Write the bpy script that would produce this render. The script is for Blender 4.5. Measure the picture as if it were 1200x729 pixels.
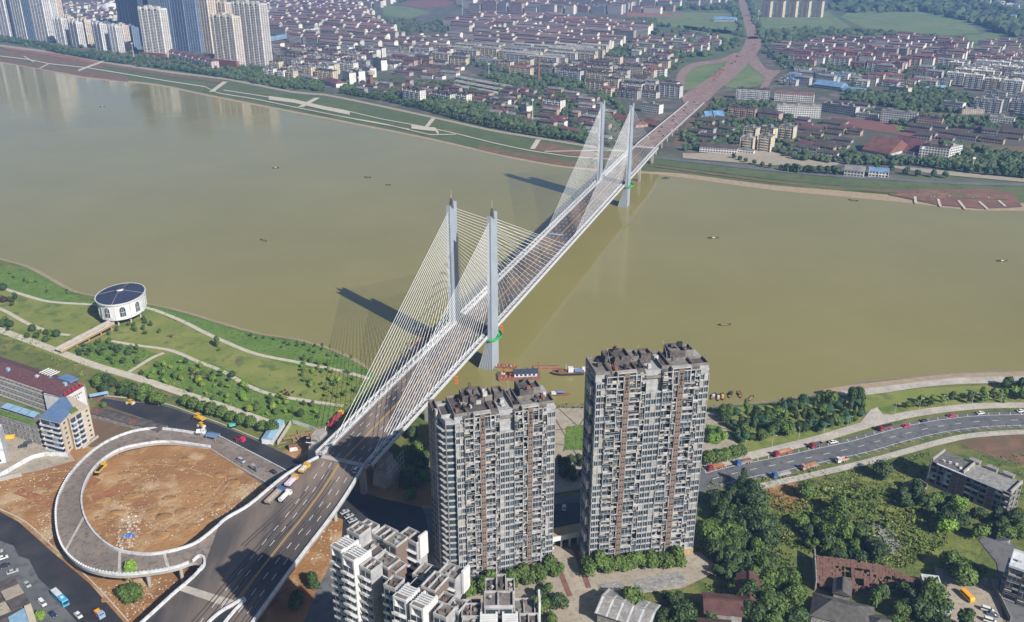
import bpy, bmesh, math, random
from mathutils import Vector, Matrix
random.seed(7)
R = random.Random(11)
SC = bpy.context.scene
for _o in list(bpy.data.objects): bpy.data.objects.remove(_o)

# ---------------------------------------------------------------- camera
CAM_H = 255.0; FPX = 1050.0; PITCH = math.radians(23.2); CX, CY = 600.0, 364.5
cam_d = bpy.data.cameras.new('camera'); cam = bpy.data.objects.new('camera', cam_d)
SC.collection.objects.link(cam)
cam.location = (0, 0, CAM_H); cam.rotation_euler = (math.radians(90) - PITCH, 0, 0)
cam_d.sensor_width = 36.0; cam_d.lens = FPX / 1200 * 36.0
cam_d.clip_start = 1.0; cam_d.clip_end = 60000.0
SC.camera = cam

# ---------------------------------------------------------------- light
SUN_EL = math.radians(35.0)
SUN_DIR = Vector((.66 * math.cos(SUN_EL), -.751 * math.cos(SUN_EL), math.sin(SUN_EL)))   # towards the sun
w = bpy.data.worlds.new('World'); SC.world = w; w.use_nodes = True
nt = w.node_tree; nt.nodes.clear()
wo = nt.nodes.new('ShaderNodeOutputWorld'); bg = nt.nodes.new('ShaderNodeBackground'); sky = nt.nodes.new('ShaderNodeTexSky')
sky.sky_type = 'NISHITA'; sky.sun_disc = False
sky.sun_elevation = SUN_EL; sky.sun_rotation = math.atan2(SUN_DIR.x, SUN_DIR.y) % (2 * math.pi)
sky.altitude = 100; sky.air_density = 1.0; sky.dust_density = 1.2; sky.ozone_density = 1.5
bg.inputs['Strength'].default_value = 0.054
nt.links.new(sky.outputs[0], bg.inputs['Color']); nt.links.new(bg.outputs[0], wo.inputs['Surface'])
sd = bpy.data.lights.new('sun', 'SUN'); sd.energy = 5.0; sd.angle = math.radians(.5); sd.color = (1, .94, .85)
sun = bpy.data.objects.new('sun', sd); SC.collection.objects.link(sun)
sun.rotation_euler = (-SUN_DIR).to_track_quat('-Z', 'Y').to_euler(); sun.location = (0, 0, 900)
SC.view_settings.view_transform = 'Standard'; SC.view_settings.look = 'None'
SC.view_settings.gamma = 1.0; SC.view_settings.use_curve_mapping = False
SC.view_settings.exposure = 0.55
SC.cycles.max_bounces = 6; SC.cycles.diffuse_bounces = 2; SC.cycles.glossy_bounces = 3
SC.cycles.transmission_bounces = 2; SC.cycles.volume_bounces = 0; SC.cycles.transparent_max_bounces = 6

GZ = 4.0      # ground level on the near bank
NZ = 7.0      # ground level on the far bank

# ---------------------------------------------------------------- geometry of the photograph -> the ground
CT, ST = math.cos(PITCH), math.sin(PITCH)
def at(px, py, z=GZ):
    dx = (px - CX) / FPX; dy = -(py - CY) / FPX
    d = (dx, CT + dy * ST, -ST + dy * CT)
    t = (z - CAM_H) / d[2]
    return Vector((d[0] * t, d[1] * t, z))
def proj(x, y, z):
    z -= CAM_H; zc = y * CT - z * ST; u = y * ST + z * CT
    return CX + FPX * x / zc, CY - FPX * u / zc
def height_to(y, py):                       # height at which ground distance y shows on photo row py
    dy = -(py - CY) / FPX
    return CAM_H + y * (-ST + dy * CT) / (CT + dy * ST)
def inpoly(x, y, poly):
    c = False; n = len(poly); j = n - 1
    for i in range(n):
        xi, yi = poly[i][0], poly[i][1]; xj, yj = poly[j][0], poly[j][1]
        if (yi > y) != (yj > y) and x < (xj - xi) * (y - yi) / (yj - yi) + xi: c = not c
        j = i
    return c
def smooth(pts, n=5):                       # Catmull-Rom through the points (any dimension)
    out = []; P = [pts[0]] + list(pts) + [pts[-1]]
    for i in range(1, len(P) - 2):
        p0, p1, p2, p3 = P[i - 1], P[i], P[i + 1], P[i + 2]
        for k in range(n):
            t = k / n
            out.append(tuple(.5 * ((2 * b) + (-a + c) * t + (2 * a - 5 * b + 4 * c - d) * t * t + (-a + 3 * b - 3 * c + d) * t ** 3)
                             for a, b, c, d in zip(p0, p1, p2, p3)))
    out.append(tuple(pts[-1])); return out
def resample(pts, n):
    pts = [Vector(p) for p in pts]; L = [0]
    for a, b in zip(pts, pts[1:]): L.append(L[-1] + (b - a).length)
    out = []; j = 0
    for i in range(n):
        s = L[-1] * i / (n - 1)
        while j < len(L) - 2 and L[j + 1] < s: j += 1
        t = (s - L[j]) / max(1e-6, L[j + 1] - L[j]); out.append(pts[j].lerp(pts[j + 1], min(1, t)))
    return out
def along(pts, step, start=0):              # (point, heading) every `step` metres along a polyline
    pts = [Vector(p) for p in pts]; out = []; need = start
    for a, b in zip(pts, pts[1:]):
        L = (b - a).length; h = math.atan2(b.y - a.y, b.x - a.x)
        while need <= L: out.append((a.lerp(b, need / max(L, 1e-6)), h)); need += step
        need -= L
    return out
def ribbon(pts, width):
    pts = [Vector(p) for p in pts]; L, Rr = [], []
    for i, p in enumerate(pts):
        a = pts[max(0, i - 1)]; b = pts[min(len(pts) - 1, i + 1)]; d = (b - a); d.z = 0; d.normalize()
        n = Vector((-d.y, d.x, 0)); L.append(p + n * width / 2); Rr.append(p - n * width / 2)
    return L, Rr
def pxl(seq, z=GZ, sm=0):
    pts = [tuple(at(p[0], p[1], p[2] if len(p) > 2 else z)) for p in seq]
    return smooth(pts, sm) if sm else pts

# ---------------------------------------------------------------- materials
def mat(name, c, rough=.8, c2=None, scale=.3, obj=False, island=0, bump=0, bscale=2.0, metal=0, spec=None,
        c3=None, scale3=None, stretch=None, contrast=(.35, .65)):
    m = bpy.data.materials.new(name); m.use_nodes = True; n = m.node_tree.nodes; l = m.node_tree.links
    b = n['Principled BSDF']; b.inputs['Roughness'].default_value = rough; b.inputs['Metallic'].default_value = metal
    if spec is not None: b.inputs['Specular IOR Level'].default_value = spec
    geo = n.new('ShaderNodeNewGeometry')
    def noise(s, det=5):
        t = n.new('ShaderNodeTexNoise'); t.inputs['Scale'].default_value = s; t.inputs['Detail'].default_value = det
        if stretch:
            mp = n.new('ShaderNodeMapping'); mp.inputs['Scale'].default_value = stretch[:3]; mp.inputs['Rotation'].default_value[2] = stretch[3]
            l.new(geo.outputs['Position'], mp.inputs['Vector']); l.new(mp.outputs[0], t.inputs['Vector'])
        else: l.new(geo.outputs['Position'], t.inputs['Vector'])
        return t
    def rgb(col):
        r = n.new('ShaderNodeRGB'); r.outputs[0].default_value = (*col, 1); return r.outputs[0]
    if obj:
        oi = n.new('ShaderNodeObjectInfo'); base = oi.outputs['Color']
    else: base = rgb(c)
    def mixer(kind, fac, a, bb):
        mx = n.new('ShaderNodeMix'); mx.data_type = 'RGBA'; mx.blend_type = kind
        if isinstance(fac, (int, float)): mx.inputs[0].default_value = fac
        else: l.new(fac, mx.inputs[0])
        l.new(a, mx.inputs[6]); l.new(bb, mx.inputs[7]); return mx.outputs[2]
    if c2 is not None:
        t = noise(scale); mr = n.new('ShaderNodeMapRange'); l.new(t.outputs[0], mr.inputs[0])
        mr.inputs[1].default_value = contrast[0]; mr.inputs[2].default_value = contrast[1]
        if obj: base = mixer('MULTIPLY', mr.outputs[0], base, rgb(c2))
        else: base = mixer('MIX', mr.outputs[0], base, rgb(c2))
    if c3 is not None:
        t = noise(scale3); mr = n.new('ShaderNodeMapRange'); l.new(t.outputs[0], mr.inputs[0])
        mr.inputs[1].default_value = .5; mr.inputs[2].default_value = .68
        base = mixer('MIX', mr.outputs[0], base, rgb(c3))
    if island:
        mr = n.new('ShaderNodeMapRange'); l.new(geo.outputs['Random Per Island'], mr.inputs[0])
        mr.inputs[3].default_value = 1 - island; mr.inputs[4].default_value = 1 + island
        hs = n.new('ShaderNodeHueSaturation'); l.new(base, hs.inputs['Color']); l.new(mr.outputs[0], hs.inputs['Value']); base = hs.outputs[0]
    l.new(base, b.inputs['Base Color'])
    if bump:
        t = noise(bscale, 3); bp = n.new('ShaderNodeBump'); bp.inputs['Strength'].default_value = bump; bp.inputs['Distance'].default_value = .5
        l.new(t.outputs[0], bp.inputs['Height']); l.new(bp.outputs[0], b.inputs['Normal'])
    return m
M = {}
def mk(k, *a, **kw): M[k] = mat(k, *a, **kw)
mk('white', (.60, .62, .65), .5, c2=(.50, .52, .55), scale=.15, c3=(.38, .39, .41), scale3=.5)
mk('white_paint', (.62, .63, .64), .5, c2=(.52, .52, .53), scale=.35)
mk('pylon', (.31, .355, .415), .55, c2=(.27, .31, .37), scale=.12)
mk('frame_white', (.44, .44, .445), .5, c2=(.29, .285, .28), scale=.4)
mk('penthouse', (.062, .054, .056), .85, c2=(.11, .095, .09), scale=.6)  # near-black because shade on the tower roof boxes is put into the colour
mk('cable', (.86, .88, .90), .4)
mk('steel', (.55, .57, .6), .45, c2=(.4, .42, .45), scale=.5)
mk('green_paint', (.04, .38, .10), .5, c2=(.03, .28, .08), scale=.5)
mk('asphalt', (.065, .058, .056), .85, c2=(.205, .16, .13), scale=.035, c3=(.035, .034, .038), scale3=.045, bump=.2, bscale=3, stretch=(1.6, .35, 1, .34), contrast=(.38, .62))
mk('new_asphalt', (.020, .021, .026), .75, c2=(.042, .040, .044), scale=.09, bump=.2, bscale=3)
mk('road_grey', (.10, .105, .115), .85, c2=(.14, .14, .145), scale=.06, c3=(.075, .08, .09), scale3=.3)
mk('ramp_concrete', (.235, .195, .165), .85, c2=(.17, .14, .12), scale=.12, c3=(.12, .10, .09), scale3=.5)
mk('concrete', (.36, .34, .31), .85, c2=(.26, .25, .235), scale=.2)
mk('pale_concrete', (.46, .43, .38), .85, c2=(.36, .33, .29), scale=.1, c3=(.3, .28, .25), scale3=.6)
mk('path', (.50, .46, .38), .85, c2=(.42, .38, .31), scale=.3)
mk('line', (.75, .75, .73), .6, c2=(.5, .5, .5), scale=1.2)
mk('yellow_line', (.55, .36, .12), .6)
mk('dirt', (.33, .175, .068), .95, c2=(.22, .105, .038), scale=.03, c3=(.42, .30, .17), scale3=.08, bump=.9, bscale=.6)
mk('road_pink', (.21, .155, .135), .9, c2=(.20, .125, .105), scale=.05, c3=(.32, .22, .19), scale3=.12)
mk('red_soil', (.20, .09, .07), .95, c2=(.26, .12, .08), scale=.1, bump=.5, bscale=.4)
mk('brown_soil', (.14, .088, .055), .95, c2=(.11, .085, .045), scale=.05, c3=(.2, .11, .07), scale3=.12, bump=.4, bscale=.3)
mk('lawn', (.150, .185, .035), .95, c2=(.215, .225, .06), scale=.06, c3=(.085, .135, .022), scale3=.12, bump=.7, bscale=1.2)
mk('lush_grass', (.085, .165, .022), .95, c2=(.13, .20, .035), scale=.12, c3=(.05, .11, .015), scale3=.5, bump=.8, bscale=1.2)
mk('rough_grass', (.095, .125, .025), .95, c2=(.16, .155, .045), scale=.06, c3=(.05, .09, .018), scale3=.16, bump=.8, bscale=.8)
mk('far_lawn', (.065, .100, .032), .95, c2=(.095, .115, .045), scale=.03, c3=(.05, .08, .03), scale3=.12)
mk('field', (.10, .16, .05), .95, c2=(.14, .18, .075), scale=.008, c3=(.08, .12, .04), scale3=.03)
mk('town_ground', (.085, .078, .07), .95, c2=(.05, .07, .038), scale=.02, c3=(.15, .13, .11), scale3=.05)
mk('far_ground', (.07, .10, .045), .95, c2=(.10, .12, .06), scale=.004, c3=(.045, .07, .03), scale3=.012)
mk('weedy', (.105, .135, .025), .95, c2=(.19, .20, .045), scale=.1, c3=(.07, .11, .018), scale3=.25, bump=.9, bscale=1)
mk('sand', (.34, .27, .19), .95, c2=(.28, .21, .13), scale=.2, bump=.4, bscale=1)
mk('tan_paving', (.36, .315, .25), .85, c2=(.30, .26, .205), scale=.15, c3=(.24, .21, .17), scale3=.6)
mk('maroon_paving', (.16, .075, .06), .85, c2=(.2, .1, .08), scale=.5)
mk('court', (.19, .075, .07), .9, c2=(.15, .07, .06), scale=.03)
mk('rubble', (.42, .36, .30), .95, c2=(.3, .24, .18), scale=1, island=.35)
mk('leaf', (.06, .11, .025), .7, c2=(.62, .70, .55), scale=.25, obj=True, island=.38, contrast=(.3, .7))
mk('leaf_fixed', (.034, .066, .022), .75, c2=(.055, .085, .028), scale=.02, island=.35)
mk('curtain', (.34, .33, .30), .6, c2=(.2, .21, .22), scale=.5); mk('tyre_mark', (.038, .035, .036), .8, c2=(.07, .06, .055), scale=.2); mk('laundry', (.27, .24, .26), .8, island=.6)
mk('bark', (.10, .075, .05), .9)
mk('wall', (.6, .58, .54), .8, c2=(.78, .76, .74), scale=.12, obj=True)
mk('roof', (.3, .1, .1), .85, c2=(.62, .60, .60), scale=.12, obj=True, bump=.3, bscale=1.5)
mk('glass', (.018, .028, .042), .22, spec=.3, c2=(.06, .085, .11), scale=.3)
mk('far_glass', (.04, .05, .07), .35)
mk('tint_glass', (.042, .062, .085), .3, spec=.22, c2=(.018, .028, .042), scale=.35, contrast=(.42, .58))
mk('tile_brown', (.17, .125, .105), .8, c2=(.14, .10, .085), scale=1.5)
mk('roof_dark', (.055, .048, .048), .9, c2=(.10, .085, .08), scale=.35)  # colour deepened to carry the shade lying over the tower roofs
mk('roof_mid', (.20, .185, .17), .9, c2=(.13, .12, .115), scale=.5)
mk('tower_wall', (.36, .365, .38), .7, c2=(.25, .255, .27), scale=.5)
mk('bay_wall', (.14, .13, .125), .8, c2=(.06, .06, .06), scale=.8)  # kept dark so the colour itself carries the shade deep in the bays
mk('awning_tan', (.40, .35, .28), .8, c2=(.28, .24, .2), scale=1)
mk('gold_stone', (.42, .29, .12), .8, c2=(.3, .2, .1), scale=.8)
mk('black', (.02, .02, .022), .6)
mk('tyre', (.02, .02, .02), .85)
mk('slate_roof', (.022, .030, .065), .6, c2=(.04, .045, .075), scale=.8)
mk('blue_roof', (.13, .21, .36), .5, c2=(.10, .17, .3), scale=.3)
mk('sky_blue', (.26, .42, .56), .5, c2=(.2, .33, .46), scale=.5)
mk('orange', (.62, .13, .03), .5); mk('red', (.45, .03, .03), .5); mk('yellow', (.70, .42, .02), .5)
mk('paint', (.5, .5, .5), .3, obj=True)
mk('rust', (.24, .10, .055), .85, c2=(.14, .07, .05), scale=.5)
mk('tile_red', (.115, .050, .042), .85, c2=(.075, .036, .034), scale=.35, bump=.5, bscale=2)
mk('tile_old', (.11, .055, .042), .95, c2=(.16, .09, .07), scale=.7, bump=.6, bscale=3)
mk('tile_grey', (.065, .062, .06), .9, c2=(.10, .095, .09), scale=.5, bump=.5, bscale=2)
mk('wood', (.30, .19, .10), .8)
mk('skin', (.45, .28, .2), .6)
mk('weathered', (.26, .255, .25), .9, c2=(.16, .155, .15), scale=.4, c3=(.36, .35, .34), scale3=.8)

def water_mat():
    m = bpy.data.materials.new('river_water'); m.use_nodes = True; n = m.node_tree.nodes; l = m.node_tree.links
    b = n['Principled BSDF']; b.inputs['Roughness'].default_value = .13; b.inputs['IOR'].default_value = 1.33
    g = n.new('ShaderNodeNewGeometry')
    t = n.new('ShaderNodeTexNoise'); t.inputs['Scale'].default_value = .0035; t.inputs['Detail'].default_value = 4; l.new(g.outputs['Position'], t.inputs['Vector'])
    cr = n.new('ShaderNodeValToRGB'); l.new(t.outputs[0], cr.inputs[0])
    t.inputs['Scale'].default_value = .006; t.inputs['Detail'].default_value = 9; t.inputs['Roughness'].default_value = .62
    cr.color_ramp.elements[0].position = .3; cr.color_ramp.elements[1].position = .7
    cr.color_ramp.elements[0].color = (.204, .184, .060, 1); cr.color_ramp.elements[1].color = (.240, .214, .080, 1)
    l.new(cr.outputs[0], b.inputs['Base Color'])
    t3 = n.new('ShaderNodeTexNoise'); t3.inputs['Scale'].default_value = .012; t3.inputs['Detail'].default_value = 6; l.new(g.outputs['Position'], t3.inputs['Vector']); mr = n.new('ShaderNodeMapRange'); l.new(t3.outputs[0], mr.inputs[0]); mr.inputs[1].default_value = .35; mr.inputs[2].default_value = .65; mr.inputs[3].default_value = .07; mr.inputs[4].default_value = .15; l.new(mr.outputs[0], b.inputs['Roughness'])
    t2 = n.new('ShaderNodeTexNoise'); t2.inputs['Scale'].default_value = .35; t2.inputs['Detail'].default_value = 4; l.new(g.outputs['Position'], t2.inputs['Vector'])
    bp = n.new('ShaderNodeBump'); bp.inputs['Strength'].default_value = .10; bp.inputs['Distance'].default_value = .35
    l.new(t2.outputs[0], bp.inputs['Height']); l.new(bp.outputs[0], b.inputs['Normal'])
    return m
M['river_water'] = water_mat()

# ---------------------------------------------------------------- mesh builder
class MB:
    def __init__(s, mats): s.v = []; s.f = []; s.m = []; s.mats = mats if isinstance(mats, (list, tuple)) else [mats]
    def face(s, pts, m=0):
        k = len(s.v); s.v += [tuple(p) for p in pts]; s.f.append(tuple(range(k, k + len(pts)))); s.m.append(m)
    def hexa(s, p, m=0):                     # 8 corners: bottom 4 ccw, top 4 ccw
        k = len(s.v); s.v += [tuple(q) for q in p]
        for f in ((3, 2, 1, 0), (4, 5, 6, 7), (0, 1, 5, 4), (1, 2, 6, 5), (2, 3, 7, 6), (3, 0, 4, 7)):
            s.f.append(tuple(k + i for i in f)); s.m.append(m)
    def box(s, x0, y0, z0, x1, y1, z1, m=0): # axis-aligned by corners
        s.hexa([(x0, y0, z0), (x1, y0, z0), (x1, y1, z0), (x0, y1, z0), (x0, y0, z1), (x1, y0, z1), (x1, y1, z1), (x0, y1, z1)], m)
    def rbox(s, cx, cy, z0, lx, ly, h, a=0, m=0, top=1.0):
        c, q = math.cos(a), math.sin(a); P = []
        for z, k in ((z0, 1), (z0 + h, top)):
            for sx, sy in ((-1, -1), (1, -1), (1, 1), (-1, 1)):
                X, Y = sx * lx / 2 * k, sy * ly / 2 * k; P.append((cx + X * c - Y * q, cy + X * q + Y * c, z))
        s.hexa(P, m)
    def prism(s, poly, z0, z1, m=0, mt=None, scale=1.0):
        n = len(poly); area = sum(poly[i][0] * poly[(i + 1) % n][1] - poly[(i + 1) % n][0] * poly[i][1] for i in range(n))
        if area < 0: poly = poly[::-1]
        cx = sum(p[0] for p in poly) / n; cy = sum(p[1] for p in poly) / n; k = len(s.v)
        s.v += [(p[0], p[1], z0) for p in poly] + [(cx + (p[0] - cx) * scale, cy + (p[1] - cy) * scale, z1) for p in poly]
        for i in range(n): j = (i + 1) % n; s.f.append((k + i, k + j, k + n + j, k + n + i)); s.m.append(m)
        s.f.append(tuple(range(k + n, k + 2 * n))); s.m.append(m if mt is None else mt)
        s.f.append(tuple(range(k + n - 1, k - 1, -1))); s.m.append(m)
    def cyl(s, x, y, z0, z1, r0, r1=None, n=8, m=0, mt=None):
        r1 = r0 if r1 is None else r1; k = len(s.v)
        for z, r in ((z0, r0), (z1, r1)):
            s.v += [(x + r * math.cos(2 * math.pi * i / n), y + r * math.sin(2 * math.pi * i / n), z) for i in range(n)]
        for i in range(n): j = (i + 1) % n; s.f.append((k + i, k + j, k + n + j, k + n + i)); s.m.append(m)
        s.f.append(tuple(range(k + n, k + 2 * n))); s.m.append(m if mt is None else mt)
        s.f.append(tuple(range(k + n - 1, k - 1, -1))); s.m.append(m)
    def tube(s, p, q, r, n=5, m=0, r2=None):
        p = Vector(p); q = Vector(q); d = (q - p).normalized(); u = d.orthogonal().normalized(); w_ = d.cross(u); k = len(s.v); r2 = r if r2 is None else r2
        for c, rr in ((p, r), (q, r2)):
            s.v += [tuple(c + (u * math.cos(2 * math.pi * i / n) + w_ * math.sin(2 * math.pi * i / n)) * rr) for i in range(n)]
        for i in range(n): j = (i + 1) % n; s.f.append((k + i, k + j, k + n + j, k + n + i)); s.m.append(m)
        s.f.append(tuple(range(k + n, k + 2 * n))); s.m.append(m); s.f.append(tuple(range(k + n - 1, k - 1, -1))); s.m.append(m)
    def beam(s, p, q, wd, h, m=0):           # rectangular bar standing h above the line p-q
        p = Vector(p); q = Vector(q); d = q - p; d.z = 0; d.normalize(); n = Vector((-d.y, d.x, 0)) * wd / 2; u = Vector((0, 0, h))
        s.hexa([p - n, q - n, q + n, p + n, p - n + u, q - n + u, q + n + u, p + n + u], m)
    def strip(s, A, B, m=0):
        k = len(s.v); s.v += [tuple(a) for a in A] + [tuple(b) for b in B]; n = len(A)
        for i in range(n - 1): s.f.append((k + n + i, k + n + i + 1, k + i + 1, k + i)); s.m.append(m)
    def wall(s, pts, wd, h, m=0):            # continuous low wall along a 3-D polyline
        L, Rr = ribbon(pts, wd); n = len(pts); k = len(s.v)
        for a, b in zip(L, Rr):
            z = Vector((0, 0, h)); s.v += [tuple(b), tuple(a), tuple(a + z), tuple(b + z)]
        for i in range(n - 1):
            o = k + 4 * i
            for a, b in ((1, 2), (2, 3), (3, 0), (0, 1)): s.f.append((o + a, o + 4 + a, o + 4 + b, o + b)); s.m.append(m)
        s.f.append((k + 3, k + 2, k + 1, k)); s.m.append(m); o = k + 4 * (n - 1); s.f.append((o, o + 1, o + 2, o + 3)); s.m.append(m)
    def gable(s, x0, y0, x1, y1, z, h, m=0, over=.5, mg=None):   # ridge along x
        x0 -= over; x1 += over; y0 -= over; y1 += over; ym = (y0 + y1) / 2; t = .18
        s.face([(x0, y0, z), (x1, y0, z), (x1, ym, z + h), (x0, ym, z + h)], m); s.face([(x1, y1, z), (x0, y1, z), (x0, ym, z + h), (x1, ym, z + h)], m)
        s.face([(x0, y0, z - t), (x0, y1, z - t), (x1, y1, z - t), (x1, y0, z - t)], m)
        s.face([(x0, y0, z - t), (x1, y0, z - t), (x1, y0, z), (x0, y0, z)], m); s.face([(x1, y1, z - t), (x0, y1, z - t), (x0, y1, z), (x1, y1, z)], m)
        g = m if mg is None else mg
        s.face([(x0, y1, z - t), (x0, y0, z - t), (x0, y0, z), (x0, ym, z + h), (x0, y1, z)], g); s.face([(x1, y0, z - t), (x1, y1, z - t), (x1, y1, z), (x1, ym, z + h), (x1, y0, z)], g)
    def hip(s, x0, y0, x1, y1, z, h, m=0, over=.5):
        x0 -= over; x1 += over; y0 -= over; y1 += over; ym = (y0 + y1) / 2; i = min((y1 - y0) / 2, (x1 - x0) / 2 - .1); a, b = (x0 + i, ym, z + h), (x1 - i, ym, z + h)
        s.face([(x0, y0, z), (x1, y0, z), b, a], m); s.face([(x1, y1, z), (x0, y1, z), a, b], m); s.face([(x0, y1, z), (x0, y0, z), a], m); s.face([(x1, y0, z), (x1, y1, z), b], m)
        s.face([(x0, y0, z), (x0, y1, z), (x1, y1, z), (x1, y0, z)], m)
    def ico(s, c, r, m=0, sub=1, jit=0, rnd=None):
        bm = bmesh.new(); bmesh.ops.create_icosphere(bm, subdivisions=sub, radius=1); k = len(s.v)
        rx, ry, rz = r if isinstance(r, tuple) else (r, r, r)
        for v in bm.verts:
            j = 1 + (rnd.uniform(-jit, jit) if jit else 0); s.v.append((c[0] + v.co.x * rx * j, c[1] + v.co.y * ry * j, c[2] + v.co.z * rz * j))
        for f in bm.faces: s.f.append(tuple(k + v.index for v in f.verts)); s.m.append(m)
        bm.free()
    def mesh(s, name, smooth_=False):
        me = bpy.data.meshes.new(name); me.from_pydata(s.v, [], s.f)
        for mm in s.mats: me.materials.append(M[mm] if isinstance(mm, str) else mm)
        if len(s.mats) > 1: me.polygons.foreach_set('material_index', s.m)
        if smooth_: me.polygons.foreach_set('use_smooth', [True] * len(me.polygons))
        me.update(); return me
    def build(s, name, parent=None, off=None, kind=None, smooth_=False, color=None):
        if off is None and parent is not None and parent.get('_w'): off = parent.location
        if off is not None: s.v = [(x - off[0], y - off[1], z - off[2]) for x, y, z in s.v]
        o = bpy.data.objects.new(name, s.mesh(name, smooth_)); SC.collection.objects.link(o)
        if parent is not None: o.parent = parent
        if kind: o['kind'] = kind
        if color: o.color = (*color, 1)
        return o
def put(name, me, parent=None, loc=(0, 0, 0), rz=0, scale=None, color=None):
    o = bpy.data.objects.new(name, me); SC.collection.objects.link(o); o.location = loc; o.rotation_euler[2] = rz
    if parent is not None: o.parent = parent
    if scale: o.scale = scale
    if color: o.color = (*color, 1)
    return o
REG = []
def tag(o, label, cat, group=None, place=None, px=None):
    o['category'] = cat
    if group: o['group'] = group
    REG.append((o, label, place or ''))
    return o
def thing(name, label, cat, loc=(0, 0, 0), rz=0, group=None, place=None, world=False):
    o = bpy.data.objects.new(name, None); SC.collection.objects.link(o); o.location = loc; o.rotation_euler[2] = rz
    o.empty_display_size = .5
    if world: o['_w'] = 1
    return tag(o, label, cat, group, place)
def copy_tree(o, parent=None, color=None, colmap=None):
    c = o.copy(); SC.collection.objects.link(c); c.parent = parent
    if colmap and o.name.split('.')[0] in colmap: c.color = (*colmap[o.name.split('.')[0]], 1)
    for ch in o.children: copy_tree(ch, c, color, colmap)
    return c
def structure(name, mb, smooth_=False):
    o = mb.build(name, smooth_=smooth_); o['kind'] = 'structure'; return o
def sheet(name, pts, material, dz=0, kind='structure'):
    mb = MB(material); pts = [(p[0], p[1], p[2] + dz) for p in pts]; n = len(pts)
    a = sum(pts[i][0] * pts[(i + 1) % n][1] - pts[(i + 1) % n][0] * pts[i][1] for i in range(n))
    if a < 0: pts = pts[::-1]
    mb.face(pts)
    me = mb.mesh(name); bm = bmesh.new(); bm.from_mesh(me); bmesh.ops.triangulate(bm, faces=bm.faces, ngon_method='EAR_CLIP'); bm.to_mesh(me); bm.free()
    o = bpy.data.objects.new(name, me); SC.collection.objects.link(o); o['kind'] = kind; return o
ORD = ['', 'first', 'second', 'third', 'fourth', 'fifth', 'sixth', 'seventh', 'eighth', 'ninth', 'tenth', 'eleventh', 'twelfth', 'thirteenth', 'fourteenth', 'fifteenth', 'sixteenth', 'seventeenth', 'eighteenth', 'nineteenth', 'twentieth']
def ordw(n):
    if n <= 20: return ORD[n]
    t = ['', '', 'twenty', 'thirty', 'forty', 'fifty', 'sixty', 'seventy', 'eighty', 'ninety'][n // 10]
    return (t + '-' + ORD[n % 10]) if n % 10 else t[:-1] + 'ieth'
def finish_labels():
    by = {}
    for o, lab, place in REG: by.setdefault((lab, place), []).append(o)
    for (lab, place), obs in by.items():
        base = (lab + ' ' + place).strip()
        if len(obs) == 1: obs[0]['label'] = base; continue
        def key(o): p = o.matrix_world.translation if o.parent else o.location; return proj(p.x, p.y, p.z)
        ks = sorted(((key(o), i) for i, o in enumerate(obs)))
        n = len(ks)
        for r, (_, i) in enumerate(ks):
            e = ('leftmost' if r == 0 else 'rightmost' if r == n - 1 else ordw(r + 1) + ' from left')
            obs[i]['label'] = base + ', ' + e
            if 'group' not in obs[i].keys(): obs[i]['group'] = base
# ================================================================ GROUND, WATER, BANKS
mb = MB('river_water'); mb.face([(-3200, -300, 0), (3200, -300, 0), (3200, 2600, 0), (-3200, 2600, 0)]); structure('river_water', mb)

# ---- near bank
shore_s = [(-120, 262), (-60, 280), (0, 302), (35, 312), (62, 326), (88, 340), (112, 346), (150, 352), (178, 356), (215, 364), (262, 378), (305, 390), (350, 397), (392, 409), (425, 425), (450, 452), (500, 470), (560, 472), (650, 474), (700, 476), (800, 478), (850, 473), (893, 470), (940, 463), (975, 456), (1010, 447), (1060, 441), (1120, 436), (1200, 434), (1300, 432)]
S0 = smooth([tuple(at(x, y, 0)) for x, y in shore_s], 4)
def inland(pts, d, z):                       # shift a shore line away from the water
    L, Rr = ribbon(pts, 2 * d); return [(p[0], p[1], z) for p in Rr]
S1 = inland(S0, 4.5, 1.2); S2 = inland(S0, 13, GZ)
Sm = [(p[0], p[1], -1.2) for p in S0]
mb = MB('sand'); mb.strip(Sm, S0); mb.strip(S0, S1); structure('river_beach', mb)
mb = MB('lush_grass'); mb.strip(S1, S2); structure('grass_bank', mb)
sheet('near_ground', S2 + [(1500, 560, GZ), (1500, -200, GZ), (-1500, -200, GZ), (-1500, 900, GZ)], 'rough_grass')
mk('bank_soil', (.13, .07, .06), .95, c2=(.17, .085, .065), scale=.06, bump=.4, bscale=.5)
mk('red_earth', (.25, .085, .04), .95, c2=(.3, .15, .06), scale=.3, bump=.6, bscale=1); mk('pale_track', (.40, .27, .15), .95, c2=(.28, .15, .06), scale=.6)
def patch(name, px, material, lvl, sm=0, z=GZ):
    pts = pxl(px, z)
    if sm: pts = smooth(pts + [pts[0]], sm)[:-1]
    return sheet(name, pts, material, dz=.05 * lvl)
def path(name, px, width, material, lvl, sm=5, z=GZ):
    L, Rr = ribbon(pxl(px, z, sm), width); mb = MB(material)
    mb.strip([(p[0], p[1], p[2] + .05 * lvl) for p in L], [(p[0], p[1], p[2] + .05 * lvl) for p in Rr]); return structure(name, mb)
patch('park_lawn', [(-60, 310), (0, 330), (60, 345), (110, 360), (170, 362), (215, 380), (300, 398), (350, 404), (400, 420), (440, 440), (470, 470), (420, 520), (330, 512), (250, 476), (150, 445), (100, 430), (0, 396), (-60, 380)], 'lawn', 1, 3)
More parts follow.
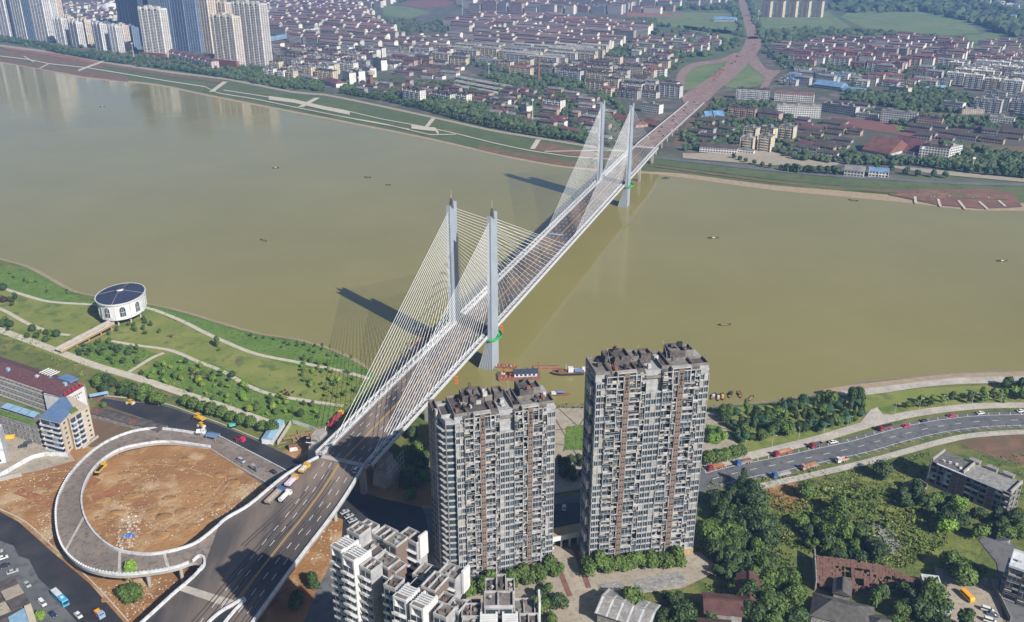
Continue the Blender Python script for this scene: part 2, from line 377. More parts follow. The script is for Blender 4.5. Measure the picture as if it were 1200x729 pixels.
patch('shore_grass', [(-60, 296), (-5, 312), (40, 322), (70, 337), (100, 352), (150, 358), (180, 360), (225, 372), (300, 394), (350, 402), (390, 412), (430, 432), (440, 445), (395, 436), (340, 428), (290, 412), (250, 396), (215, 378), (175, 364), (110, 357), (60, 354), (0, 338), (-60, 320)], 'lush_grass', 2, 3)
patch('shrub_bed', [(160, 440), (200, 415), (250, 425), (300, 452), (370, 474), (395, 478), (380, 500), (330, 497), (240, 470)], 'lush_grass', 2)
patch('shrub_bed', [(75, 408), (125, 398), (185, 415), (152, 434), (110, 425)], 'lush_grass', 2)
path('park_path', [(-40, 325), (0, 337), (35, 348), (60, 354), (105, 357), (140, 359), (172, 361), (210, 375), (240, 390), (262, 400), (300, 415), (350, 425), (400, 435), (432, 444)], 3.2, 'path', 4)
path('park_path', [(-40, 350), (0, 362), (30, 378), (60, 390), (82, 393)], 3.0, 'path', 4)
path('park_path', [(130, 400), (160, 405), (200, 411), (232, 424), (262, 436), (290, 452), (320, 463), (360, 470), (402, 476)], 3.0, 'path', 5)
path('park_path', [(150, 437), (165, 428), (178, 420), (192, 414)], 3.0, 'path', 6)
path('park_road', [(-40, 372), (0, 387), (60, 409), (110, 428), (160, 443), (220, 463), (290, 487), (325, 500)], 6.0, 'path', 4)
path('round_flower_bed', [(198, 395), (200, 394), (203, 394)], 5.5, 'brown_soil', 4, 2)
path('round_flower_bed', [(276, 423), (279, 423), (282, 424)], 5.5, 'brown_soil', 4, 2)
# works site: dirt, roads, yard
patch('dirt_ground', [(-80, 560), (0, 553), (60, 528), (150, 497), (170, 480), (230, 492), (330, 530), (375, 500), (500, 560), (520, 640), (520, 760), (240, 790), (60, 790), (-120, 640)], 'dirt', 2)
patch('red_earth_patch', [(95, 490), (130, 484), (160, 490), (215, 505), (200, 520), (140, 512), (105, 525)], 'brown_soil', 3, 3)
patch('yard_paving', [(-80, 455), (0, 470), (75, 520), (88, 540), (45, 552), (0, 560), (-80, 580)], 'tan_paving', 3)
patch('street', [(-120, 560), (0, 600), (22, 612), (60, 646), (105, 684), (150, 735), (180, 775), (60, 790), (-140, 700)], 'new_asphalt', 3)
patch('concrete_lane', [(-120, 590), (0, 634), (16, 640), (22, 652), (34, 656), (45, 678), (62, 694), (75, 712), (90, 729), (110, 760), (30, 780), (-140, 690)], 'road_grey', 4)
patch('old_asphalt', [(105, 466), (135, 486), (175, 500), (215, 510), (240, 520), (320, 565), (350, 560), (250, 508), (175, 476), (125, 464)], 'brown_soil', 3)
patch('riverside_road', [(122, 466), (150, 471), (185, 473), (230, 488), (270, 503), (320, 525), (360, 545), (420, 575), (470, 590), (520, 598), (600, 594), (690, 578), (760, 566), (830, 549), (870, 544), (920, 533), (960, 523), (1000, 512), (1045, 500), (1100, 489), (1150, 484), (1200, 482), (1290, 482), (1290, 502), (1200, 502), (1140, 505), (1090, 512), (1050, 522), (1010, 534), (960, 545), (900, 560), (830, 575), (760, 592), (690, 608), (600, 620), (520, 628), (450, 625), (380, 605), (330, 580), (290, 556), (255, 530), (215, 507), (160, 489), (118, 473)], 'road_grey', 5, 2)
patch('new_asphalt_road', [(122, 467), (150, 472), (185, 474), (230, 489), (270, 504), (320, 526), (360, 546), (400, 572), (480, 592), (497, 600), (497, 640), (440, 660), (400, 640), (345, 590), (310, 562), (255, 530), (215, 507), (160, 488), (118, 473)], 'new_asphalt', 6, 2)
patch('service_road', [(395, 640), (440, 660), (400, 729), (380, 760), (330, 760), (352, 710), (380, 670)], 'road_grey', 7)
patch('dirt_ground', [(380, 600), (402, 610), (400, 640), (372, 690), (352, 740), (300, 740), (330, 690), (362, 640)], 'dirt', 8)
for q, w_ in (([(62, 566), (85, 574), (112, 560)], 9), ([(108, 585), (130, 578), (150, 566)], 7), ([(20, 575), (60, 590), (66, 598)], 5)): path('red_earth_streak', q, w_, 'red_earth', 3)
for q, w_ in (([(205, 622), (222, 612), (236, 603)], 4), ([(150, 640), (190, 615), (240, 588), (262, 565)], 1.1), ([(156, 643), (196, 618), (246, 590), (268, 566)], 1.1), ([(120, 560), (160, 545), (215, 548), (250, 560)], .9), ([(10, 570), (50, 556), (90, 552)], 1.0)): path('vehicle_track', q, w_, 'pale_track', 4)
# right-hand side
patch('river_promenade', [(965, 462), (1010, 456), (1060, 450), (1120, 443), (1200, 441), (1290, 440), (1290, 449), (1200, 449), (1130, 450), (1080, 454), (1040, 460), (1000, 464)], 'pale_concrete', 3, 2)
patch('sandy_shore', [(965, 456), (1010, 450), (1060, 444), (1120, 438), (1200, 436), (1290, 435), (1290, 440.5), (1200, 441.5), (1120, 443.5), (1060, 450.5), (1010, 456.5), (970, 461)], 'sand', 2, 2)
patch('roadside_lawn', [(830, 480), (900, 475), (1000, 465), (1080, 455), (1200, 450), (1290, 450), (1290, 478), (1200, 473), (1150, 474), (1090, 478), (1040, 488), (980, 505), (900, 525), (830, 540)], 'lawn', 2)
path('pavement', [(822, 549), (870, 537), (920, 525), (960, 515), (1000, 503), (1040, 492), (1080, 484), (1140, 477), (1200, 475.5), (1280, 476)], 6.5, 'pale_concrete', 8)
path('pavement', [(890, 571), (930, 562), (975, 552), (1020, 541), (1060, 530), (1100, 519), (1140, 511), (1200, 507), (1280, 506)], 4.5, 'pale_concrete', 8)
patch('pavement_spur', [(1020, 481), (1028, 478), (1034, 486), (1060, 488), (1030, 497), (1005, 499)], 'pale_concrete', 9)
patch('pavement_spur', [(846, 500), (862, 520), (872, 524), (850, 535), (828, 522), (830, 515), (835, 490)], 'tan_paving', 8)
patch('overgrown_plot', [(905, 600), (960, 572), (1030, 556), (1075, 560), (1085, 590), (1120, 620), (1150, 640), (1130, 665), (1080, 668), (1045, 660), (990, 655), (920, 650), (900, 625)], 'weedy', 2, 3)
patch('bare_soil', [(885, 573), (930, 566), (950, 578), (935, 600), (905, 590), (888, 583)], 'dirt', 3, 3)
patch('bare_soil', [(1120, 519), (1160, 512), (1260, 509), (1260, 535), (1200, 545), (1150, 530)], 'brown_soil', 2, 3)
patch('sloping_lawn', [(1150, 535), (1200, 545), (1260, 535), (1260, 590), (1190, 580), (1150, 560)], 'rough_grass', 3, 2)
patch('rubble_ground', [(1018, 614), (1040, 618), (1055, 638), (1045, 650), (1032, 638)], 'weathered', 3, 3)
patch('parking_ground', [(1095, 665), (1130, 672), (1170, 680), (1175, 729), (1180, 760), (1115, 760), (1100, 700)], 'tan_paving', 4)
patch('alley', [(1140, 625), (1168, 660), (1185, 760), (1240, 760), (1200, 650), (1165, 620)], 'road_grey', 5)
# plaza round the twin blocks
patch('plaza', [(600, 478), (690, 479), (760, 481), (840, 484), (862, 520), (828, 545), (760, 562), (690, 573), (600, 586)], 'tan_paving', 7)
for q in ([(648, 505), (690, 500)], [(655, 480), (690, 512)], [(690, 482), (660, 530)], [(648, 520), (690, 528)], [(830, 492), (850, 485)], [(648, 487), (682, 545)], [(826, 500), (862, 505)]):
    path('paving_joint', q, .5, 'roof_dark', 9, 0)
patch('hedge_bed', [(664, 501), (688, 498), (688, 528), (661, 528)], 'lush_grass', 10)
patch('hedge_bed', [(828, 498), (842, 500), (852, 514), (840, 522), (828, 520)], 'lush_grass', 10)
patch('forecourt', [(500, 690), (600, 672), (650, 640), (690, 650), (820, 648), (845, 668), (800, 690), (720, 700), (700, 729), (690, 770), (480, 770), (440, 700)], 'tan_paving', 8)
for q in ([(650, 655), (668, 700)], [(672, 640), (690, 690)]): path('paving_band', q, 2.2, 'maroon_paving', 10, 0)
patch('parking_grid', [(700, 686), (728, 681), (738, 696), (706, 702)], 'weathered', 10)
patch('parking_grid', [(738, 681), (795, 671), (808, 684), (750, 696)], 'weathered', 10)
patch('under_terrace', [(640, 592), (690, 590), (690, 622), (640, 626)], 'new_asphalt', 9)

# lane markings
def dashes(mb, pts, on, off, wd, dz, start=0, jit=0):
    for (p, h), (q, h2) in zip(along(pts, on + off, start), along(pts, on + off, start + on)):
        d = Vector((math.cos(h), math.sin(h), 0)); n = Vector((-d.y, d.x, 0)) * wd / 2; z = Vector((0, 0, dz))
        mb.face([p - n + z, q - n + z, q + n + z, p + n + z])
mb = MB('line')
rc = pxl([(835, 562), (870, 553), (920, 543), (965, 533), (1010, 523), (1050, 511.5), (1095, 501), (1145, 494.5), (1200, 492.5), (1270, 492)], GZ, 6)
L1, R1 = ribbon(rc, 11.5)
dashes(mb, rc, 4, 7, .3, .30)
for e in (L1, R1):
    LL, RR_ = ribbon([p + Vector((0, 0, .30)) for p in e], .28); mb.strip(LL, RR_)
for sd_, e in ((1, L1), (-1, R1)):
    for p, h in along(e, 6.2):
        n = Vector((-math.sin(h), math.cos(h), 0)) * sd_; d = Vector((math.cos(h), math.sin(h), 0)); a = p + Vector((0, 0, .31)); c = a + n * 2.6 + d * 1.2
        mb.face([a - d * .15, a + d * .15, c + d * .15, c - d * .15][::1 if sd_ < 0 else -1])
structure('road_marking', mb)
mb = MB('path'); 
for q in ([(122, 464), (185, 471), (230, 486), (270, 501), (320, 522)], [(0, 597), (30, 612), (62, 641), (105, 679), (150, 728)], [(175, 500), (215, 510), (330, 572)]):
    mb.wall(pxl(q, GZ + .1, 4), .5, .35)
structure('kerb', mb)

# ---------------------------------------------------------------- far bank
f0 = [(-140, 50), (-60, 66), (0, 74), (50, 82), (100, 92), (180, 100), (240, 112), (317, 127), (400, 143), (500, 163), (587, 183), (650, 195), (700, 200), (753, 203), (800, 208), (900, 222), (983, 230), (1067, 238), (1133, 246), (1200, 247), (1300, 249)]
F0 = smooth([tuple(at(x, y, 0)) for x, y in f0], 5)
def off_px(seq, z): return smooth([tuple(at(x, y, z)) for x, y in seq], 5)
f1 = [(x, y - (2.2 if x < 760 else 4 + (x - 760) * .012)) for x, y in f0]; F1 = off_px(f1, .9)
f2 = [(-140, 42), (-60, 57), (0, 65), (33, 70), (57, 75), (104, 80), (200, 96), (255, 109), (302, 117), (380, 134), (447, 144.5), (504, 158), (580, 169), (620, 177), (667, 184), (720, 189), (760, 191), (800, 196), (900, 209), (983, 220), (1067, 227), (1133, 228), (1200, 227), (1300, 227)]
F2 = off_px(f2, 3.5)
f3 = [(-140, 30), (-60, 45), (0, 55), (67, 64), (117, 74), (200, 87), (264, 94), (347, 110.5), (380, 113), (504, 138), (580, 156), (615, 161), (680, 172), (740, 181), (800, 187), (933, 200), (1050, 212), (1200, 214), (1300, 214)]
F3 = off_px(f3, NZ)
n_ = 120; A = [resample(q, n_) for q in (F0, F1, F2, F3)]
mb = MB('sand'); mb.strip([(p[0], p[1], -1.5) for p in A[0]][::-1], A[0][::-1]); mb.strip(A[1], A[0]); structure('far_beach', mb)
mb = MB('far_lawn'); mb.strip(A[2], A[1]); structure('far_lower_bank', mb)
mb = MB('far_lawn'); mb.strip(A[3], A[2]); structure('far_upper_bank', mb)
sheet('far_ground', [tuple(p) for p in A[3]] + [(4000, 900, NZ), (30000, 900, NZ), (30000, 45000, NZ), (-30000, 45000, NZ), (-30000, 2500, NZ), (-4000, 2500, NZ)], 'far_ground')
def bankpt(px, py):                          # photo pixel to a point on the sloping far bank
    def yon(seq):
        for (a, b), (c, d) in zip(seq, seq[1:]):
            if a <= px <= c: return b + (d - b) * (px - a) / (c - a)
        return seq[-1][1]
    ys = [yon(f3), yon(f2), yon(f1), yon(f0)]; zs = [NZ, 3.5, .9, 0]
    if py <= ys[0]: z = NZ
    else:
        z = 0
        for k in range(3):
            if ys[k] <= py <= ys[k + 1]: z = zs[k] + (zs[k + 1] - zs[k]) * (py - ys[k]) / max(.01, ys[k + 1] - ys[k]); break
    return at(px, py, z)
def bank_patch(name, seqA, seqB, material, dz=.35, n=24):    # strip between two photo lines, draped on the bank
    A_ = resample([Vector((x, y, 0)) for x, y in seqA], n); B_ = resample([Vector((x, y, 0)) for x, y in seqB], n); mb = MB(material)
    up = Vector((0, 0, dz)); rows = [[bankpt(a.x + (b.x - a.x) * t, a.y + (b.y - a.y) * t) + up for a, b in zip(A_, B_)] for t in (0, .34, .67, 1)]
    for r0, r1 in zip(rows, rows[1:]): mb.strip(r0, r1)
    structure(name, mb)
def bank_path(name, seq, wpx, material='path', dz=.7):
    wpx *= .8 if name == 'bank_walk' else 1
    bank_patch(name, [(x, y - wpx / 2) for x, y in seq], [(x, y + wpx / 2) for x, y in seq], material, dz, 40)
bank_patch('bare_bank', [(0, 58), (67, 66), (117, 75.5), (122, 78)], [(0, 64), (57, 74), (104, 79), (118, 80)], 'brown_soil')
bank_patch('earth_strip', [(0, 55), (67, 63), (117, 73)], [(8, 58), (67, 66.5), (117, 76)], 'red_soil', .5)
bank_patch('earth_strip', [(118, 74), (200, 86.5), (262, 95)], [(118, 77.5), (200, 90), (262, 98)], 'brown_soil', .5)
bank_patch('bare_bank', [(0, 67), (57, 77), (104, 82), (150, 90)], [(0, 72), (50, 81), (100, 90), (150, 96)], 'brown_soil')
bank_patch('bare_bank', [(560, 171), (620, 181), (667, 189), (705, 194)], [(560, 175), (600, 184), (650, 193), (705, 198)], 'brown_soil')
bank_patch('bare_bank', [(630, 166), (680, 175), (730, 182)], [(622, 175), (667, 182.5), (730, 188)], 'brown_soil')
bank_patch('bare_bank', [(1042, 224), (1100, 222), (1160, 222), (1188, 228)], [(1042, 229), (1100, 241), (1150, 245), (1198, 243)], 'bank_soil', .6)
bank_patch('bare_bank', [(1112, 229), (1150, 228), (1180, 231)], [(1110, 233), (1150, 234), (1182, 235)], 'brown_soil', 1.0)
bank_patch('bare_bank', [(1042, 226), (1070, 228), (1092, 231)], [(1044, 229), (1080, 236), (1096, 238)], 'brown_soil', .9)
bank_patch('bare_bank', [(1075, 222), (1110, 222), (1130, 224)], [(1075, 227), (1100, 232), (1125, 236)], 'brown_soil', .8)
bank_patch('levee_hedge_strip', [(760, 189), (800, 193), (900, 206), (975, 213), (1050, 216)], [(760, 192), (800, 197), (900, 210), (983, 218), (1045, 220)], 'far_lawn', .4)
bank_path('bank_walk', [(0, 66), (33, 70), (57, 75), (104, 80), (200, 96), (240, 102)], 1.3)
bank_path('bank_walk', [(240, 102), (255, 109.5), (302, 117), (340, 125), (400, 137), (447, 145), (504, 158.5), (534, 158)], 1.2)
bank_path('bank_walk', [(262, 106), (320, 115), (400, 129), (447, 140), (497, 149), (534, 157), (580, 168.5), (620, 177), (667, 184), (740, 189)], 1.2)
bank_path('bank_walk', [(350, 127), (420, 141), (480, 152)], .8)
bank_path('bank_walk', [(638, 178), (700, 177), (745, 178)], 1.2)
bank_path('bank_walk', [(28, 66), (36, 71), (40, 73)], 1.6); bank_path('bank_walk', [(57, 75), (46, 81)], 1.6); bank_path('bank_walk', [(92, 83), (108, 77), (122, 72)], 2.6)
for a, b, w_ in (((264, 96), (248, 108), 6), ((372, 115), (352, 126), 7), ((508, 139), (500, 149), 5), ((631, 164), (624, 175), 6)):
    bank_patch('bank_stairs', [(a[0] - w_ / 2, a[1]), (b[0] - w_ / 2, b[1])], [(a[0] + w_ / 2, a[1]), (b[0] + w_ / 2, b[1])], 'path', .6, 8)
for q in (((315, 115), (345, 119), (380, 127), (410, 133)), ((482, 149), (497, 151), (510, 152), (514, 157))):
    bank_path('bank_plaza', q, 4.2, 'path', .65)
bank_path('promenade', [(0, 53.5), (67, 62.5), (117, 72.5), (200, 85), (264, 92.5), (347, 109), (380, 111), (430, 121), (504, 137), (580, 154), (615, 159.5), (680, 170), (740, 179)], 2.2, 'tan_paving', .3)
bank_path('levee_road', [(740, 182), (800, 188), (870, 196), (940, 203), (1000, 208), (1050, 210.5), (1120, 215), (1200, 217), (1290, 218)], 3.2, 'road_grey', .5)
bank_path('lower_track', [(760, 194), (800, 199.5), (900, 213), (985, 222), (1050, 225)], 2.0, 'brown_soil', .6)
for a, b in (((1072, 231), (1073, 239)), ((1099, 234), (1102, 243)), ((1123, 236), (1131, 246)), ((1147, 237), (1157, 246)), ((1170, 236), (1178, 243))):
    bank_patch('bank_stairs', [(a[0] - 1.6, a[1]), (b[0] - 1.6, b[1])], [(a[0] + 1.6, a[1]), (b[0] + 1.6, b[1])], 'path', 1.1, 4)

def far(name, px, material, lvl, sm=0): return patch(name, px, material, lvl * 3, sm, NZ)
far('town_ground', [(-80, 48), (0, 50), (264, 90), (380, 108), (504, 134), (615, 157), (740, 178), (800, 184), (933, 196), (1060, 206), (1290, 206), (1290, 140), (1200, 60), (1110, 45), (1000, 50), (900, 55), (870, 60), (840, 100), (760, 70), (740, 30), (800, 14), (700, 8), (560, 4), (480, 4), (400, 2), (300, -8), (0, -14), (-120, -14)], 'town_ground', 1)
far('field', [(888, 14), (970, 14), (1000, 34), (960, 36), (940, 42), (905, 42), (893, 30)], 'field', 2)
far('field', [(938, 46), (1000, 42), (1040, 44), (1020, 52), (960, 54)], 'field', 2)
far('field', [(1000, 10), (1070, 12), (1130, 22), (1150, 40), (1090, 42), (1020, 36), (985, 20)], 'field', 2)
far('field', [(1130, 40), (1200, 38), (1240, 60), (1170, 62), (1140, 56)], 'field', 2)
far('field', [(755, 12), (800, 14), (868, 16), (872, 38), (850, 40), (800, 34), (762, 28)], 'field', 2)
far('field', [(800, 30), (872, 38), (860, 56), (812, 50)], 'field', 2)
far('field', [(448, 6), (475, 8), (505, 14), (480, 22), (449, 18)], 'field', 2)
far('sports_ground', [(475, 2), (520, 0), (545, 0), (520, 8), (495, 10), (475, 6)], 'court', 3)
far('construction_ground', [(735, 14), (800, 17), (800, 20), (735, 20)], 'red_soil', 3)
far('verge_lawn', [(812, 78), (832, 72), (866, 68), (850, 84), (826, 100), (800, 106), (790, 100), (800, 84)], 'field', 3, 2)
far('verge_lawn', [(874, 72), (892, 84), (898, 94), (888, 101), (862, 104), (846, 98), (858, 82)], 'field', 3, 2)
far('red_verge', [(884, 62), (888, 72), (893, 82), (884, 80), (876, 70)], 'red_soil', 3)
far('sports_court', [(975, 137), (1030, 142), (1090, 154), (1120, 160), (1100, 166), (1040, 156), (980, 146)], 'court', 3)
far('sports_lawn', [(1048, 148), (1078, 150), (1082, 156), (1052, 154)], 'lush_grass', 4)
far('waste_ground', [(1128, 170), (1200, 172), (1290, 176), (1290, 190), (1200, 188), (1150, 184)], 'brown_soil', 3)
far('dirt_yard', [(800, 152), (826, 124), (842, 112), (840, 130), (815, 148), (806, 166), (785, 172)], 'brown_soil', 4, 2)
far('riverside_street', [(800, 180), (860, 180), (905, 172), (915, 182), (985, 192), (975, 196), (900, 194), (800, 186)], 'tan_paving', 4)
far('riverside_street', [(1042, 194), (1100, 200), (1200, 210), (1290, 212), (1290, 216), (1200, 214), (1100, 205), (1045, 197)], 'tan_paving', 4)
# approach road on the far side, from the bridge end to the horizon
far('wide_road', [(798, 114), (838, 87), (852, 74), (866, 62), (872, 52), (876, 44), (890, 44), (891, 56), (884, 66), (874, 78), (862, 90), (842, 106), (828, 120), (808, 130)], 'road_pink', 6, 3)
far('ring_road', [(790, 100), (796, 84), (812, 74), (842, 70), (862, 62), (866, 66), (846, 74), (822, 77), (806, 86), (800, 103)], 'road_pink', 5, 3)
far('ring_road', [(886, 64), (892, 74), (900, 82), (914, 84), (906, 92), (900, 102), (890, 104), (896, 92), (884, 82), (878, 74)], 'road_pink', 5, 3)
far('avenue', [(876, 46), (872, 30), (868, 14), (864, -4), (861, -16), (864, -16), (872, -4), (878, 14), (884, 30), (889, 46)], 'road_pink', 6)
mb = MB('red_soil')
for t in range(26):
    x, y = R.uniform(835, 886), 0; y = 116 - (x - 805) * .78 + R.uniform(-4, 4); p = at(x, y, NZ); mb.rbox(p.x, p.y, NZ + .9, R.uniform(4, 9), R.uniform(2, 3), R.uniform(1, 2.5), R.random() * 3)
o = mb.build('spoil_heaps'); o['kind'] = 'stuff'

# ---------------------------------------------------------------- air
mb = MB('white'); mb.box(-6000, -350, -4, 9000, 9000, 330)
hz = mb.build('haze'); hz['kind'] = 'stuff'
hm = bpy.data.materials.new('haze'); hm.use_nodes = True; hn = hm.node_tree; hn.nodes.clear()
ho = hn.nodes.new('ShaderNodeOutputMaterial'); pv = hn.nodes.new('ShaderNodeVolumePrincipled')
pv.inputs['Color'].default_value = (.27, .50, 1.0, 1); pv.inputs['Density'].default_value = .00012; pv.inputs['Anisotropy'].default_value = 0.0
hn.links.new(pv.outputs[0], ho.inputs['Volume']); hz.data.materials.clear(); hz.data.materials.append(hm)
# ================================================================ CABLE-STAYED BRIDGE
BU = Vector((.3342, .9425, 0)); BN = Vector((.9425, -.3342, 0))           # along the bridge, to its right
C0 = Vector((-27.7, 512.6, 0))                                            # centre line at the near pylons
def bp(s, t, z): p = C0 + BU * s + BN * t; return Vector((p.x, p.y, z))
def dz(s):                                                                # road level
    if s > 540: return 22 - (s - 540) * .0285
    return 22.0
SPAN = 383.0; S_A, S_B = -157.0, SPAN + 160.0
bridge = thing('cable_stayed_bridge', 'long grey cable-stayed road bridge with four slender pylons crossing the brown river', 'bridge', tuple(bp(0, 0, 0)), world=True)
def bar_(mats): return MB(mats)
ss = [S_A + (S_B - S_A) * i / 80 for i in range(81)]
d = MB('asphalt'); d.strip([bp(s, -11.4, dz(s) + .02) for s in ss], [bp(s, 11.4, dz(s) + .02) for s in ss]); d.build('roadway', bridge)
d = MB(['steel', 'concrete'])
for (t0, t1, z0, z1) in ((-15.2, 15.2, -.5, -.02), (-12, -10.5, -3, -.5), (10.5, 12, -3, -.5), (-15.3, -14.9, -1.1, .1), (14.9, 15.3, -1.1, .1)):
    d.hexa([bp(S_A, t0, 22 + z0), bp(S_A, t1, 22 + z0), bp(S_B, t1, 22 + z0), bp(S_B, t0, 22 + z0), bp(S_A, t0, 22 + z1), bp(S_A, t1, 22 + z1), bp(S_B, t1, 22 + z1), bp(S_B, t0, 22 + z1)])
s = S_A + 4
while s < S_B: d.hexa([bp(s, -14.9, 20.6), bp(s, 14.9, 20.6), bp(s + .5, 14.9, 20.6), bp(s + .5, -14.9, 20.6), bp(s, -14.9, 21.5), bp(s, 14.9, 21.5), bp(s + .5, 14.9, 21.5), bp(s + .5, -14.9, 21.5)]); s += 8
d.build('deck_girder', bridge)
for t in (-13.3, 13.3):                                                    # walkways
    d = MB('roof_mid'); d.strip([bp(s, t - 1.5, dz(s) + .06) for s in ss[::4]], [bp(s, t + 1.5, dz(s) + .06) for s in ss[::4]]); d.build('walkway', bridge)
for t in (-11.5, 11.5): d = MB('white'); d.wall([bp(s, t, dz(s)) for s in ss[::4]], .55, 1.05); d.build('barrier', bridge)
for t in (-15.15, 15.15):
    d = MB('white_paint'); d.wall([bp(s, t, 22.95) for s in ss[::4]], .38, .25); d.wall([bp(s, t, 22.02) for s in ss[::4]], .5, .4)
    s = S_A
    while s < S_B: d.tube(bp(s, t, 22.3), bp(s, t, 23), .09, 4); s += 3
    d.build('railing', bridge)
for sg in (-1, 1):                                                         # pale lattice between barrier and railing
    d = MB('white'); s = S_A; k = 0
    while s < S_B - 4:
        a, b = (sg * 11.9, sg * 14.7) if k % 2 else (sg * 14.7, sg * 11.9)
        d.beam(bp(s, a, 22.25), bp(s + 3.75, b, 22.25), .26, .22); s += 3.75; k += 1
    d.wall([bp(s, sg * 12.6, 22.3) for s in ss[::4]], .3, .5)
    o = d.build('lattice', bridge); o['kind'] = 'stuff'
ml = MB('line')
for t in (-7.6, -4.0, 4.0, 7.6):
    s = S_A
    while s < S_B - 4: ml.face([bp(s, t - .13, 22.06), bp(s, t + .13, 22.06), bp(s + 4, t + .13, 22.06), bp(s + 4, t - .13, 22.06)]); s += 10
for t in (-10.7, 10.7): ml.face([bp(S_A, t - .1, 22.06), bp(S_A, t + .1, 22.06), bp(S_B, t + .1, 22.06), bp(S_B, t - .1, 22.06)])
ml.build('lane_line', bridge)
ml = MB('yellow_line')
for t in (-.32, .32): ml.face([bp(S_A, t - .14, 22.07), bp(S_A, t + .14, 22.07), bp(S_B, t + .14, 22.07), bp(S_B, t - .14, 22.07)])
ml.build('centre_line', bridge)
for s_ in (S_A - 1.5, S_B + 1):                                             # expansion joint beams
    d = MB('pale_concrete'); d.hexa([bp(s_ - 1.3, -11, 21.6), bp(s_ - 1.3, 12.5, 21.6), bp(s_ + 1.3, 12.5, 21.6), bp(s_ + 1.3, -11, 21.6), bp(s_ - 1.3, -11, 22.12), bp(s_ - 1.3, 12.5, 22.12), bp(s_ + 1.3, 12.5, 22.12), bp(s_ + 1.3, -11, 22.12)]); d.build('joint_beam', bridge)
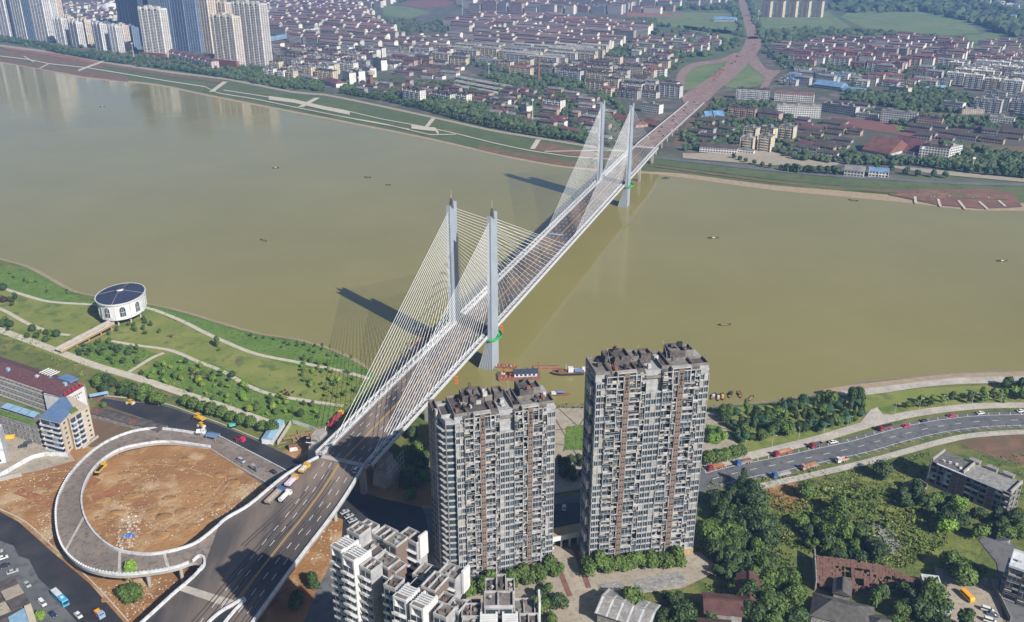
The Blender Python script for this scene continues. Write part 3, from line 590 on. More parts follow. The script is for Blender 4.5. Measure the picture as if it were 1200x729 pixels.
for s0, dirn, sg, tc in ((0.0, -1, 1, 16.9), (12.0, -1, -1, 14.2), (SPAN - 7, 1, 1, 17.2), (SPAN - 2, 1, -1, 12.6)):
    if 1:
        t0 = sg * tc
        p = MB(['pylon', 'white'])
        def ring(z, ls, ti, to):            # half length along, inner t, outer t
            a, b = (tc + ti, tc + to) if sg > 0 else (-tc - to, -tc - ti)
            return [bp(s0 - ls, a, z), bp(s0 - ls, b, z), bp(s0 + ls, b, z), bp(s0 + ls, a, z)]
        secs = [ring(-2, 5.9, -8.2, 1.5), ring(8, 5.8, -5.0, 1.5), ring(16, 5.6, -2.6, 1.45), ring(21, 5.5, -1.6, 1.45), ring(96.5, 5.1, -1.3, 1.3)]
        for a, b in zip(secs, secs[1:]):
            k = len(p.v); p.v += [tuple(q) for q in a + b]
            for i in range(4): j = (i + 1) % 4; p.f.append((k + i, k + j, k + 4 + j, k + 4 + i)); p.m.append(0)
        top = secs[-1]; up1 = Vector((0, 0, 3.6)); up0 = Vector((0, 0, .6)); mid = (top[0] + top[1]) / 2; mid2 = (top[2] + top[3]) / 2
        a, b = (3, 2), (0, 1)                # slotted top: two prongs rising to the ends
        for i0, i1, sv in ((0, 1, -1), (3, 2, 1)):
            q0 = top[i0]; q1 = top[i1]; din = BU * (-sv * 3.8)
            p.hexa([q0, q1, q1 + din, q0 + din, q0 + up1, q1 + up1, q1 + din + up0, q0 + din + up0] if sv < 0 else [q0 + din, q1 + din, q1, q0, q0 + din + up0, q1 + din + up0, q1 + up1, q0 + up1])
        k = len(p.v); p.v += [tuple(q) for q in top]; p.f.append((k, k + 1, k + 2, k + 3)); p.m.append(0)
        py = p.build('pylon', bridge)
        g = MB('pylon')                       # pale arris strips either side of the cable groove, and footing ribs
        for dt in (-1.15, 1.15):
            for e in (-1, 1):
                g.hexa([bp(s0 + e * 5.55 + x, t0 + dt + y, z) for z in (22.4,) for x, y in ((-.15, -.22), (.15, -.22), (.15, .22), (-.15, .22))] +
                       [bp(s0 + e * 5.12 + x, t0 + dt * .85 + y, z) for z in (96,) for x, y in ((-.15, -.22), (.15, -.22), (.15, .22), (-.15, .22))])
        for i in range(6):
            f_ = i / 5
            x0 = tc - 7.9 + f_ * 9.2; x1 = tc - 1.5 + f_ * 2.8
            g.tube(bp(s0 - 5.95, sg * x0, -1), bp(s0 - 5.55, sg * x1, 20.6), .28, 4)
        g.build('rib', py, off=bridge.location)
        sp = MB(['roof_dark', 'steel']); c = bp(s0, t0, 0)
        sp.rbox(c.x, c.y, 97.0, 2.6, 2.0, 4.2, 1.23, 0, .75); sp.rbox(c.x, c.y, 101.2, 1.7, 1.4, 2.2, 1.23, 0, .5); sp.tube((c.x, c.y, 103), (c.x, c.y, 108.5), .16, 5, 1, .05)
        sp.build('spire', py, off=bridge.location)
        # green work platform round the outside of the leg
        if sg > 0 or s0 == 12:
            g = MB('green_paint'); z = 20.4; n = 14; pr = []
            for i in range(n + 1):
                a = math.pi * (i / n) - math.pi / 2; pr.append((math.cos(a), math.sin(a)))
            def pp(r, c_, zz): return bp(s0 + c_[1] * r * 1.25, sg * (tc - .6 + c_[0] * r * .95), zz)
            for c1, c2 in zip(pr, pr[1:]):
                g.hexa([pp(3.6, c1, z), pp(6.3, c1, z), pp(6.3, c2, z), pp(3.6, c2, z), pp(3.6, c1, z + .3), pp(6.3, c1, z + .3), pp(6.3, c2, z + .3), pp(3.6, c2, z + .3)])
                g.hexa([pp(6.2, c1, z + .3), pp(6.35, c1, z + .3), pp(6.35, c2, z + .3), pp(6.2, c2, z + .3), pp(6.2, c1, z + 1.5), pp(6.35, c1, z + 1.5), pp(6.35, c2, z + 1.5), pp(6.2, c2, z + 1.5)])
            o = g.build('work_platform', py, off=bridge.location); o['label'] = 'bright green curved work platform with rail around the pylon'
        for side in (-1, 1):
            outer = side == dirn; N = 22 if outer else 24
            for i in range(N):
                f_ = i / (N - 1); sa = s0 + side * (11 + f_ * ((157 if outer else 179) - 13))
                sa = max(S_A + 3, min(S_B - 3, sa)); zt = 50 + 45.5 * f_ ** .82
                c = MB('cable'); c.tube(bp(sa, sg * 12.6, 22.6), bp(s0 + side * 5.1, sg * tc, zt), .11, 4); c.build('stay_cable', bridge)
for s0 in (6, SPAN - 4):
    d = MB('pylon'); d.hexa([bp(s0 - 3, -13, 17), bp(s0 - 3, 13, 17), bp(s0 + 3, 13, 17), bp(s0 + 3, -13, 17), bp(s0 - 3, -13, 20.3), bp(s0 - 3, 13, 20.3), bp(s0 + 3, 13, 20.3), bp(s0 + 3, -13, 20.3)]); d.build('crossbeam', bridge)
for s_ in (S_A + 1, S_B - 1, S_A + 75, S_B - 70):
    for t in (-9, 9): d = MB('concrete'); c = bp(s_, t, 0); d.rbox(c.x, c.y, 0, 3, 2.4, 19.4, 1.23); d.build('pier', bridge)
for t in (-18.3, 18.3):                                                     # little orange maintenance cradles
    if t > 0:
        for s_ in (12, -62):
            d = MB('orange'); 
            for a in (0, 1.4):
                for b in (0, 1.4): d.tube(bp(s_ + a, t - 1.2 + b, 18.2), bp(s_ + a, t - 1.2 + b, 22.5), .1, 4)
            for z in (18.2, 20, 22.4): d.beam(bp(s_, t - 1.2, z), bp(s_ + 1.4, t + .2, z), 1.3, .15)
            o = d.build('maintenance_cradle', bridge); o['label'] = 'small orange lattice cradle hanging from the bridge edge'

# far approach of the bridge
fa = thing('far_approach_viaduct', 'reddish approach deck with white kerbs running from far bridge end', 'road deck', tuple(bp(S_B + 10, 0, 0)), world=True)
se = [S_B + 2.4 + (925 - S_B - 2) * i / 24 for i in range(25)]
def fz(s): return max(8.2, 22 - max(0, s - S_B - 20) * .037)
d = MB('ramp_concrete'); d.strip([bp(s, -12.3, fz(s)) for s in se], [bp(s, 12.3, fz(s)) for s in se]); d.strip([bp(s, 12.3, fz(s)) for s in se], [bp(s, 12.3, max(NZ, fz(s) - 2)) for s in se]); d.strip([bp(s, -12.3, max(NZ, fz(s) - 2)) for s in se], [bp(s, -12.3, fz(s)) for s in se]); d.build('deck', fa)
d = MB('road_pink'); d.strip([bp(s, -10.8, fz(s) + .05) for s in se], [bp(s, 10.8, fz(s) + .05) for s in se]); o = d.build('road_surface', fa)
for t in (-12, 12): d = MB('white'); d.wall([bp(s, t, fz(s)) for s in se], .7, 1.0); d.build('parapet', fa)
d = MB('line')
for t in (-7.6, -4, 0, 4, 7.6):
    s = S_B + 5
    while s < 900: d.face([bp(s, t - .16, fz(s) + .09), bp(s, t + .16, fz(s) + .09), bp(s + 5, t + .16, fz(s + 5) + .09), bp(s + 5, t - .16, fz(s + 5) + .09)]); s += 11
for s in (S_B + 78, S_B + 170, S_B + 255): d.face([bp(s, -10.8, fz(s) + .1), bp(s, 10.8, fz(s) + .1), bp(s + 1, 10.8, fz(s + 1) + .1), bp(s + 1, -10.8, fz(s + 1) + .1)])
d.build('lane_line', fa)
for s in range(int(S_B) + 30, 860, 36):
    for t in (-7, 7):
        if fz(s) > NZ + 3: d = MB('concrete'); c = bp(s, t, 0); d.cyl(c.x, c.y, 3, fz(s) - .4, 1.1, n=8); d.build('pier', fa)

# ================================================================ NEAR APPROACH ROAD AND LOOP RAMP
ap = thing('elevated_approach_road', 'wide elevated asphalt approach road with dashed lanes leading onto the bridge', 'road deck', tuple(at(330, 640, GZ)), world=True)
Lp = [(*tuple(bp(S_A - 3, -12.0, 22))[:2], 22)] + [tuple(at(*q)) for q in ((336, 557, 20.5), (293, 592, 18.4), (256, 617, 16.4), (238, 664, 14.4), (200, 700, 12.8), (165, 732, 11.6), (128, 765, 10.6), (90, 800, 9.5))]
Rp = [(*tuple(bp(S_A - 3, 12.0, 22))[:2], 22)] + [tuple(at(*q)) for q in ((408, 577, 20.2), (386, 609, 18.6), (363, 639, 17.0), (336, 675, 15.3), (297, 729, 13.0), (272, 762, 11.8), (250, 790, 10.8), (230, 815, 9.8))]
def sub(pl): return smooth(pl, 6)
LA, RA = sub(Lp), sub(Rp)
d = MB(['asphalt', 'concrete']); dn = Vector((0, 0, -1.7))
LAv = [Vector(p) for p in LA]; RAv = [Vector(p) for p in RA]
d.strip(LAv, RAv); d.strip([p + dn for p in LAv], LAv, 1) ; d.strip(RAv, [p + dn for p in RAv], 1)
d.build('deck', ap)
d = MB('white'); d.wall([Vector(p) for p in RA], .8, 1.15); d.build('parapet', ap)
k4 = 6 * 3 + 1
d = MB('white'); d.wall([Vector(p) for p in LA[:k4]], .8, 1.15); d.build('parapet', ap)
d = MB('white'); d.wall([Vector(p) for p in LA[24:]], .8, 1.15); d.build('parapet', ap)
def cross(f_, wl): 
    n = len(LA) - 1; i = min(n - 1, int(wl * n)); t = wl * n - i
    a = LAv[i].lerp(LAv[i + 1], t); b = RAv[i].lerp(RAv[i + 1], t); return a.lerp(b, f_)
# dashed lines measured in metres from the right-hand edge so they run with the road
ln = MB('line'); yl = MB('yellow_line')
dirs = []
for i, q in enumerate(RAv):
    a = RAv[max(0, i - 1)]; b = RAv[min(len(RAv) - 1, i + 1)]; h = (b - a); h.z = 0; h.normalize(); dirs.append(Vector((h.y, -h.x, 0)))
def offline(off):
    out = []
    for q, n in zip(RAv, dirs): out.append(Vector((q.x, q.y, q.z + .09)) + n * off)
    return out
for off in (4.6, 8.2, 15.9, 19.5): dashes(ln, offline(off), 3.6, 5.4, .26, 0, 0)
for off in (11.75, 12.35): L_, R_ = ribbon(offline(off), .26); yl.strip(L_, R_)
for o0, o1, a_, b_ in ((6.2, 7.5, .2, .7), (9.4, 10.2, .1, .5), (14, 17, .3, .9), (17.6, 21.4, .15, .75), (2.4, 3.2, .35, .95), (21, 26, .2, .45), (13.4, 13.9, .05, .6), (10.4, 9.1, .55, .98)):
    for w_ in (0, 1.7):
        n0, n1 = int(a_ * (len(RAv) - 1)), int(b_ * (len(RAv) - 1)); tm_ = MB('tyre_mark'); pp_ = [Vector((RAv[i].x, RAv[i].y, RAv[i].z + .05)) + dirs[i] * (o0 + w_ + (o1 - o0) * (i - n0) / max(1, n1 - n0)) for i in range(n0, n1 + 1)]; L_, R_ = ribbon(pp_, .42); tm_.strip(L_, R_); tm_.build('tyre_mark', ap)
ln.build('lane_line', ap); yl.build('centre_line', ap)
for w_ in (.585, .0):
    if w_: d = MB('pale_concrete'); a0, b0, a1, b1 = cross(0, w_ - .012), cross(.66, w_ + .0), cross(0, w_ + .010), cross(.66, w_ + .022); up = Vector((0, 0, .12)); d.face([a0 + up, a1 + up, b1 + up, b0 + up][::1]); d.face([a0 + up, b0 + up, b1 + up, a1 + up]); 
    if w_: d.v = d.v[:4]; d.f = d.f[:1]; d.m = d.m[:1]; d.build('expansion_joint', ap)
# the slip lane nose on the right: two white parapets with a slot between them
for q in (((287, 702, 14.2), (262, 716, 13.5), (244, 731, 12.6), (215, 762, 11.2)), ((288, 704, 14.2), (276, 716, 13.4), (262, 733, 12.5), (240, 764, 11.2))):
    d = MB('white'); d.wall([Vector(p) for p in smooth([tuple(at(*c)) for c in q], 5)], .8, 1.15); d.build('parapet', ap)
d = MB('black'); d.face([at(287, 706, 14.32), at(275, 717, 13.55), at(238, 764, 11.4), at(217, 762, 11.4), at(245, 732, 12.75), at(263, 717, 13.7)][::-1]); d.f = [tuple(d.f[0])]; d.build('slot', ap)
for wl in (.14, .3, .46, .62, .8, .95):
    for f_ in (.2, .5, .8):
        c = cross(f_, wl); d = MB('concrete'); d.cyl(c.x, c.y, 0, c.z - 1.2, .9, n=8); d.build('pier', ap)
loop = thing('loop_ramp', 'curved elevated ramp with white parapets looping around bare earth', 'ramp', tuple(at(120, 600, GZ)), world=True)
inn = [(256, 617, 16.5), (230, 637, 15.3), (200, 647, 14.6), (170, 650.5, 13.8), (137, 645, 12.8), (112, 627, 11.6), (98, 602, 10.4), (97, 576, 9.4), (110, 550, 8.5), (135, 530, 7.7), (165, 521.5, 7.0), (200, 518.5, 6.3), (247, 524.5, 5.3)]
out = [(240, 661, 14.6), (226, 659, 14.3), (205, 666, 13.9), (172, 672, 13.4), (135, 674, 12.6), (98, 665, 11.6), (74, 643, 10.5), (66, 612, 9.5), (70, 580, 8.7), (92, 545, 7.9), (130, 516, 7.1), (180, 503, 6.4), (252, 512, 5.3)]
IN = smooth([tuple(at(*q)) for q in inn], 8); OUT = smooth([tuple(at(*q)) for q in out], 8)
INv = [Vector(p) for p in IN]; OUTv = [Vector(p) for p in OUT]
d = MB(['ramp_concrete', 'concrete']); dn = Vector((0, 0, -1.5)); d.strip(INv, OUTv); d.strip([p + dn for p in INv], INv, 1); d.strip(OUTv, [p + dn for p in OUTv], 1)
d.f = [tuple(reversed(f)) for f in d.f]; d.build('deck', loop)
o = MB('white'); o.wall(INv, .7, 1.2); o.build('parapet', loop)
o = MB('white'); o.wall(OUTv[10:], .7, 1.2); o.build('parapet', loop)
o = MB('white_paint')
for p, h in along(OUTv[18:70], 1.6):                                       # posts that stripe the outer parapet
    o.rbox(p.x, p.y, p.z + 1.2, .22, .8, .35, h)
o = o.build('parapet_post', loop, kind='stuff')
o = MB(['white_paint', 'pale_concrete']); nose = smooth([tuple(at(*q)) for q in ((226, 659, 14.4), (233, 653, 14.6), (239, 655, 14.7), (240, 662, 14.6), (236, 668, 14.4), (232, 670, 14.3))], 5); o.wall([Vector(p) for p in nose], .8, 1.2); o.build('nose_parapet', loop)
for k in (18, 31, 47): 
    a, b = INv[k], OUTv[k]; up = Vector((0, 0, .05)); o = MB('pale_concrete'); L_, R_ = ribbon([a + up, b + up], 1.3); o.strip(L_, R_); o.build('expansion_joint', loop)
for k in (14, 24, 36, 46, 56, 66, 76, 86):
    c = (INv[k] + OUTv[k]) / 2; e = (OUTv[k] - INv[k]).normalized()
    for f_ in (-2.6, 2.6): q = c + e * f_; o = MB('concrete'); o.cyl(q.x, q.y, 3, c.z - 1.3, .75, n=8); o.build('pier', loop)
# low flat piece of road where the ramp lands, between two kerb walls
o = patch('ramp_foot_road', [(245, 525), (252, 511), (300, 534), (345, 560), (385, 585), (370, 600), (320, 572), (280, 548)], 'ramp_concrete', 12)
def fence_wall(name, label, px, h, wd=.4, material='white', z=GZ, cat='wall', sm=3, place=None):
    pts = [Vector(p) for p in pxl(px, z, sm)]; t = thing(name, label, cat, tuple(pts[0]), world=True, place=place)
    L = along(pts, 6.0); pan = MB(material)
    for (a, h1), (b, _) in zip(L, L[1:]): pn = MB(material); pn.beam(a, a.lerp(b, .97), wd, h); pn.build('wall_panel', t)
    return t
fence_wall('kerb_wall', 'long white kerb wall on far side of the ramp foot', [(253, 510), (300, 534), (336, 553), (352, 563)], 1.0)
fence_wall('kerb_wall', 'long pale kerb wall beside the bare earth at ramp foot', [(247, 527), (280, 548), (320, 571)], .8, material='pale_concrete')
fence_wall('site_wall', 'pale concrete panel wall between yard and bare earth', [(-10, 566), (20, 548), (43, 536), (60, 534.5), (84, 535.5)], 2.4)
fence_wall('site_wall', 'low concrete wall beside old shed roof, upper edge of bare earth', [(97, 526), (122, 508)], 1.4, material='pale_concrete')
# ================================================================ THE TWIN RIVERSIDE APARTMENT TOWERS
FH = 2.93
def balcony_mesh(kind, wd, dp=1.5):
    b = MB(['frame_white', 'tint_glass', 'bay_wall', 'awning_tan', 'glass']); f = FH
    b.box(0, -dp, 0, wd, 0, .16, 0)                                          # slab
    if kind == 0:                                                            # open, white parapet
        b.box(0, -dp, .16, wd, -dp + .1, .72, 0); b.box(0, -.02, .16, wd, .05, f - .02, 2); b.box(wd * .2, -.06, .3, wd * .62, -.02, 2.3, 4); b.box(0, -dp, .16, .1, 0, .95, 0)
    elif kind == 1:                                                          # glazed in with white mullions
        b.box(.08, -dp + .05, .16, wd - .08, -dp + .12, f - .2, 1); b.box(0, -dp, .8, wd, -dp + .05, .92, 0); b.box(0, -dp, .16, wd, -dp + .05, .3, 0)
        for i in range(4): x = wd * i / 3; b.box(max(0, x - .05), -dp - .01, .16, min(wd, x + .05), -dp + .06, f - .02, 0)
        b.box(0, -.02, .16, wd, .05, f - .02, 2)
    elif kind == 2:                                                          # glass parapet, tan awning over the left half
        b.box(0, -dp, .16, wd, -dp + .06, 1.05, 1); b.box(0, -dp - .01, 1.05, wd, -dp + .08, 1.13, 0); b.box(0, -.02, .16, wd, .05, f - .02, 2); b.box(wd * .35, -.07, .3, wd * .8, -.02, 2.3, 4)
        b.hexa([(0, -dp, 1.7), (wd * .55, -dp, 1.7), (wd * .55, -.02, 2.6), (0, -.02, 2.6), (0, -dp, 1.78), (wd * .55, -dp, 1.78), (wd * .55, -.02, 2.68), (0, -.02, 2.68)], 3)
    elif kind == 3:                                                          # stepped parapet and white side fin
        b.box(0, -dp, .16, wd * .5, -dp + .1, .8, 0); b.box(wd * .5, -dp, .16, wd, -dp + .06, .55, 1); b.box(wd - .18, -dp - .1, 0, wd, 0, f, 0); b.box(0, -.02, .16, wd, .05, f - .02, 2); b.box(wd * .1, -.06, .3, wd * .5, -.02, 2.3, 4)
    elif kind == 4:                                                          # half glazed
        b.box(0, -dp, .16, wd * .55, -dp + .08, f - .2, 1); b.box(wd * .27, -dp - .02, .16, wd * .3, -dp, f - .1, 0); b.box(wd * .55, -dp, .16, wd, -dp + .1, .95, 0); b.box(0, -.02, .16, wd, .05, f - .02, 2); b.box(wd * .6, -.06, .3, wd * .9, -.02, 2.3, 4)
        b.box(0, -dp - .02, .86, wd * .55, -dp, .96, 0)
    return b.mesh('balcony')
def window_mesh(wd, h=1.6, mull=2, pane='tint_glass'):
    b = MB(['frame_white', pane]); b.box(0, -.10, 0, wd, 0, h, 1)
    b.box(-.06, -.16, -.1, wd + .06, .02, 0, 0); b.box(-.06, -.16, h, wd + .06, .02, h + .09, 0)
    for i in range(mull + 1): x = wd * i / mull; b.box(x - .05, -.15, 0, x + .05, .02, h, 0)
    return b.mesh('window')
def parapet_box(b, x0, y0, z, x1, y1, h, mw=0, mf=1, t=.3, ph=1.1):        # roof volume with raised parapet and dark floor
    b.box(x0, y0, z, x1, y1, z + h, mw)
    zt = z + h; b.face([(x0 + t, y0 + t, zt + .03), (x1 - t, y0 + t, zt + .03), (x1 - t, y1 - t, zt + .03), (x0 + t, y1 - t, zt + .03)], mf)
    b.box(x0, y0, zt, x1, y0 + t, zt + ph, mw); b.box(x0, y1 - t, zt, x1, y1, zt + ph, mw); b.box(x0, y0 + t, zt, x0 + t, y1 - t, zt + ph, mw); b.box(x1 - t, y0 + t, zt, x1, y1 - t, zt + ph, mw)
BM = {}
def bmesh_for(kind, wd):
    k = (kind, round(wd, 1))
    if k not in BM: BM[k] = balcony_mesh(kind, wd)
    return BM[k]
def big_tower(label, A, B, floors, depth, seed, wing):
    rd = random.Random(seed); A = Vector(A); B = Vector(B); W = (B - A).length; rz = math.atan2(B.y - A.y, B.x - A.x)
    t = thing('apartment_tower', label, 'apartment tower', (A.x, A.y, GZ), rz); Hh = floors * FH; z0 = 3.2
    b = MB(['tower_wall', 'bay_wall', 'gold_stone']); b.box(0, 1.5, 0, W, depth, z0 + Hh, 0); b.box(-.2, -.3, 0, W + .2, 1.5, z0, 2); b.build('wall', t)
    b = MB(['frame_white', 'gold_stone', 'black'])
    x = 1.5
    while x < W - 2: b.box(x, -.7, 0, x + .7, -.3, z0, 0 if rd.random() < .4 else 1); x += 3.4
    b.build('podium_column', t, kind='stuff')
    for f0, f1 in ((.1, .32), (.6, .84)): b = MB('frame_white'); b.box(W * f0, -1.1, z0 - .6, W * f1, 1, z0 + .5, 0); b.build('podium_frame', t)
    # bays, in fractions of the front: (from, to, type)
    bays = [(0, .085, 'w'), (.085, .175, 'b'), (.175, .235, 'b2'), (.235, .285, 's'), (.285, .385, 'b'), (.385, .435, 'b2'), (.435, .58, 'c'), (.58, .67, 'b'), (.67, .715, 'b2'), (.715, .765, 's'), (.765, .865, 'b'), (.865, .915, 'b2'), (.915, 1.0, 'w')]
    WM = {}
    for bi, (f0, f1, ty) in enumerate(bays):
        x0, x1 = W * f0, W * f1; wd = x1 - x0; top = floors - (3 if ty == 'c' else (1 if ty == 'w' else 0))
        if ty == 's':
            b = MB(['tile_brown', 'black', 'frame_white']); b.box(x0, -.9, z0 - 1, x1, 1.5, z0 + Hh + .6, 0); col = b.build('stair_column', t)
            sw = MB(['black', 'frame_white'])
            for xx in (.22, .62): sw.box(wd * xx, -.08, .12, wd * (xx + .2), 0, 1.02, 0)
            sw.box(wd * .18, -.1, 0, wd * .86, 0, .1, 1); swm = sw.mesh('stair_window')
            for k in range(floors): put('stair_window', swm, col, (x0, -.9, z0 + k * FH + .88))
            b = MB('black'); b.box(x0 + wd * .38, -.99, z0 + Hh - 6.5, x0 + wd * .62, -.9, z0 + Hh - 1, 0); b.build('slot_window', col)
            continue
        if ty in ('w', 'c'):
            n = 2 if ty == 'w' else 3; b = MB(['tower_wall']); b.box(x0, -.2 if ty == 'c' else .3, z0, x1, 1.5, z0 + top * FH, 0); b.build('bay_wall', t)
            ww = wd / n; key = round(ww, 2)
            if key not in WM: WM[key] = [window_mesh(ww * .86, 2.05, 2, pn) for pn in ('tint_glass', 'glass', 'glass', 'tint_glass', 'curtain')]
            y = -.2 if ty == 'c' else .3
            for k in range(top):
                for i in range(n): 
                    if rd.random() < .97: put('window', rd.choice(WM[key]), t, (x0 + ww * (i + .07), y, z0 + k * FH + .5))
                if ty == 'w' and k % 1 == 0:
                    b2 = BM.get(('ledge', round(wd, 1)))
                    if b2 is None: q = MB(['frame_white']); q.box(0, -.55, 0, wd, 0, .2, 0); q.box(0, -.55, .2, wd * .3, -.47, .6, 0); b2 = BM[('ledge', round(wd, 1))] = q.mesh('ledge')
                    put('ledge', b2, t, (x0, y, z0 + k * FH))
            b = MB('frame_white')
            for i in range(n + 1): xx = x0 + ww * i; b.box(xx - .09, y - .35, z0, xx + .09, y - .02, z0 + top * FH, 0)
            for k in range(0, top): b.box(x0, y - .3, z0 + k * FH - .06, x1, y - .03, z0 + k * FH + .12, 0)
            b.build('frame', t); continue
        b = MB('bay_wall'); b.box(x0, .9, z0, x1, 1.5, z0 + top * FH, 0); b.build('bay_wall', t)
        for k in range(top):
            kind = rd.choice([0, 1, 2, 3, 4, 0, 1]) if ty == 'b' else rd.choice([1, 1, 2, 0])
            out_ = 0 if (ty == 'b' or k % 2) else .5
            put('balcony', bmesh_for(kind, wd), t, (x0, .9 + out_, z0 + k * FH))
        ac = MB(['curtain', 'laundry'])
        for k in range(top):
            if rd.random() < .45: xx = x0 + rd.uniform(.3, max(.4, wd - 1.1)); ac.box(xx, -1.15, z0 + k * FH + .15, xx + .8, -.72, z0 + k * FH + .7, 0)
            if rd.random() < .3: xx = x0 + rd.uniform(.3, max(.4, wd - 1.4)); ac.box(xx, -.5, z0 + k * FH + 1.3, xx + rd.uniform(.4, 1.2), -.45, z0 + k * FH + 2.2, 1)
        ac.build('air_conditioners', t, kind='stuff')
        # tall white frames stepping between floors
        b = MB('frame_white'); k = 0
        while k < top:
            n = 2 + (k + bi) % 2; z1 = z0 + k * FH; z2 = z0 + min(top, k + n) * FH; s_ = (k // 2 + bi) % 2
            xx = x0 if s_ else x1 - .22; b.box(xx, -.95, z1, xx + .22, -.55, z2 - .1, 0); b.box(x0, -.95, z2 - .42, x1, -.62, z2 - .1, 0); k += n
        b.build('frame', t)
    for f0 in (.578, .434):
        b = MB('black'); b.box(W * f0 - .25, -.15, z0, W * f0 + .25, .95, z0 + Hh - 5, 0); b.build('shadow_gap', t)  # solid black strip; the shade of a narrow gap is put into its colour
    # crown: two raised white portals over the stair columns, stepped dark terraces behind
    zt = z0 + Hh
    for c in (.26, .74):
        b = MB(['frame_white', 'roof_dark', 'tile_brown', 'roof_mid'])
        xa, xb = W * (c - .085), W * (c + .085)
        b.box(xa, -1.0, zt - 5.6, xa + .35, 1.2, zt + 1.2, 0); b.box(xb - .35, -1.0, zt - 5.6, xb, 1.2, zt + 1.2, 0); b.box(xa, -1.0, zt + .9, xb, 1.2, zt + 1.35, 0)
        b.box(xa + .35, -.2, zt, xb - .35, 0, zt + .9, 1); b.build('crown_frame', t)
    def terr(x0, y0, x1, y1, h, mw, zb=None, ph=1.1):
        b = MB(['tower_wall', 'roof_dark', 'penthouse', 'roof_mid', 'frame_white']); parapet_box(b, x0, y0, zt if zb is None else zb, x1, y1, h, mw, 1 if rd.random() < .75 else 3, ph=ph); b.build('roof_terrace', t)
    terr(0.05, 1.55, W * .13, depth - .1, .1, 3); terr(W * .135, 1.3, W * .36, depth * .55, .15, 3)
    terr(W * .2, depth * .5, W * .34, depth * .97, 2.8, 2); terr(W * .13, depth * .58, W * .2, depth * .95, 2.6, 2); terr(W * .345, depth * .5, W * .42, depth * .9, 2.4, 3)
    terr(W * .365, 1.6, W * .43, depth * .48, .2, 2); terr(W * .435, .3, W * .575, depth * .5, .1, 3, zb=zt - 3); terr(W * .44, depth * .5, W * .53, depth * .8, 3.2, 2); terr(W * .58, 1.6, W * .66, depth * .95, .4, 3)
    terr(W * .665, 1.3, W * .86, depth * .5, .15, 3); terr(W * .7, depth * .5, W * .84, depth * .97, 3.0, 2); terr(W * .84, depth * .55, W * .92, depth * .93, 2.6, 3); terr(W * .865, 1.5, W - .05, depth * .5, .1, 3)
    b = MB(['penthouse', 'black', 'frame_white', 'rust'])
    for i in range(26):                                                      # tanks, sheds, pipes and small frames on the roof
        x = rd.uniform(1, W - 2); y = rd.uniform(3, depth - 2); h = rd.uniform(.6, 2.2); b.rbox(x, y, zt + rd.choice([.2, .2, 4.8]) if .2 < x / W < .34 or .7 < x / W < .84 else zt + .2, rd.uniform(.6, 2.2), rd.uniform(.6, 2), h, rd.choice([0, .3]), rd.choice([0, 1, 2, 2, 3, 0]))
    for i in range(9): x = rd.uniform(1, W - 1); b.tube((x, rd.uniform(2, depth - 1), zt), (x, rd.uniform(2, depth - 1), zt + rd.uniform(4, 7)), .06, 4, 2)
    b.build('roof_clutter', t, kind='stuff')
    # side and rear faces: floor bands and windows
    b = MB(['frame_white', 'glass'])
    for k in range(floors):
        z = z0 + k * FH
        b.box(-.5, 2.5, z + .0, 0, depth - 2, z + .14, 0); b.box(W, 2.5, z, W + .9, depth * .55, z + .9, 0); b.box(W, depth * .62, z + .8, W + .12, depth * .9, z + 2.3, 1)
        b.box(-.12, 3.2, z + .5, 0, depth * .45, z + 2.4, 1); b.box(-.12, depth * .6, z + .5, 0, depth * .92, z + 2.4, 1)
        if k % 3 == 0: b.box(-1.6, depth * .15, z, -.5, depth * .5, z + FH * 1.2, 0)
        for i in range(8): xx = W * (.05 + i * .12); b.box(xx, depth, z + .8, xx + 2, depth + .1, z + 2.3, 1)
    b.build('side_balconies', t, kind='stuff')
    if wing:                                                                 # chamfered glass corner with curved balconies
        g = MB(['frame_white', 'glass', 'tower_wall']); cx, cy = -9.6, 6.2
        ftp = [(0, 1.6), (-3.4, 2.2), (-4.9, 8.4), (-5.5, 9.6), (-7.2, 17.0), (-7.0, depth + 1), (0, depth + 1)]
        g.prism(ftp, 0, z0 + Hh - 1.5, 2, 2); g.build('wing_wall', t)
        def seg(p, q, z, h, o_, m, name=None, mbx=None):
            p = Vector((*p, z)); q = Vector((*q, z)); d = (q - p).normalized(); n = Vector((-d.y, d.x, 0)); n = -n if n.y > 0 or (n.y == 0) else n
            n = Vector((d.y, -d.x, 0)) if Vector((d.y, -d.x, 0)).y < 0 else Vector((-d.y, d.x, 0))
            mbx.hexa([p + n * o_, q + n * o_, q - n * .01, p - n * .01] + [v + Vector((0, 0, h)) for v in (p + n * o_, q + n * o_, q - n * .01, p - n * .01)], m)
        gl = MB(['frame_white', 'glass'])
        for k in range(floors - 1):
            z = z0 + k * FH
            bb = MB(['frame_white', 'glass']); seg(ftp[1], ftp[2], z, .16, 1.5, 0, mbx=bb); 
            p, q = Vector((*ftp[1], z)), Vector((*ftp[2], z)); seg((p.x * .98, p.y), (q.x, q.y), z + .5, 1.9, .06, 1, mbx=bb)
            for i in range(3):
                a = i / 3; c = (i + 1) / 3; d = (q - p).normalized(); n = Vector((d.y, -d.x, 0)) if d.y < 0 else Vector((d.y, -d.x, 0)); n = n if n.y < 0 else -n
                o1 = 1.3 + .45 * math.sin(math.pi * a); o2 = 1.3 + .45 * math.sin(math.pi * c); P1 = p.lerp(q, a) + n * o1; P2 = p.lerp(q, c) + n * o2; u = Vector((0, 0, .42))
                bb.hexa([P1, P2, P2 - n * .1, P1 - n * .1, P1 + u, P2 + u, P2 - n * .1 + u, P1 - n * .1 + u], 0)
            bb.build('curved_balcony', t)
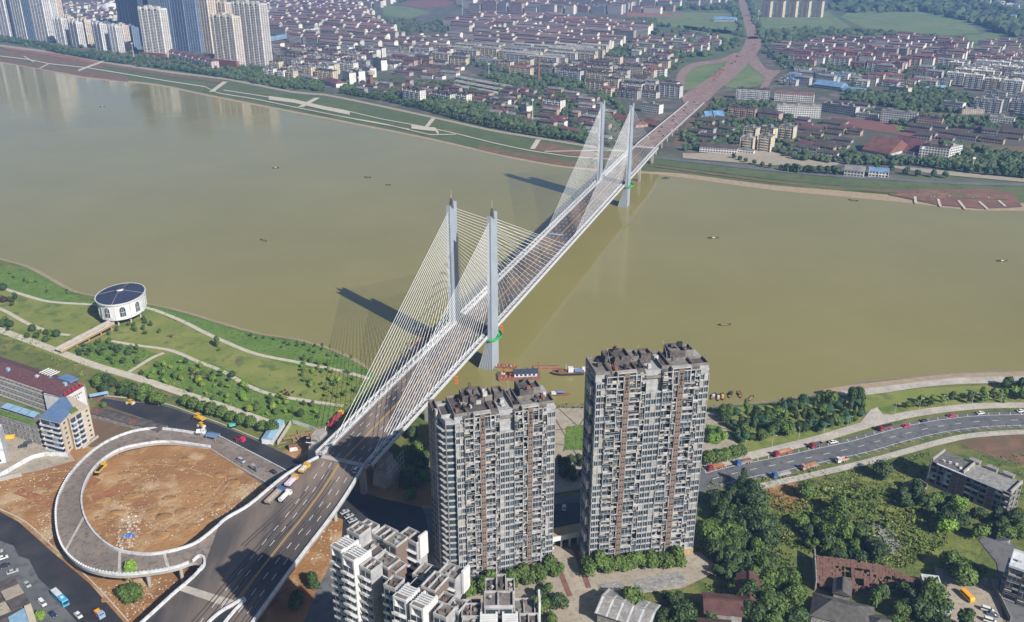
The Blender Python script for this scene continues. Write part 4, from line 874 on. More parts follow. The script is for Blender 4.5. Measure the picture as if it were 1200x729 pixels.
            seg(ftp[3], ftp[4], z + .25, 2.6, .08, 1, mbx=gl); seg(ftp[3], ftp[4], z, .22, .2, 0, mbx=gl)
            seg((-.2, 1.6), (-3.1, 2.15), z + .7, 1.8, .1, 1, mbx=gl); seg((-.2, 1.6), (-3.1, 2.15), z, .7, .35, 0, mbx=gl); p3, p4 = Vector((*ftp[3], 0)), Vector((*ftp[4], 0)); [seg(tuple(p3.lerp(p4, f_))[:2], tuple(p3.lerp(p4, f_ + .03))[:2], z, 2.9, .22, 0, mbx=gl) for f_ in (.3, .65)]
        gl.build('corner_glazing', t, kind='stuff')
        wc = MB('frame_white'); wc.prism([(-5.0, 8.2), (-5.9, 8.0), (-6.2, 9.4), (-5.5, 9.8)], 0, z0 + Hh + .4); wc.build('corner_pier', t)
        r = MB(['tile_brown', 'roof_dark', 'frame_white']); parapet_box(r, -6.8, 10, z0 + Hh - 1.5, -4.5, depth + 1, .3, 0, 1); r.build('wing_roof', t)
        r = MB(['tile_brown', 'roof_dark', 'frame_white']); parapet_box(r, -4.4, 4.5, z0 + Hh - 1.5, 0, depth * .8, .3, 2, 1); r.build('wing_roof', t)
    return t
pA, pB = at(539, 687, GZ), at(647, 666, GZ); big_tower('tall brown and white apartment tower with chamfered glass corner, left of the pair by river', pA, pB, 26, 17, 3, True)
pA, pB = at(690, 665, GZ), at(811, 649, GZ); big_tower('tall brown and white apartment tower, right of the pair by river, jagged dark roof terraces', pA, pB, 30, 16, 9, False)
# low link between the twins
t = thing('entrance_link', 'low white framed entrance link with gold deck between the twin towers', 'gatehouse', tuple(at(668, 640, GZ)), rz=.3)
b = MB(['white_paint', 'gold_stone', 'glass']); b.box(-8.5, 0, 5.2, 8, 7, 5.8, 1); b.box(-8.5, -.3, 4.3, 8, .2, 6.6, 0); b.build('roof_deck', t)
for x in (-8.3, -4.5, -.6, 3.3, 7.2): b = MB('white_paint'); b.box(x, -.25, 0, x + .7, .45, 4.3); b.build('column', t)
b = MB(['glass', 'white_paint']); b.box(-8, 2.5, 0, 7.5, 6.6, 5.2, 0); b.build('glass_wall', t)

# ================================================================ WHITE STEPPED BLOCKS AT THE BOTTOM EDGE
def white_block(label, px, py, zt, rz, modules, seed, place=None):
    """modules: (x0,y0,x1,y1,dz,style) local metres; style r=roof terrace, p=pergola, w=white fin"""
    rd = random.Random(seed); c = at(px, py, zt); t = thing('white_apartment_block', label, 'apartment block', (c.x, c.y, GZ), rz); t.scale = (1.22, 1.22, 1)
    hz_ = zt - GZ
    for (x0, y0, x1, y1, dz_, st) in modules:
        zt_ = hz_ + dz_
        if st == 'p':
            b = MB(['white_paint', 'roof_mid', 'glass', 'tower_wall']); b.box(x0, y0, 0, x1, y1, zt_ - 3.4, 0); b.box(x0, y0, zt_ - 3.4, x0 + .5, y1, zt_ - .5, 0); b.box(x1 - .5, y0, zt_ - 3.4, x1, y1, zt_ - .5, 0)
            w_ = b.build('wing', t)
            n = int((y1 - y0 - 1.6) / .75)
            for i in range(n): q = MB('white_paint'); y = y0 + 1.6 + i * .75; q.box(x0, y, zt_ - .5, x1, y + .36, zt_ - .1); q.build('pergola_slat', t)
            q = MB(['white_paint', 'roof_mid']); q.box(x0, y0, zt_ - .6, x1, y0 + 1.5, zt_ + .15, 0); q.face([(x0 + .3, y0 + .25, zt_ + .18), (x1 - .3, y0 + .25, zt_ + .18), (x1 - .3, y0 + 1.3, zt_ + .18), (x0 + .3, y0 + 1.3, zt_ + .18)], 1); q.build('roof_beam', t)
        elif st == 'w': b = MB('white_paint'); b.box(x0, y0, zt_ - 8, x1, y1, zt_); b.build('fin_wall', t)
        else:
            b = MB(['tower_wall' if st == 'r' else 'tile_brown', 'roof_dark', 'white_paint', 'roof_mid']); b.box(x0, y0, 0, x1, y1, zt_, 0); b.build('wing', t)
            b = MB(['frame_white', 'roof_dark', 'roof_mid', 'tile_brown', 'penthouse']); mf = rd.choice([1, 1, 2]); parapet_box(b, x0 - .05, y0 - .05, zt_, x1 + .05, y1 + .05, .05, 0, mf, .2, .8)
            if (x1 - x0) > 3.5 and rd.random() < .75:
                b.box(x0 + (x1 - x0) * .45, y0 + .3, zt_, x0 + (x1 - x0) * .5, y1 - .3, zt_ + .85, 0)
            for i in range(4): xx = rd.uniform(x0 + .8, x1 - .8); yy = rd.uniform(y0 + .8, y1 - .8); b.rbox(xx, yy, zt_, rd.uniform(.4, 1.1), rd.uniform(.4, 1), rd.uniform(.3, 1.0), rd.random(), rd.choice([0, 3, 4, 2]))
            b.build('roof_terrace', t)
        if st in ('r', 'p', 'b'):
            wx = x1 - x0; g = MB(['glass', 'white_paint', 'tint_glass']); z = zt_ - (5.6 if st == 'p' else 3)
            k = 0
            while z > 20:
                g.box(x0 + .35, y0 - .07, z + .7, x1 - .35, y0, z + 2.4, 2 if k % 3 else 0); g.box(x0, y0 - .8, z, x1, y0, z + .16, 1); g.box(x0, y0 - .8, z + .16, x0 + wx * .55, y0 - .72, z + .95, 1)
                g.box(x0 - .07, y0 + .8, z + .7, x0, y0 + min(4, (y1 - y0) - .5), z + 2.3, 0); g.box(x0 - .6, y0 + .5, z, x0, y1 - .4, z + .14, 1)
                g.box(x0 + wx * .5 - .06, y0 - .12, z + .7, x0 + wx * .5 + .06, y0 - .07, z + 2.4, 1); z -= 3; k += 1
            g.build('windows', t, kind='stuff')
    return t
white_block('white stepped apartment block with two slatted pergolas at the bottom edge, farthest left', 433, 638, 84, -.62,
    [(-6.4, -7, -2.6, -1, 1.5, 'p'), (-1.4, -8, 2.6, -2, 1.5, 'p'), (-6.6, -1, -2.4, 3.2, 2.0, 'r'), (-2.4, -2, 3.2, 3.4, -2.4, 'b'), (3.0, -6.5, 6.6, -2.6, -1.6, 'r'), (3.2, -2.2, 8, 2.2, -3.2, 'b'),
     (-2.2, 3.4, 2.2, 8, -.6, 'r'), (2.4, 2.4, 6.6, 6.8, .4, 'b'), (3.4, 6.8, 9.4, 10.6, -.4, 'r'), (9.4, 7.4, 10.0, 10.4, 2.4, 'w'), (-6.7, 3.4, -2.4, 6.2, .6, 'r'), (6.8, -1, 9.2, 3, -5, 'b')], 1)
white_block('white stepped apartment block beside blue roof patch at bottom edge, middle of three', 494, 686, 82, -.5,
    [(-3.2, -7, .5, -1, 1.0, 'p'), (1.8, -7.5, 5.5, -1.5, 1.0, 'p'), (-7.6, -4.5, -4.4, -.6, 0, 'r'), (-4.2, -1, .6, 4, -3.5, 'b'), (.8, -1.4, 4.6, 4.6, .8, 'b'), (-6.2, 5, -1, 10, -4, 'r'), (4.8, -1.4, 8, 2.0, -2.2, 'r'), (7.2, -6, 10.6, -2.2, -1.2, 'r'),
     (1.4, 4.6, 6.4, 9.2, .2, 'r'), (6.6, 7, 7.2, 10, 2.0, 'w'), (8.2, -2, 11.4, 1.6, -2.4, 'r')], 2)
white_block('white roof-terraced apartment block with slatted pergolas at bottom edge, farthest right of three', 575, 710, 80, .02,
    [(-6.6, -3, -2.2, 1.2, -1, 'r'), (-6.4, -8, -2.8, -3.2, -1.4, 'r'), (-2.4, -8, 1.6, -2, .6, 'p'), (2.6, -8, 6.2, -2, .6, 'p'), (-1.4, -1.8, 5.2, 3.2, 1.2, 'r'), (-1.2, 3.4, 1.2, 8.2, .6, 'r'), (1.4, 3.2, 3.6, 9, 1.2, 'b'), (3.8, 3.4, 5.6, 8, .6, 'r'),
     (5.4, -1.8, 10.2, 3.4, -1.8, 'b'), (6.6, -7.4, 10.8, -2, -1.4, 'r'), (11.0, -1, 11.5, 3.4, 2.0, 'w'), (-6.6, 1.4, -2.4, 4.4, -3, 'r')], 3)
# ================================================================ THE TOWN ON THE FAR BANK
OCC = set()
def occ_mark(x, y, l, d, a, pad=2):
    c, s = math.cos(a), math.sin(a); n = int((l + 2 * pad) / 4) + 2; m_ = int((d + 2 * pad) / 4) + 2
    for i in range(n):
        for j in range(m_):
            u = -l / 2 - pad + (l + 2 * pad) * i / (n - 1); v = -d / 2 - pad + (d + 2 * pad) * j / (m_ - 1); OCC.add((int((x + u * c - v * s) // 5), int((y + u * s + v * c) // 5)))
def occ_free(x, y, l, d, a):
    c, s = math.cos(a), math.sin(a); n = int(l / 5) + 2; m_ = int(d / 5) + 2
    for i in range(n):
        for j in range(m_):
            u = -l / 2 + l * i / (n - 1); v = -d / 2 + d * j / (m_ - 1)
            if (int((x + u * c - v * s) // 5), int((y + u * s + v * c) // 5)) in OCC: return False
    return True
def occ_line(px, width, z=NZ):
    for p, h in along(pxl(px, z, 3), 5): occ_mark(p.x, p.y, 5, width, h, 0)
for s in range(540, 960, 8): p = bp(s, 0, 0); occ_mark(p.x, p.y, 8, 34, 1.23, 2)
occ_line([(884, 62), (881, 50), (876, 30), (868, 8), (862, -12)], 46); occ_line([(790, 100), (800, 84), (830, 74), (864, 64)], 26); occ_line([(864, 70), (890, 66), (908, 84), (893, 103)], 26)
occ_line([(870, 60), (840, 92), (815, 108)], 60)
WALLC = {'white': (.66, .66, .63), 'cream': (.55, .49, .38), 'grey': (.33, .33, .33), 'pinkish': (.42, .29, .24), 'pale-grey': (.48, .49, .5), 'tan': (.40, .31, .21)}
ROOFC = {'red': (.22, .095, .095), 'dark-brown': (.085, .066, .062), 'grey': (.22, .22, .215), 'pale-grey': (.34, .335, .32), 'blue': (.16, .30, .50), 'maroon': (.16, .065, .08), 'orange': (.19, .088, .075), 'white': (.7, .7, .68)}
PC = {}
def block_proto(w, d, fl, style):
    k = (w, d, fl, style)
    if k in PC: return PC[k]
    h = fl * 3.0 + .6; P = {}
    b = MB('wall'); b.box(-w / 2, 0, 0, w / 2, d, h)
    P['wall'] = b.mesh('wall')
    b = MB(['far_glass', 'wall'])
    n = max(2, int(w / 3.1)); pw = w / n
    for f_ in range(fl):
        z = f_ * 3.0 + 1.0
        for i in range(n):
            x = -w / 2 + pw * (i + .18); x2 = x + pw * .64; b.face([(x, -.06, z), (x2, -.06, z), (x2, -.06, z + 1.6), (x, -.06, z + 1.6)]); b.face([(x2, d + .06, z), (x, d + .06, z), (x, d + .06, z + 1.6), (x2, d + .06, z + 1.6)])
        if style in ('slab', 'balc', 'shed') and d > 8:
            for y in (d * .3, d * .7): b.face([(w / 2 + .06, y - .6, z), (w / 2 + .06, y + .6, z), (w / 2 + .06, y + .6, z + 1.5), (w / 2 + .06, y - .6, z + 1.5)])
    P['windows'] = b.mesh('windows')
    b = MB('wall')
    if style in ('slab', 'balc', 'tall'):
        for f_ in range(fl):
            z = f_ * 3.0
            if style == 'slab': b.box(-w / 2, -.5, z - .1, w / 2, 0, z + .12)
            else:
                m_ = max(1, int(w / 9))
                for i in range(m_): x = -w / 2 + w * (i + .22) / m_; b.box(x, -1.3, z, x + w / m_ * .5, 0, z + 1.05)
        for i in range(max(2, int(w / 9)) + 1): x = -w / 2 + (w - .5) * i / max(2, int(w / 9)); b.box(x, -.7, 0, x + .5, 0, h)
    if b.v: P['balconies'] = b.mesh('balconies')
    b = MB(['roof', 'wall'])
    if style in ('slab', 'shed', 'house'): 
        rh = d * (.2 if style == 'slab' else .26); b.gable(-w / 2, 0, w / 2, d, h, rh, 0, .5, 1)
        if style == 'slab':
            for i in range(max(1, int(w / 20))): x = -w / 2 + w * (i + .4) / max(1, int(w / 20)); b.box(x - .7, d * .4, h + .3, x + .7, d * .58, h + rh + .5, 1)
    elif style == 'hip': b.hip(-w / 2, 0, w / 2, d, h, d * .25, 0, .6)
    else:
        b.box(-w / 2 - .2, -.2, h, w / 2 + .2, d + .2, h + .25, 0); b.box(-w / 2, 0, h + .25, w / 2, .25, h + 1.0, 1); b.box(-w / 2, d - .25, h + .25, w / 2, d, h + 1.0, 1); b.box(-w / 2, .25, h + .25, -w / 2 + .25, d - .25, h + 1.0, 1); b.box(w / 2 - .25, .25, h + .25, w / 2, d - .25, h + 1.0, 1)
        for i in range(max(1, int(w / 16))): x = -w / 2 + w * (i + .5) / max(1, int(w / 16)); b.box(x - 2, d * .35, h + .25, x + 2, d * .75, h + 3.2, 1)
    P['roof'] = b.mesh('roof'); PC[k] = P; return P
NB = {}
MANY = 300
far_stuff_houses = MB(['wall_far_stuff', 'roof_far_stuff', 'far_glass'])
mk('wall_far_stuff', (.50, .47, .42), .85, island=.45); mk('roof_far_stuff', (.17, .085, .08), .9, c2=(.12, .10, .10), scale=.01, island=.4)
STN = {1: 'single-storey', 2: 'two-storey', 3: 'three-storey', 4: 'four-storey', 5: 'five-storey', 6: 'six-storey', 7: 'seven-storey', 8: 'eight-storey'}
KIND = {'slab': ('apartment_block', 'apartment block'), 'balc': ('apartment_block', 'apartment block'), 'flat': ('office_block', 'block'), 'hip': ('apartment_block', 'apartment block'), 'house': ('old_house', 'house'), 'shed': ('factory_shed', 'shed'), 'tall': ('high_rise', 'high-rise')}
FARQ = []
def q_block(x, y, a, w, d, fl, style, wc, rc, place, force=False, label=None):
    FARQ.append((0 if force else 1, x * x + y * y, x, y, a, w, d, fl, style, wc, rc, place, label)); occ_mark(x - math.sin(a) * d / 2, y + math.cos(a) * d / 2, w, d, a, 1)
def flush_blocks():
    cnt = {}
    for pr, _, x, y, a, w, d, fl, style, wc, rc, place, label in sorted(FARQ, key=lambda q: (q[0], q[1])):
        nm, cat = KIND[style]; cnt[nm] = cnt.get(nm, 0) + 1
        if cnt[nm] > MANY:
            b = far_stuff_houses; c, s = math.cos(a), math.sin(a)
            L = MB('x'); L.box(-w / 2, 0, 0, w / 2, d, fl * 3, 0)
            if style in ('slab', 'house', 'shed', 'hip'): L.gable(-w / 2, 0, w / 2, d, fl * 3, d * .25, 1, .4, 0)
            else: L.box(-w / 2 - .2, -.2, fl * 3, w / 2 + .2, d + .2, fl * 3 + .5, 1)
            for f_ in range(fl): L.face([(-w / 2 + 1, -.08, f_ * 3 + 1), (w / 2 - 1, -.08, f_ * 3 + 1), (w / 2 - 1, -.08, f_ * 3 + 2.3), (-w / 2 + 1, -.08, f_ * 3 + 2.3)], 2)
            k = len(b.v); b.v += [(x + X * c - Y * s, y + X * s + Y * c, NZ + Z) for X, Y, Z in L.v]; b.f += [tuple(k + i for i in f) for f in L.f]; b.m += L.m; continue
        P = block_proto(w, d, fl, style)
        if not label:
            what = {'slab': 'apartment slab', 'balc': 'apartment block', 'flat': 'flat-roofed block', 'hip': 'block', 'house': 'old house', 'shed': 'long shed', 'tall': 'high-rise'}[style]
            label = f"{wc} {STN.get(fl, '')} {what} with {rc} roof".replace('  ', ' ')
        t = thing(nm, label, cat, (x, y, NZ), a, place=place); 
        put('wall', P['wall'], t, color=WALLC[wc]); o = put('windows', P['windows'], t); o['kind'] = 'stuff'
        if 'balconies' in P: o = put('balconies', P['balconies'], t, color=tuple(min(.8, q * 1.15) for q in WALLC[wc])); o['kind'] = 'stuff'
        o = put('roof', P['roof'], t, color=ROOFC[rc])
def rnd_pick(rd, items):
    tot = sum(w for _, w in items); r = rd.random() * tot
    for it, w in items:
        r -= w
        if r <= 0: return it
    return items[-1][0]
def block_at(pxl_, pyl, pxr, pyr, d, fl, style, wc, rc, place='', label=None, z=NZ):
    """a building whose front foot runs between two photo points"""
    A, B = at(pxl_, pyl, z), at(pxr, pyr, z); c = (A + B) / 2; w = max(4, round((B - A).length / 2) * 2); a = math.atan2(B.y - A.y, B.x - A.x)
    q_block(c.x, c.y, a, w, d, fl, style, wc, rc, place, True, label)
def cluster(poly, ang, lens, depth, gx, gy, fls, styles, walls, roofs, place, prob=.85, seed=1, jit=1.5, djit=.05):
    rd = random.Random(seed); W_ = [at(x, y, NZ) for x, y in poly]; c, s = math.cos(ang), math.sin(ang)
    us = [p.x * c + p.y * s for p in W_]; vs = [-p.x * s + p.y * c for p in W_]; v = min(vs) + 2; row = 0
    while v < max(vs):
        dd = depth if isinstance(depth, (int, float)) else rd.choice(depth); u = min(us) + rd.uniform(0, 10)
        while u < max(us):
            L = rd.choice(lens); x = (u + L / 2) * c - v * s; y = (u + L / 2) * s + v * c
            jx, jy = rd.uniform(-jit, jit), rd.uniform(-jit, jit); px, py = proj(x, y, NZ)
            if inpoly(px, py, poly) and rd.random() < prob and occ_free(x - math.sin(ang) * dd / 2, y + math.cos(ang) * dd / 2, L - 2, dd - 2, ang):
                q_block(x + jx, y + jy, ang + rd.uniform(-djit, djit), L, dd, rd.choice(fls), rnd_pick(rd, styles), rnd_pick(rd, walls), rnd_pick(rd, roofs), place)
            u += L + gx * rd.uniform(.7, 1.5)
        v += dd + gy * rd.uniform(.8, 1.3); row += 1
def ang_px(x0, y0, x1, y1): a, b = at(x0, y0, NZ), at(x1, y1, NZ); return math.atan2(b.y - a.y, b.x - a.x)
AC = ang_px(600, 70, 700, 79)          # rows in the centre of town
AR = ang_px(909, 126, 1000, 137)       # right of the bridge
# ---- individually placed blocks, front foot left -> right
for q in [
  (909, 137, 961, 139, 12, 5, 'flat', 'white', 'pale-grey', 'right of the far bridge end', 'long white five-storey block with ribbon windows behind courtyard houses'),
  (962, 131, 1002, 137, 12, 4, 'flat', 'pale-grey', 'grey', '', 'pale four-storey wing joined to the long white block, right of bridge'),
  (1003, 138, 1026, 141, 10, 2, 'flat', 'white', 'pale-grey', '', 'small white two-storey block beside red sports court, left end'),
  (1031, 143, 1073, 147, 12, 5, 'flat', 'pale-grey', 'grey', '', 'pale five-storey gallery block facing the red sports court'),
  (1073, 148, 1102, 151, 12, 4, 'flat', 'pinkish', 'dark-brown', '', 'dim four-storey block at right end of the red sports court'),
  (820, 178, 863, 181, 14, 2, 'house', 'white', 'dark-brown', '', 'long white shop row with dark roof beside riverside street near bridge'),
  (863, 179, 883, 181, 8, 1, 'flat', 'white', 'grey', '', 'low white arcade between the shop row and grey flats'),
  (866, 176, 882, 178, 14, 5, 'balc', 'cream', 'pale-grey', '', 'cream grey-roofed flats standing next to the white shop row'),
  (887, 177, 902, 179, 14, 6, 'balc', 'cream', 'grey', '', 'cream flats by riverside street, front row, right one'),
  (870, 164, 885, 166, 14, 5, 'balc', 'cream', 'grey', '', 'cream flats in second row, left of three'),
  (890, 163, 905, 166, 14, 5, 'balc', 'cream', 'grey', '', 'cream flats in second row, middle of three'),
  (912, 165, 928, 167, 14, 6, 'balc', 'cream', 'grey', '', 'cream flats in second row, right of three'),
  (956, 184, 980, 187, 9, 2, 'house', 'white', 'dark-brown', '', 'small white dark-roofed house at edge of riverside street'),
  (1076, 183, 1111, 187, 12, 4, 'flat', 'white', 'dark-brown', '', 'white four-storey block with rows of small dark windows by riverside trees'),
  (1112, 186, 1126, 183, 11, 4, 'flat', 'white', 'pale-grey', '', 'narrow white end block joined to the white riverside block'),
  (862, 116, 901, 118, 11, 5, 'balc', 'pale-grey', 'dark-brown', '', 'pale five-storey balcony block just right of the red approach embankment'),
  (907, 118, 953, 121, 12, 4, 'slab', 'white', 'red', '', 'white four-storey block with dull red roof behind the long white block'),
  (853, 136, 884, 139, 11, 4, 'balc', 'pinkish', 'dark-brown', '', 'brownish four-storey block behind blue-roofed sheds'),
  (888, 139, 912, 142, 16, 3, 'hip', 'pinkish', 'dark-brown', '', 'brown hip-roofed hall in front of the long white block'),
  (1041, 108, 1063, 111, 14, 3, 'flat', 'cream', 'pale-grey', '', 'cream three-storey block in front of the wooded hill'),
  (1025, 93, 1058, 95, 12, 3, 'slab', 'pinkish', 'red', '', 'red-roofed school-like block above the blue sheds'),
  (1103, 129, 1127, 132, 14, 4, 'flat', 'white', 'grey', '', 'white-banded four-storey block near right woods'),
  (1127, 134, 1153, 134, 14, 2, 'flat', 'cream', 'grey', '', 'low cream pavilion-like block beside woods on the right'),
  (1158, 145, 1187, 148, 12, 3, 'flat', 'white', 'pale-grey', '', 'white three-storey block with ribbon windows near the right edge'),
  (472, 117, 493, 121, 11, 6, 'balc', 'white', 'dark-brown', '', 'white six-storey block with blank bright gable by riverside trees'),
  (506, 117, 528, 121, 11, 4, 'balc', 'pale-grey', 'dark-brown', '', 'pale four-storey block right of the blank-gabled white block'),
  (529, 118, 547, 121, 11, 4, 'balc', 'white', 'dark-brown', '', 'white four-storey block with stepped dark roof near riverside trees'),
  (636, 128, 657, 131, 12, 5, 'balc', 'white', 'dark-brown', '', 'white five-storey block left of the far pylons with bright end wall'),
  (610, 132, 617, 135, 9, 4, 'flat', 'white', 'grey', '', 'narrow white block half hidden in trees left of pylons'),
  (751, 131, 772, 134, 12, 4, 'flat', 'white', 'grey', '', 'white four-storey block directly behind the far pylons'),
  (447, 65, 495, 68, 26, 2, 'flat', 'white', 'grey', '', 'large white flat-roofed hall in the old factory quarter'),
  (486, 84, 530, 87, 30, 3, 'flat', 'pinkish', 'dark-brown', '', 'large brown workshop with white skylights on dark roof'),
  (377, 98, 394, 103, 20, 2, 'hip', 'white', 'maroon', '', 'white pavilion under maroon hip roof behind the river stairs'),
  (402, 96, 410, 99, 12, 6, 'flat', 'white', 'grey', '', 'white six-storey block beside brick chimney, left of two'),
  (412, 94, 421, 97, 12, 6, 'flat', 'white', 'grey', '', 'white six-storey block beside brick chimney, right of two'),
  (425, 88, 434, 91, 12, 5, 'flat', 'white', 'grey', '', 'white five-storey block above the brick chimney'),
  (437, 80, 447, 83, 12, 6, 'flat', 'white', 'dark-brown', '', 'white six-storey block facing the large white hall'),
  (309, 84, 345, 92, 12, 2, 'slab', 'pale-grey', 'grey', '', 'long low pale block with grey roof behind riverside gardens'),
  (345, 91, 365, 96, 12, 2, 'slab', 'pale-grey', 'grey', '', 'low pale block with blue-grey roof beside maroon pavilion'),
  (313, 73, 330, 75, 12, 1, 'hip', 'white', 'orange', '', 'low building with bright orange-red roof beside the high-rises'),
  (318, 48, 342, 44, 20, 1, 'shed', 'pale-grey', 'blue', '', 'low shed with bright blue roof among red-roofed blocks'),
  (356, 43, 376, 38, 10, 3, 'flat', 'white', 'white', '', 'bright white three-storey block amid the red-roofed quarter'),
  (988, 206, 1012, 208.5, 16, 2, 'house', 'pale-grey', 'grey', '', 'pale columned riverside hall with greenish grey roof'),
  (1017, 207, 1041, 209, 14, 2, 'slab', 'white', 'blue', '', 'white columned riverside house with bright blue roof'),
  (953, 103, 985, 107, 24, 2, 'shed', 'pale-grey', 'blue', '', 'bright blue roofed shed, largest beside the wooded hill'),
  (986, 108, 1012, 111, 20, 1, 'shed', 'white', 'blue', '', 'pale blue roofed long shed right of the largest blue shed'),
  (826, 139, 835, 139, 20, 1, 'shed', 'pale-grey', 'blue', '', 'small blue roofed shed beside the dirt yard, left of two'),
  (837, 139, 848, 139, 22, 1, 'shed', 'pale-grey', 'blue', '', 'small blue roofed shed beside the dirt yard, right of two'),
  (1088, 108, 1110, 106, 16, 1, 'shed', 'white', 'blue', '', 'isolated pale blue roofed shed in the woods on the right'),
  (1010, 178, 1040, 184, 50, 1, 'shed', 'pale-grey', 'orange', '', 'wide low hall with dull orange-red roof behind riverside trees'),
  (1040, 176, 1070, 182, 44, 1, 'shed', 'white', 'maroon', '', 'low hall with brownish red roof left of white riverside block'),
  (836, 25, 862, 26, 24, 2, 'shed', 'white', 'blue', '', 'white and pale blue shed in the fields left of the avenue'),
  (700, 166, 712, 168, 10, 2, 'house', 'white', 'grey', '', 'small white cottage among riverside trees near the pylons'),
  (715, 140, 745, 150, 20, 1, 'shed', 'pinkish', 'orange', '', 'low hall with orange-red roof directly behind the left far pylon'),
  (752, 146, 775, 152, 18, 1, 'shed', 'pinkish', 'orange', '', 'low orange-roofed hall between the far pylons and dirt yard'),
]: block_at(*q[:9], '', q[10])
for i, (x0, y0, x1, y1) in enumerate([(534, 93, 596, 105), (532, 98, 584, 108), (530, 103, 578, 112)]):
    block_at(x0, y0, x1, y1, 11, 1, 'shed', 'grey', 'pale-grey', '', ['long grey factory shed, rearmost of three parallel sheds', 'long grey factory shed, middle of three parallel sheds', 'long grey factory shed, nearest of three parallel sheds'][i])
for i in range(5): block_at(892 + i * 15, 20, 901.5 + i * 15, 20.6, 16, 15, 'balc', 'cream', 'maroon', 'behind the green field', 'cream high slab block')
# ---- rows
def C(*a, **k): cluster(*a, **k)
W1 = [('white', 3), ('cream', 3), ('pale-grey', 3), ('grey', 2)]; RR = [('red', 4), ('maroon', 3), ('grey', 3), ('pale-grey', 1)]
C([(530, 58), (560, 44), (640, 36), (720, 44), (712, 72), (655, 80), (600, 78), (540, 70)], AC, [44, 52, 60], 11, 5, 13, [5, 6], [('slab', 1)], [('cream', 3), ('pale-grey', 2)], [('pale-grey', 5), ('grey', 3)], 'in the parallel rows mid-town', .95, 2, .5, .01)
C([(520, 30), (560, 20), (640, 24), (760, 34), (740, 52), (640, 42), (560, 44), (520, 40)], AC, [38, 48, 60], 13, 8, 15, [6, 6, 7], [('slab', 3), ('hip', 2)], W1, RR, 'above the parallel rows', .9, 3)
C([(300, 20), (420, 8), (440, 30), (470, 45), (450, 62), (380, 62), (330, 45), (300, 40)], AC, [36, 46, 58], 13, 7, 15, [6, 6, 7], [('slab', 4), ('hip', 2)], [('white', 3), ('cream', 2), ('pinkish', 2)], RR, 'in the quarter behind the high-rises', .92, 4)
C([(320, 60), (450, 66), (450, 84), (400, 92), (370, 96), (330, 78)], AC, [24, 34, 44], 12, 7, 14, [5, 6, 6], [('balc', 3), ('flat', 2), ('slab', 1)], [('white', 3), ('cream', 2), ('grey', 3)], [('dark-brown', 3), ('grey', 3), ('maroon', 1)], 'above the river gardens', .85, 5)
C([(450, 45), (530, 44), (535, 62), (560, 76), (540, 82), (500, 66), (450, 62)], AC, [26, 36, 44], 12, 8, 13, [4, 5], [('balc', 3), ('slab', 2)], W1, [('dark-brown', 4), ('grey', 4), ('red', 1)], 'behind the large white hall', .85, 6)
C([(560, 72), (700, 78), (740, 88), (735, 100), (640, 92), (600, 90)], AC, [26, 36, 44], 12, 9, 14, [4, 5], [('balc', 3), ('slab', 2)], W1, [('dark-brown', 4), ('grey', 2), ('red', 2)], 'below the parallel rows', .85, 7)
C([(700, 78), (790, 70), (795, 100), (780, 120), (700, 112), (690, 95)], AC, [18, 26, 36], 12, 6, 12, [3, 4, 5, 6], [('balc', 3), ('slab', 2), ('flat', 1)], W1, [('dark-brown', 4), ('red', 1), ('grey', 2)], 'behind the far pylons', .85, 8)
C([(395, 100), (500, 100), (600, 106), (700, 115), (720, 150), (690, 165), (600, 142), (500, 118), (400, 108)], AC, [10, 14, 18, 24], 9, 4, 6, [1, 2, 2, 3], [('house', 1)], [('tan', 2), ('grey', 3), ('white', 1), ('pinkish', 2)], [('dark-brown', 5), ('grey', 2), ('maroon', 2)], 'in quarter behind riverside trees', .75, 9)
C([(800, 140), (850, 140), (860, 160), (830, 172), (800, 175)], AR, [14, 20, 26], 9, 3, 5, [1, 2], [('house', 1)], [('grey', 3), ('tan', 1)], [('dark-brown', 5), ('grey', 1)], 'beside far dirt yard', .85, 10)
C([(925, 145), (975, 140), (1010, 160), (1010, 178), (985, 185), (935, 182), (930, 165)], AR, [16, 22, 30], 10, 4, 6, [1, 1, 2], [('house', 1)], [('tan', 2), ('grey', 2), ('white', 1)], [('dark-brown', 5), ('maroon', 1)], 'in courtyard quarter', .8, 11)
C([(1060, 150), (1200, 150), (1230, 160), (1200, 170), (1130, 168), (1060, 166)], AR, [18, 26], 10, 5, 7, [1, 1, 2], [('house', 1)], [('tan', 1), ('grey', 3)], [('dark-brown', 6)], 'right of the sports court', .75, 12)
C([(905, 60), (960, 50), (1060, 46), (1140, 54), (1120, 80), (1040, 90), (990, 80), (920, 78)], AR, [18, 28, 38], 12, 7, 13, [3, 4, 5, 6], [('slab', 3), ('hip', 2), ('flat', 2)], [('white', 3), ('pinkish', 3), ('cream', 2)], [('red', 4), ('maroon', 4), ('grey', 1)], 'in quarter right of the avenue', .85, 13)
C([(1150, 50), (1200, 50), (1260, 60), (1260, 86), (1200, 84), (1130, 80)], AR, [14, 20, 26], 11, 6, 11, [2, 3, 4], [('slab', 3), ('hip', 2)], [('white', 2), ('pinkish', 3)], [('red', 2), ('maroon', 4)], 'near right edge under the fields', .8, 14)
C([(1118, 82), (1200, 84), (1260, 90), (1260, 118), (1200, 116), (1150, 108), (1115, 100)], AR, [22, 28], 12, 5, 14, [6, 7], [('balc', 1)], [('white', 3), ('cream', 3)], [('white', 3), ('pale-grey', 2)], 'in bright estate at right edge', .95, 15, 1, .02)
C([(1148, 124), (1200, 122), (1260, 128), (1260, 150), (1200, 146), (1190, 138), (1150, 136)], AR, [30, 36], 12, 6, 16, [6, 6, 7], [('balc', 1)], [('pale-grey', 3), ('white', 1)], [('grey', 3), ('pale-grey', 2)], 'below the bright estate', .95, 16)
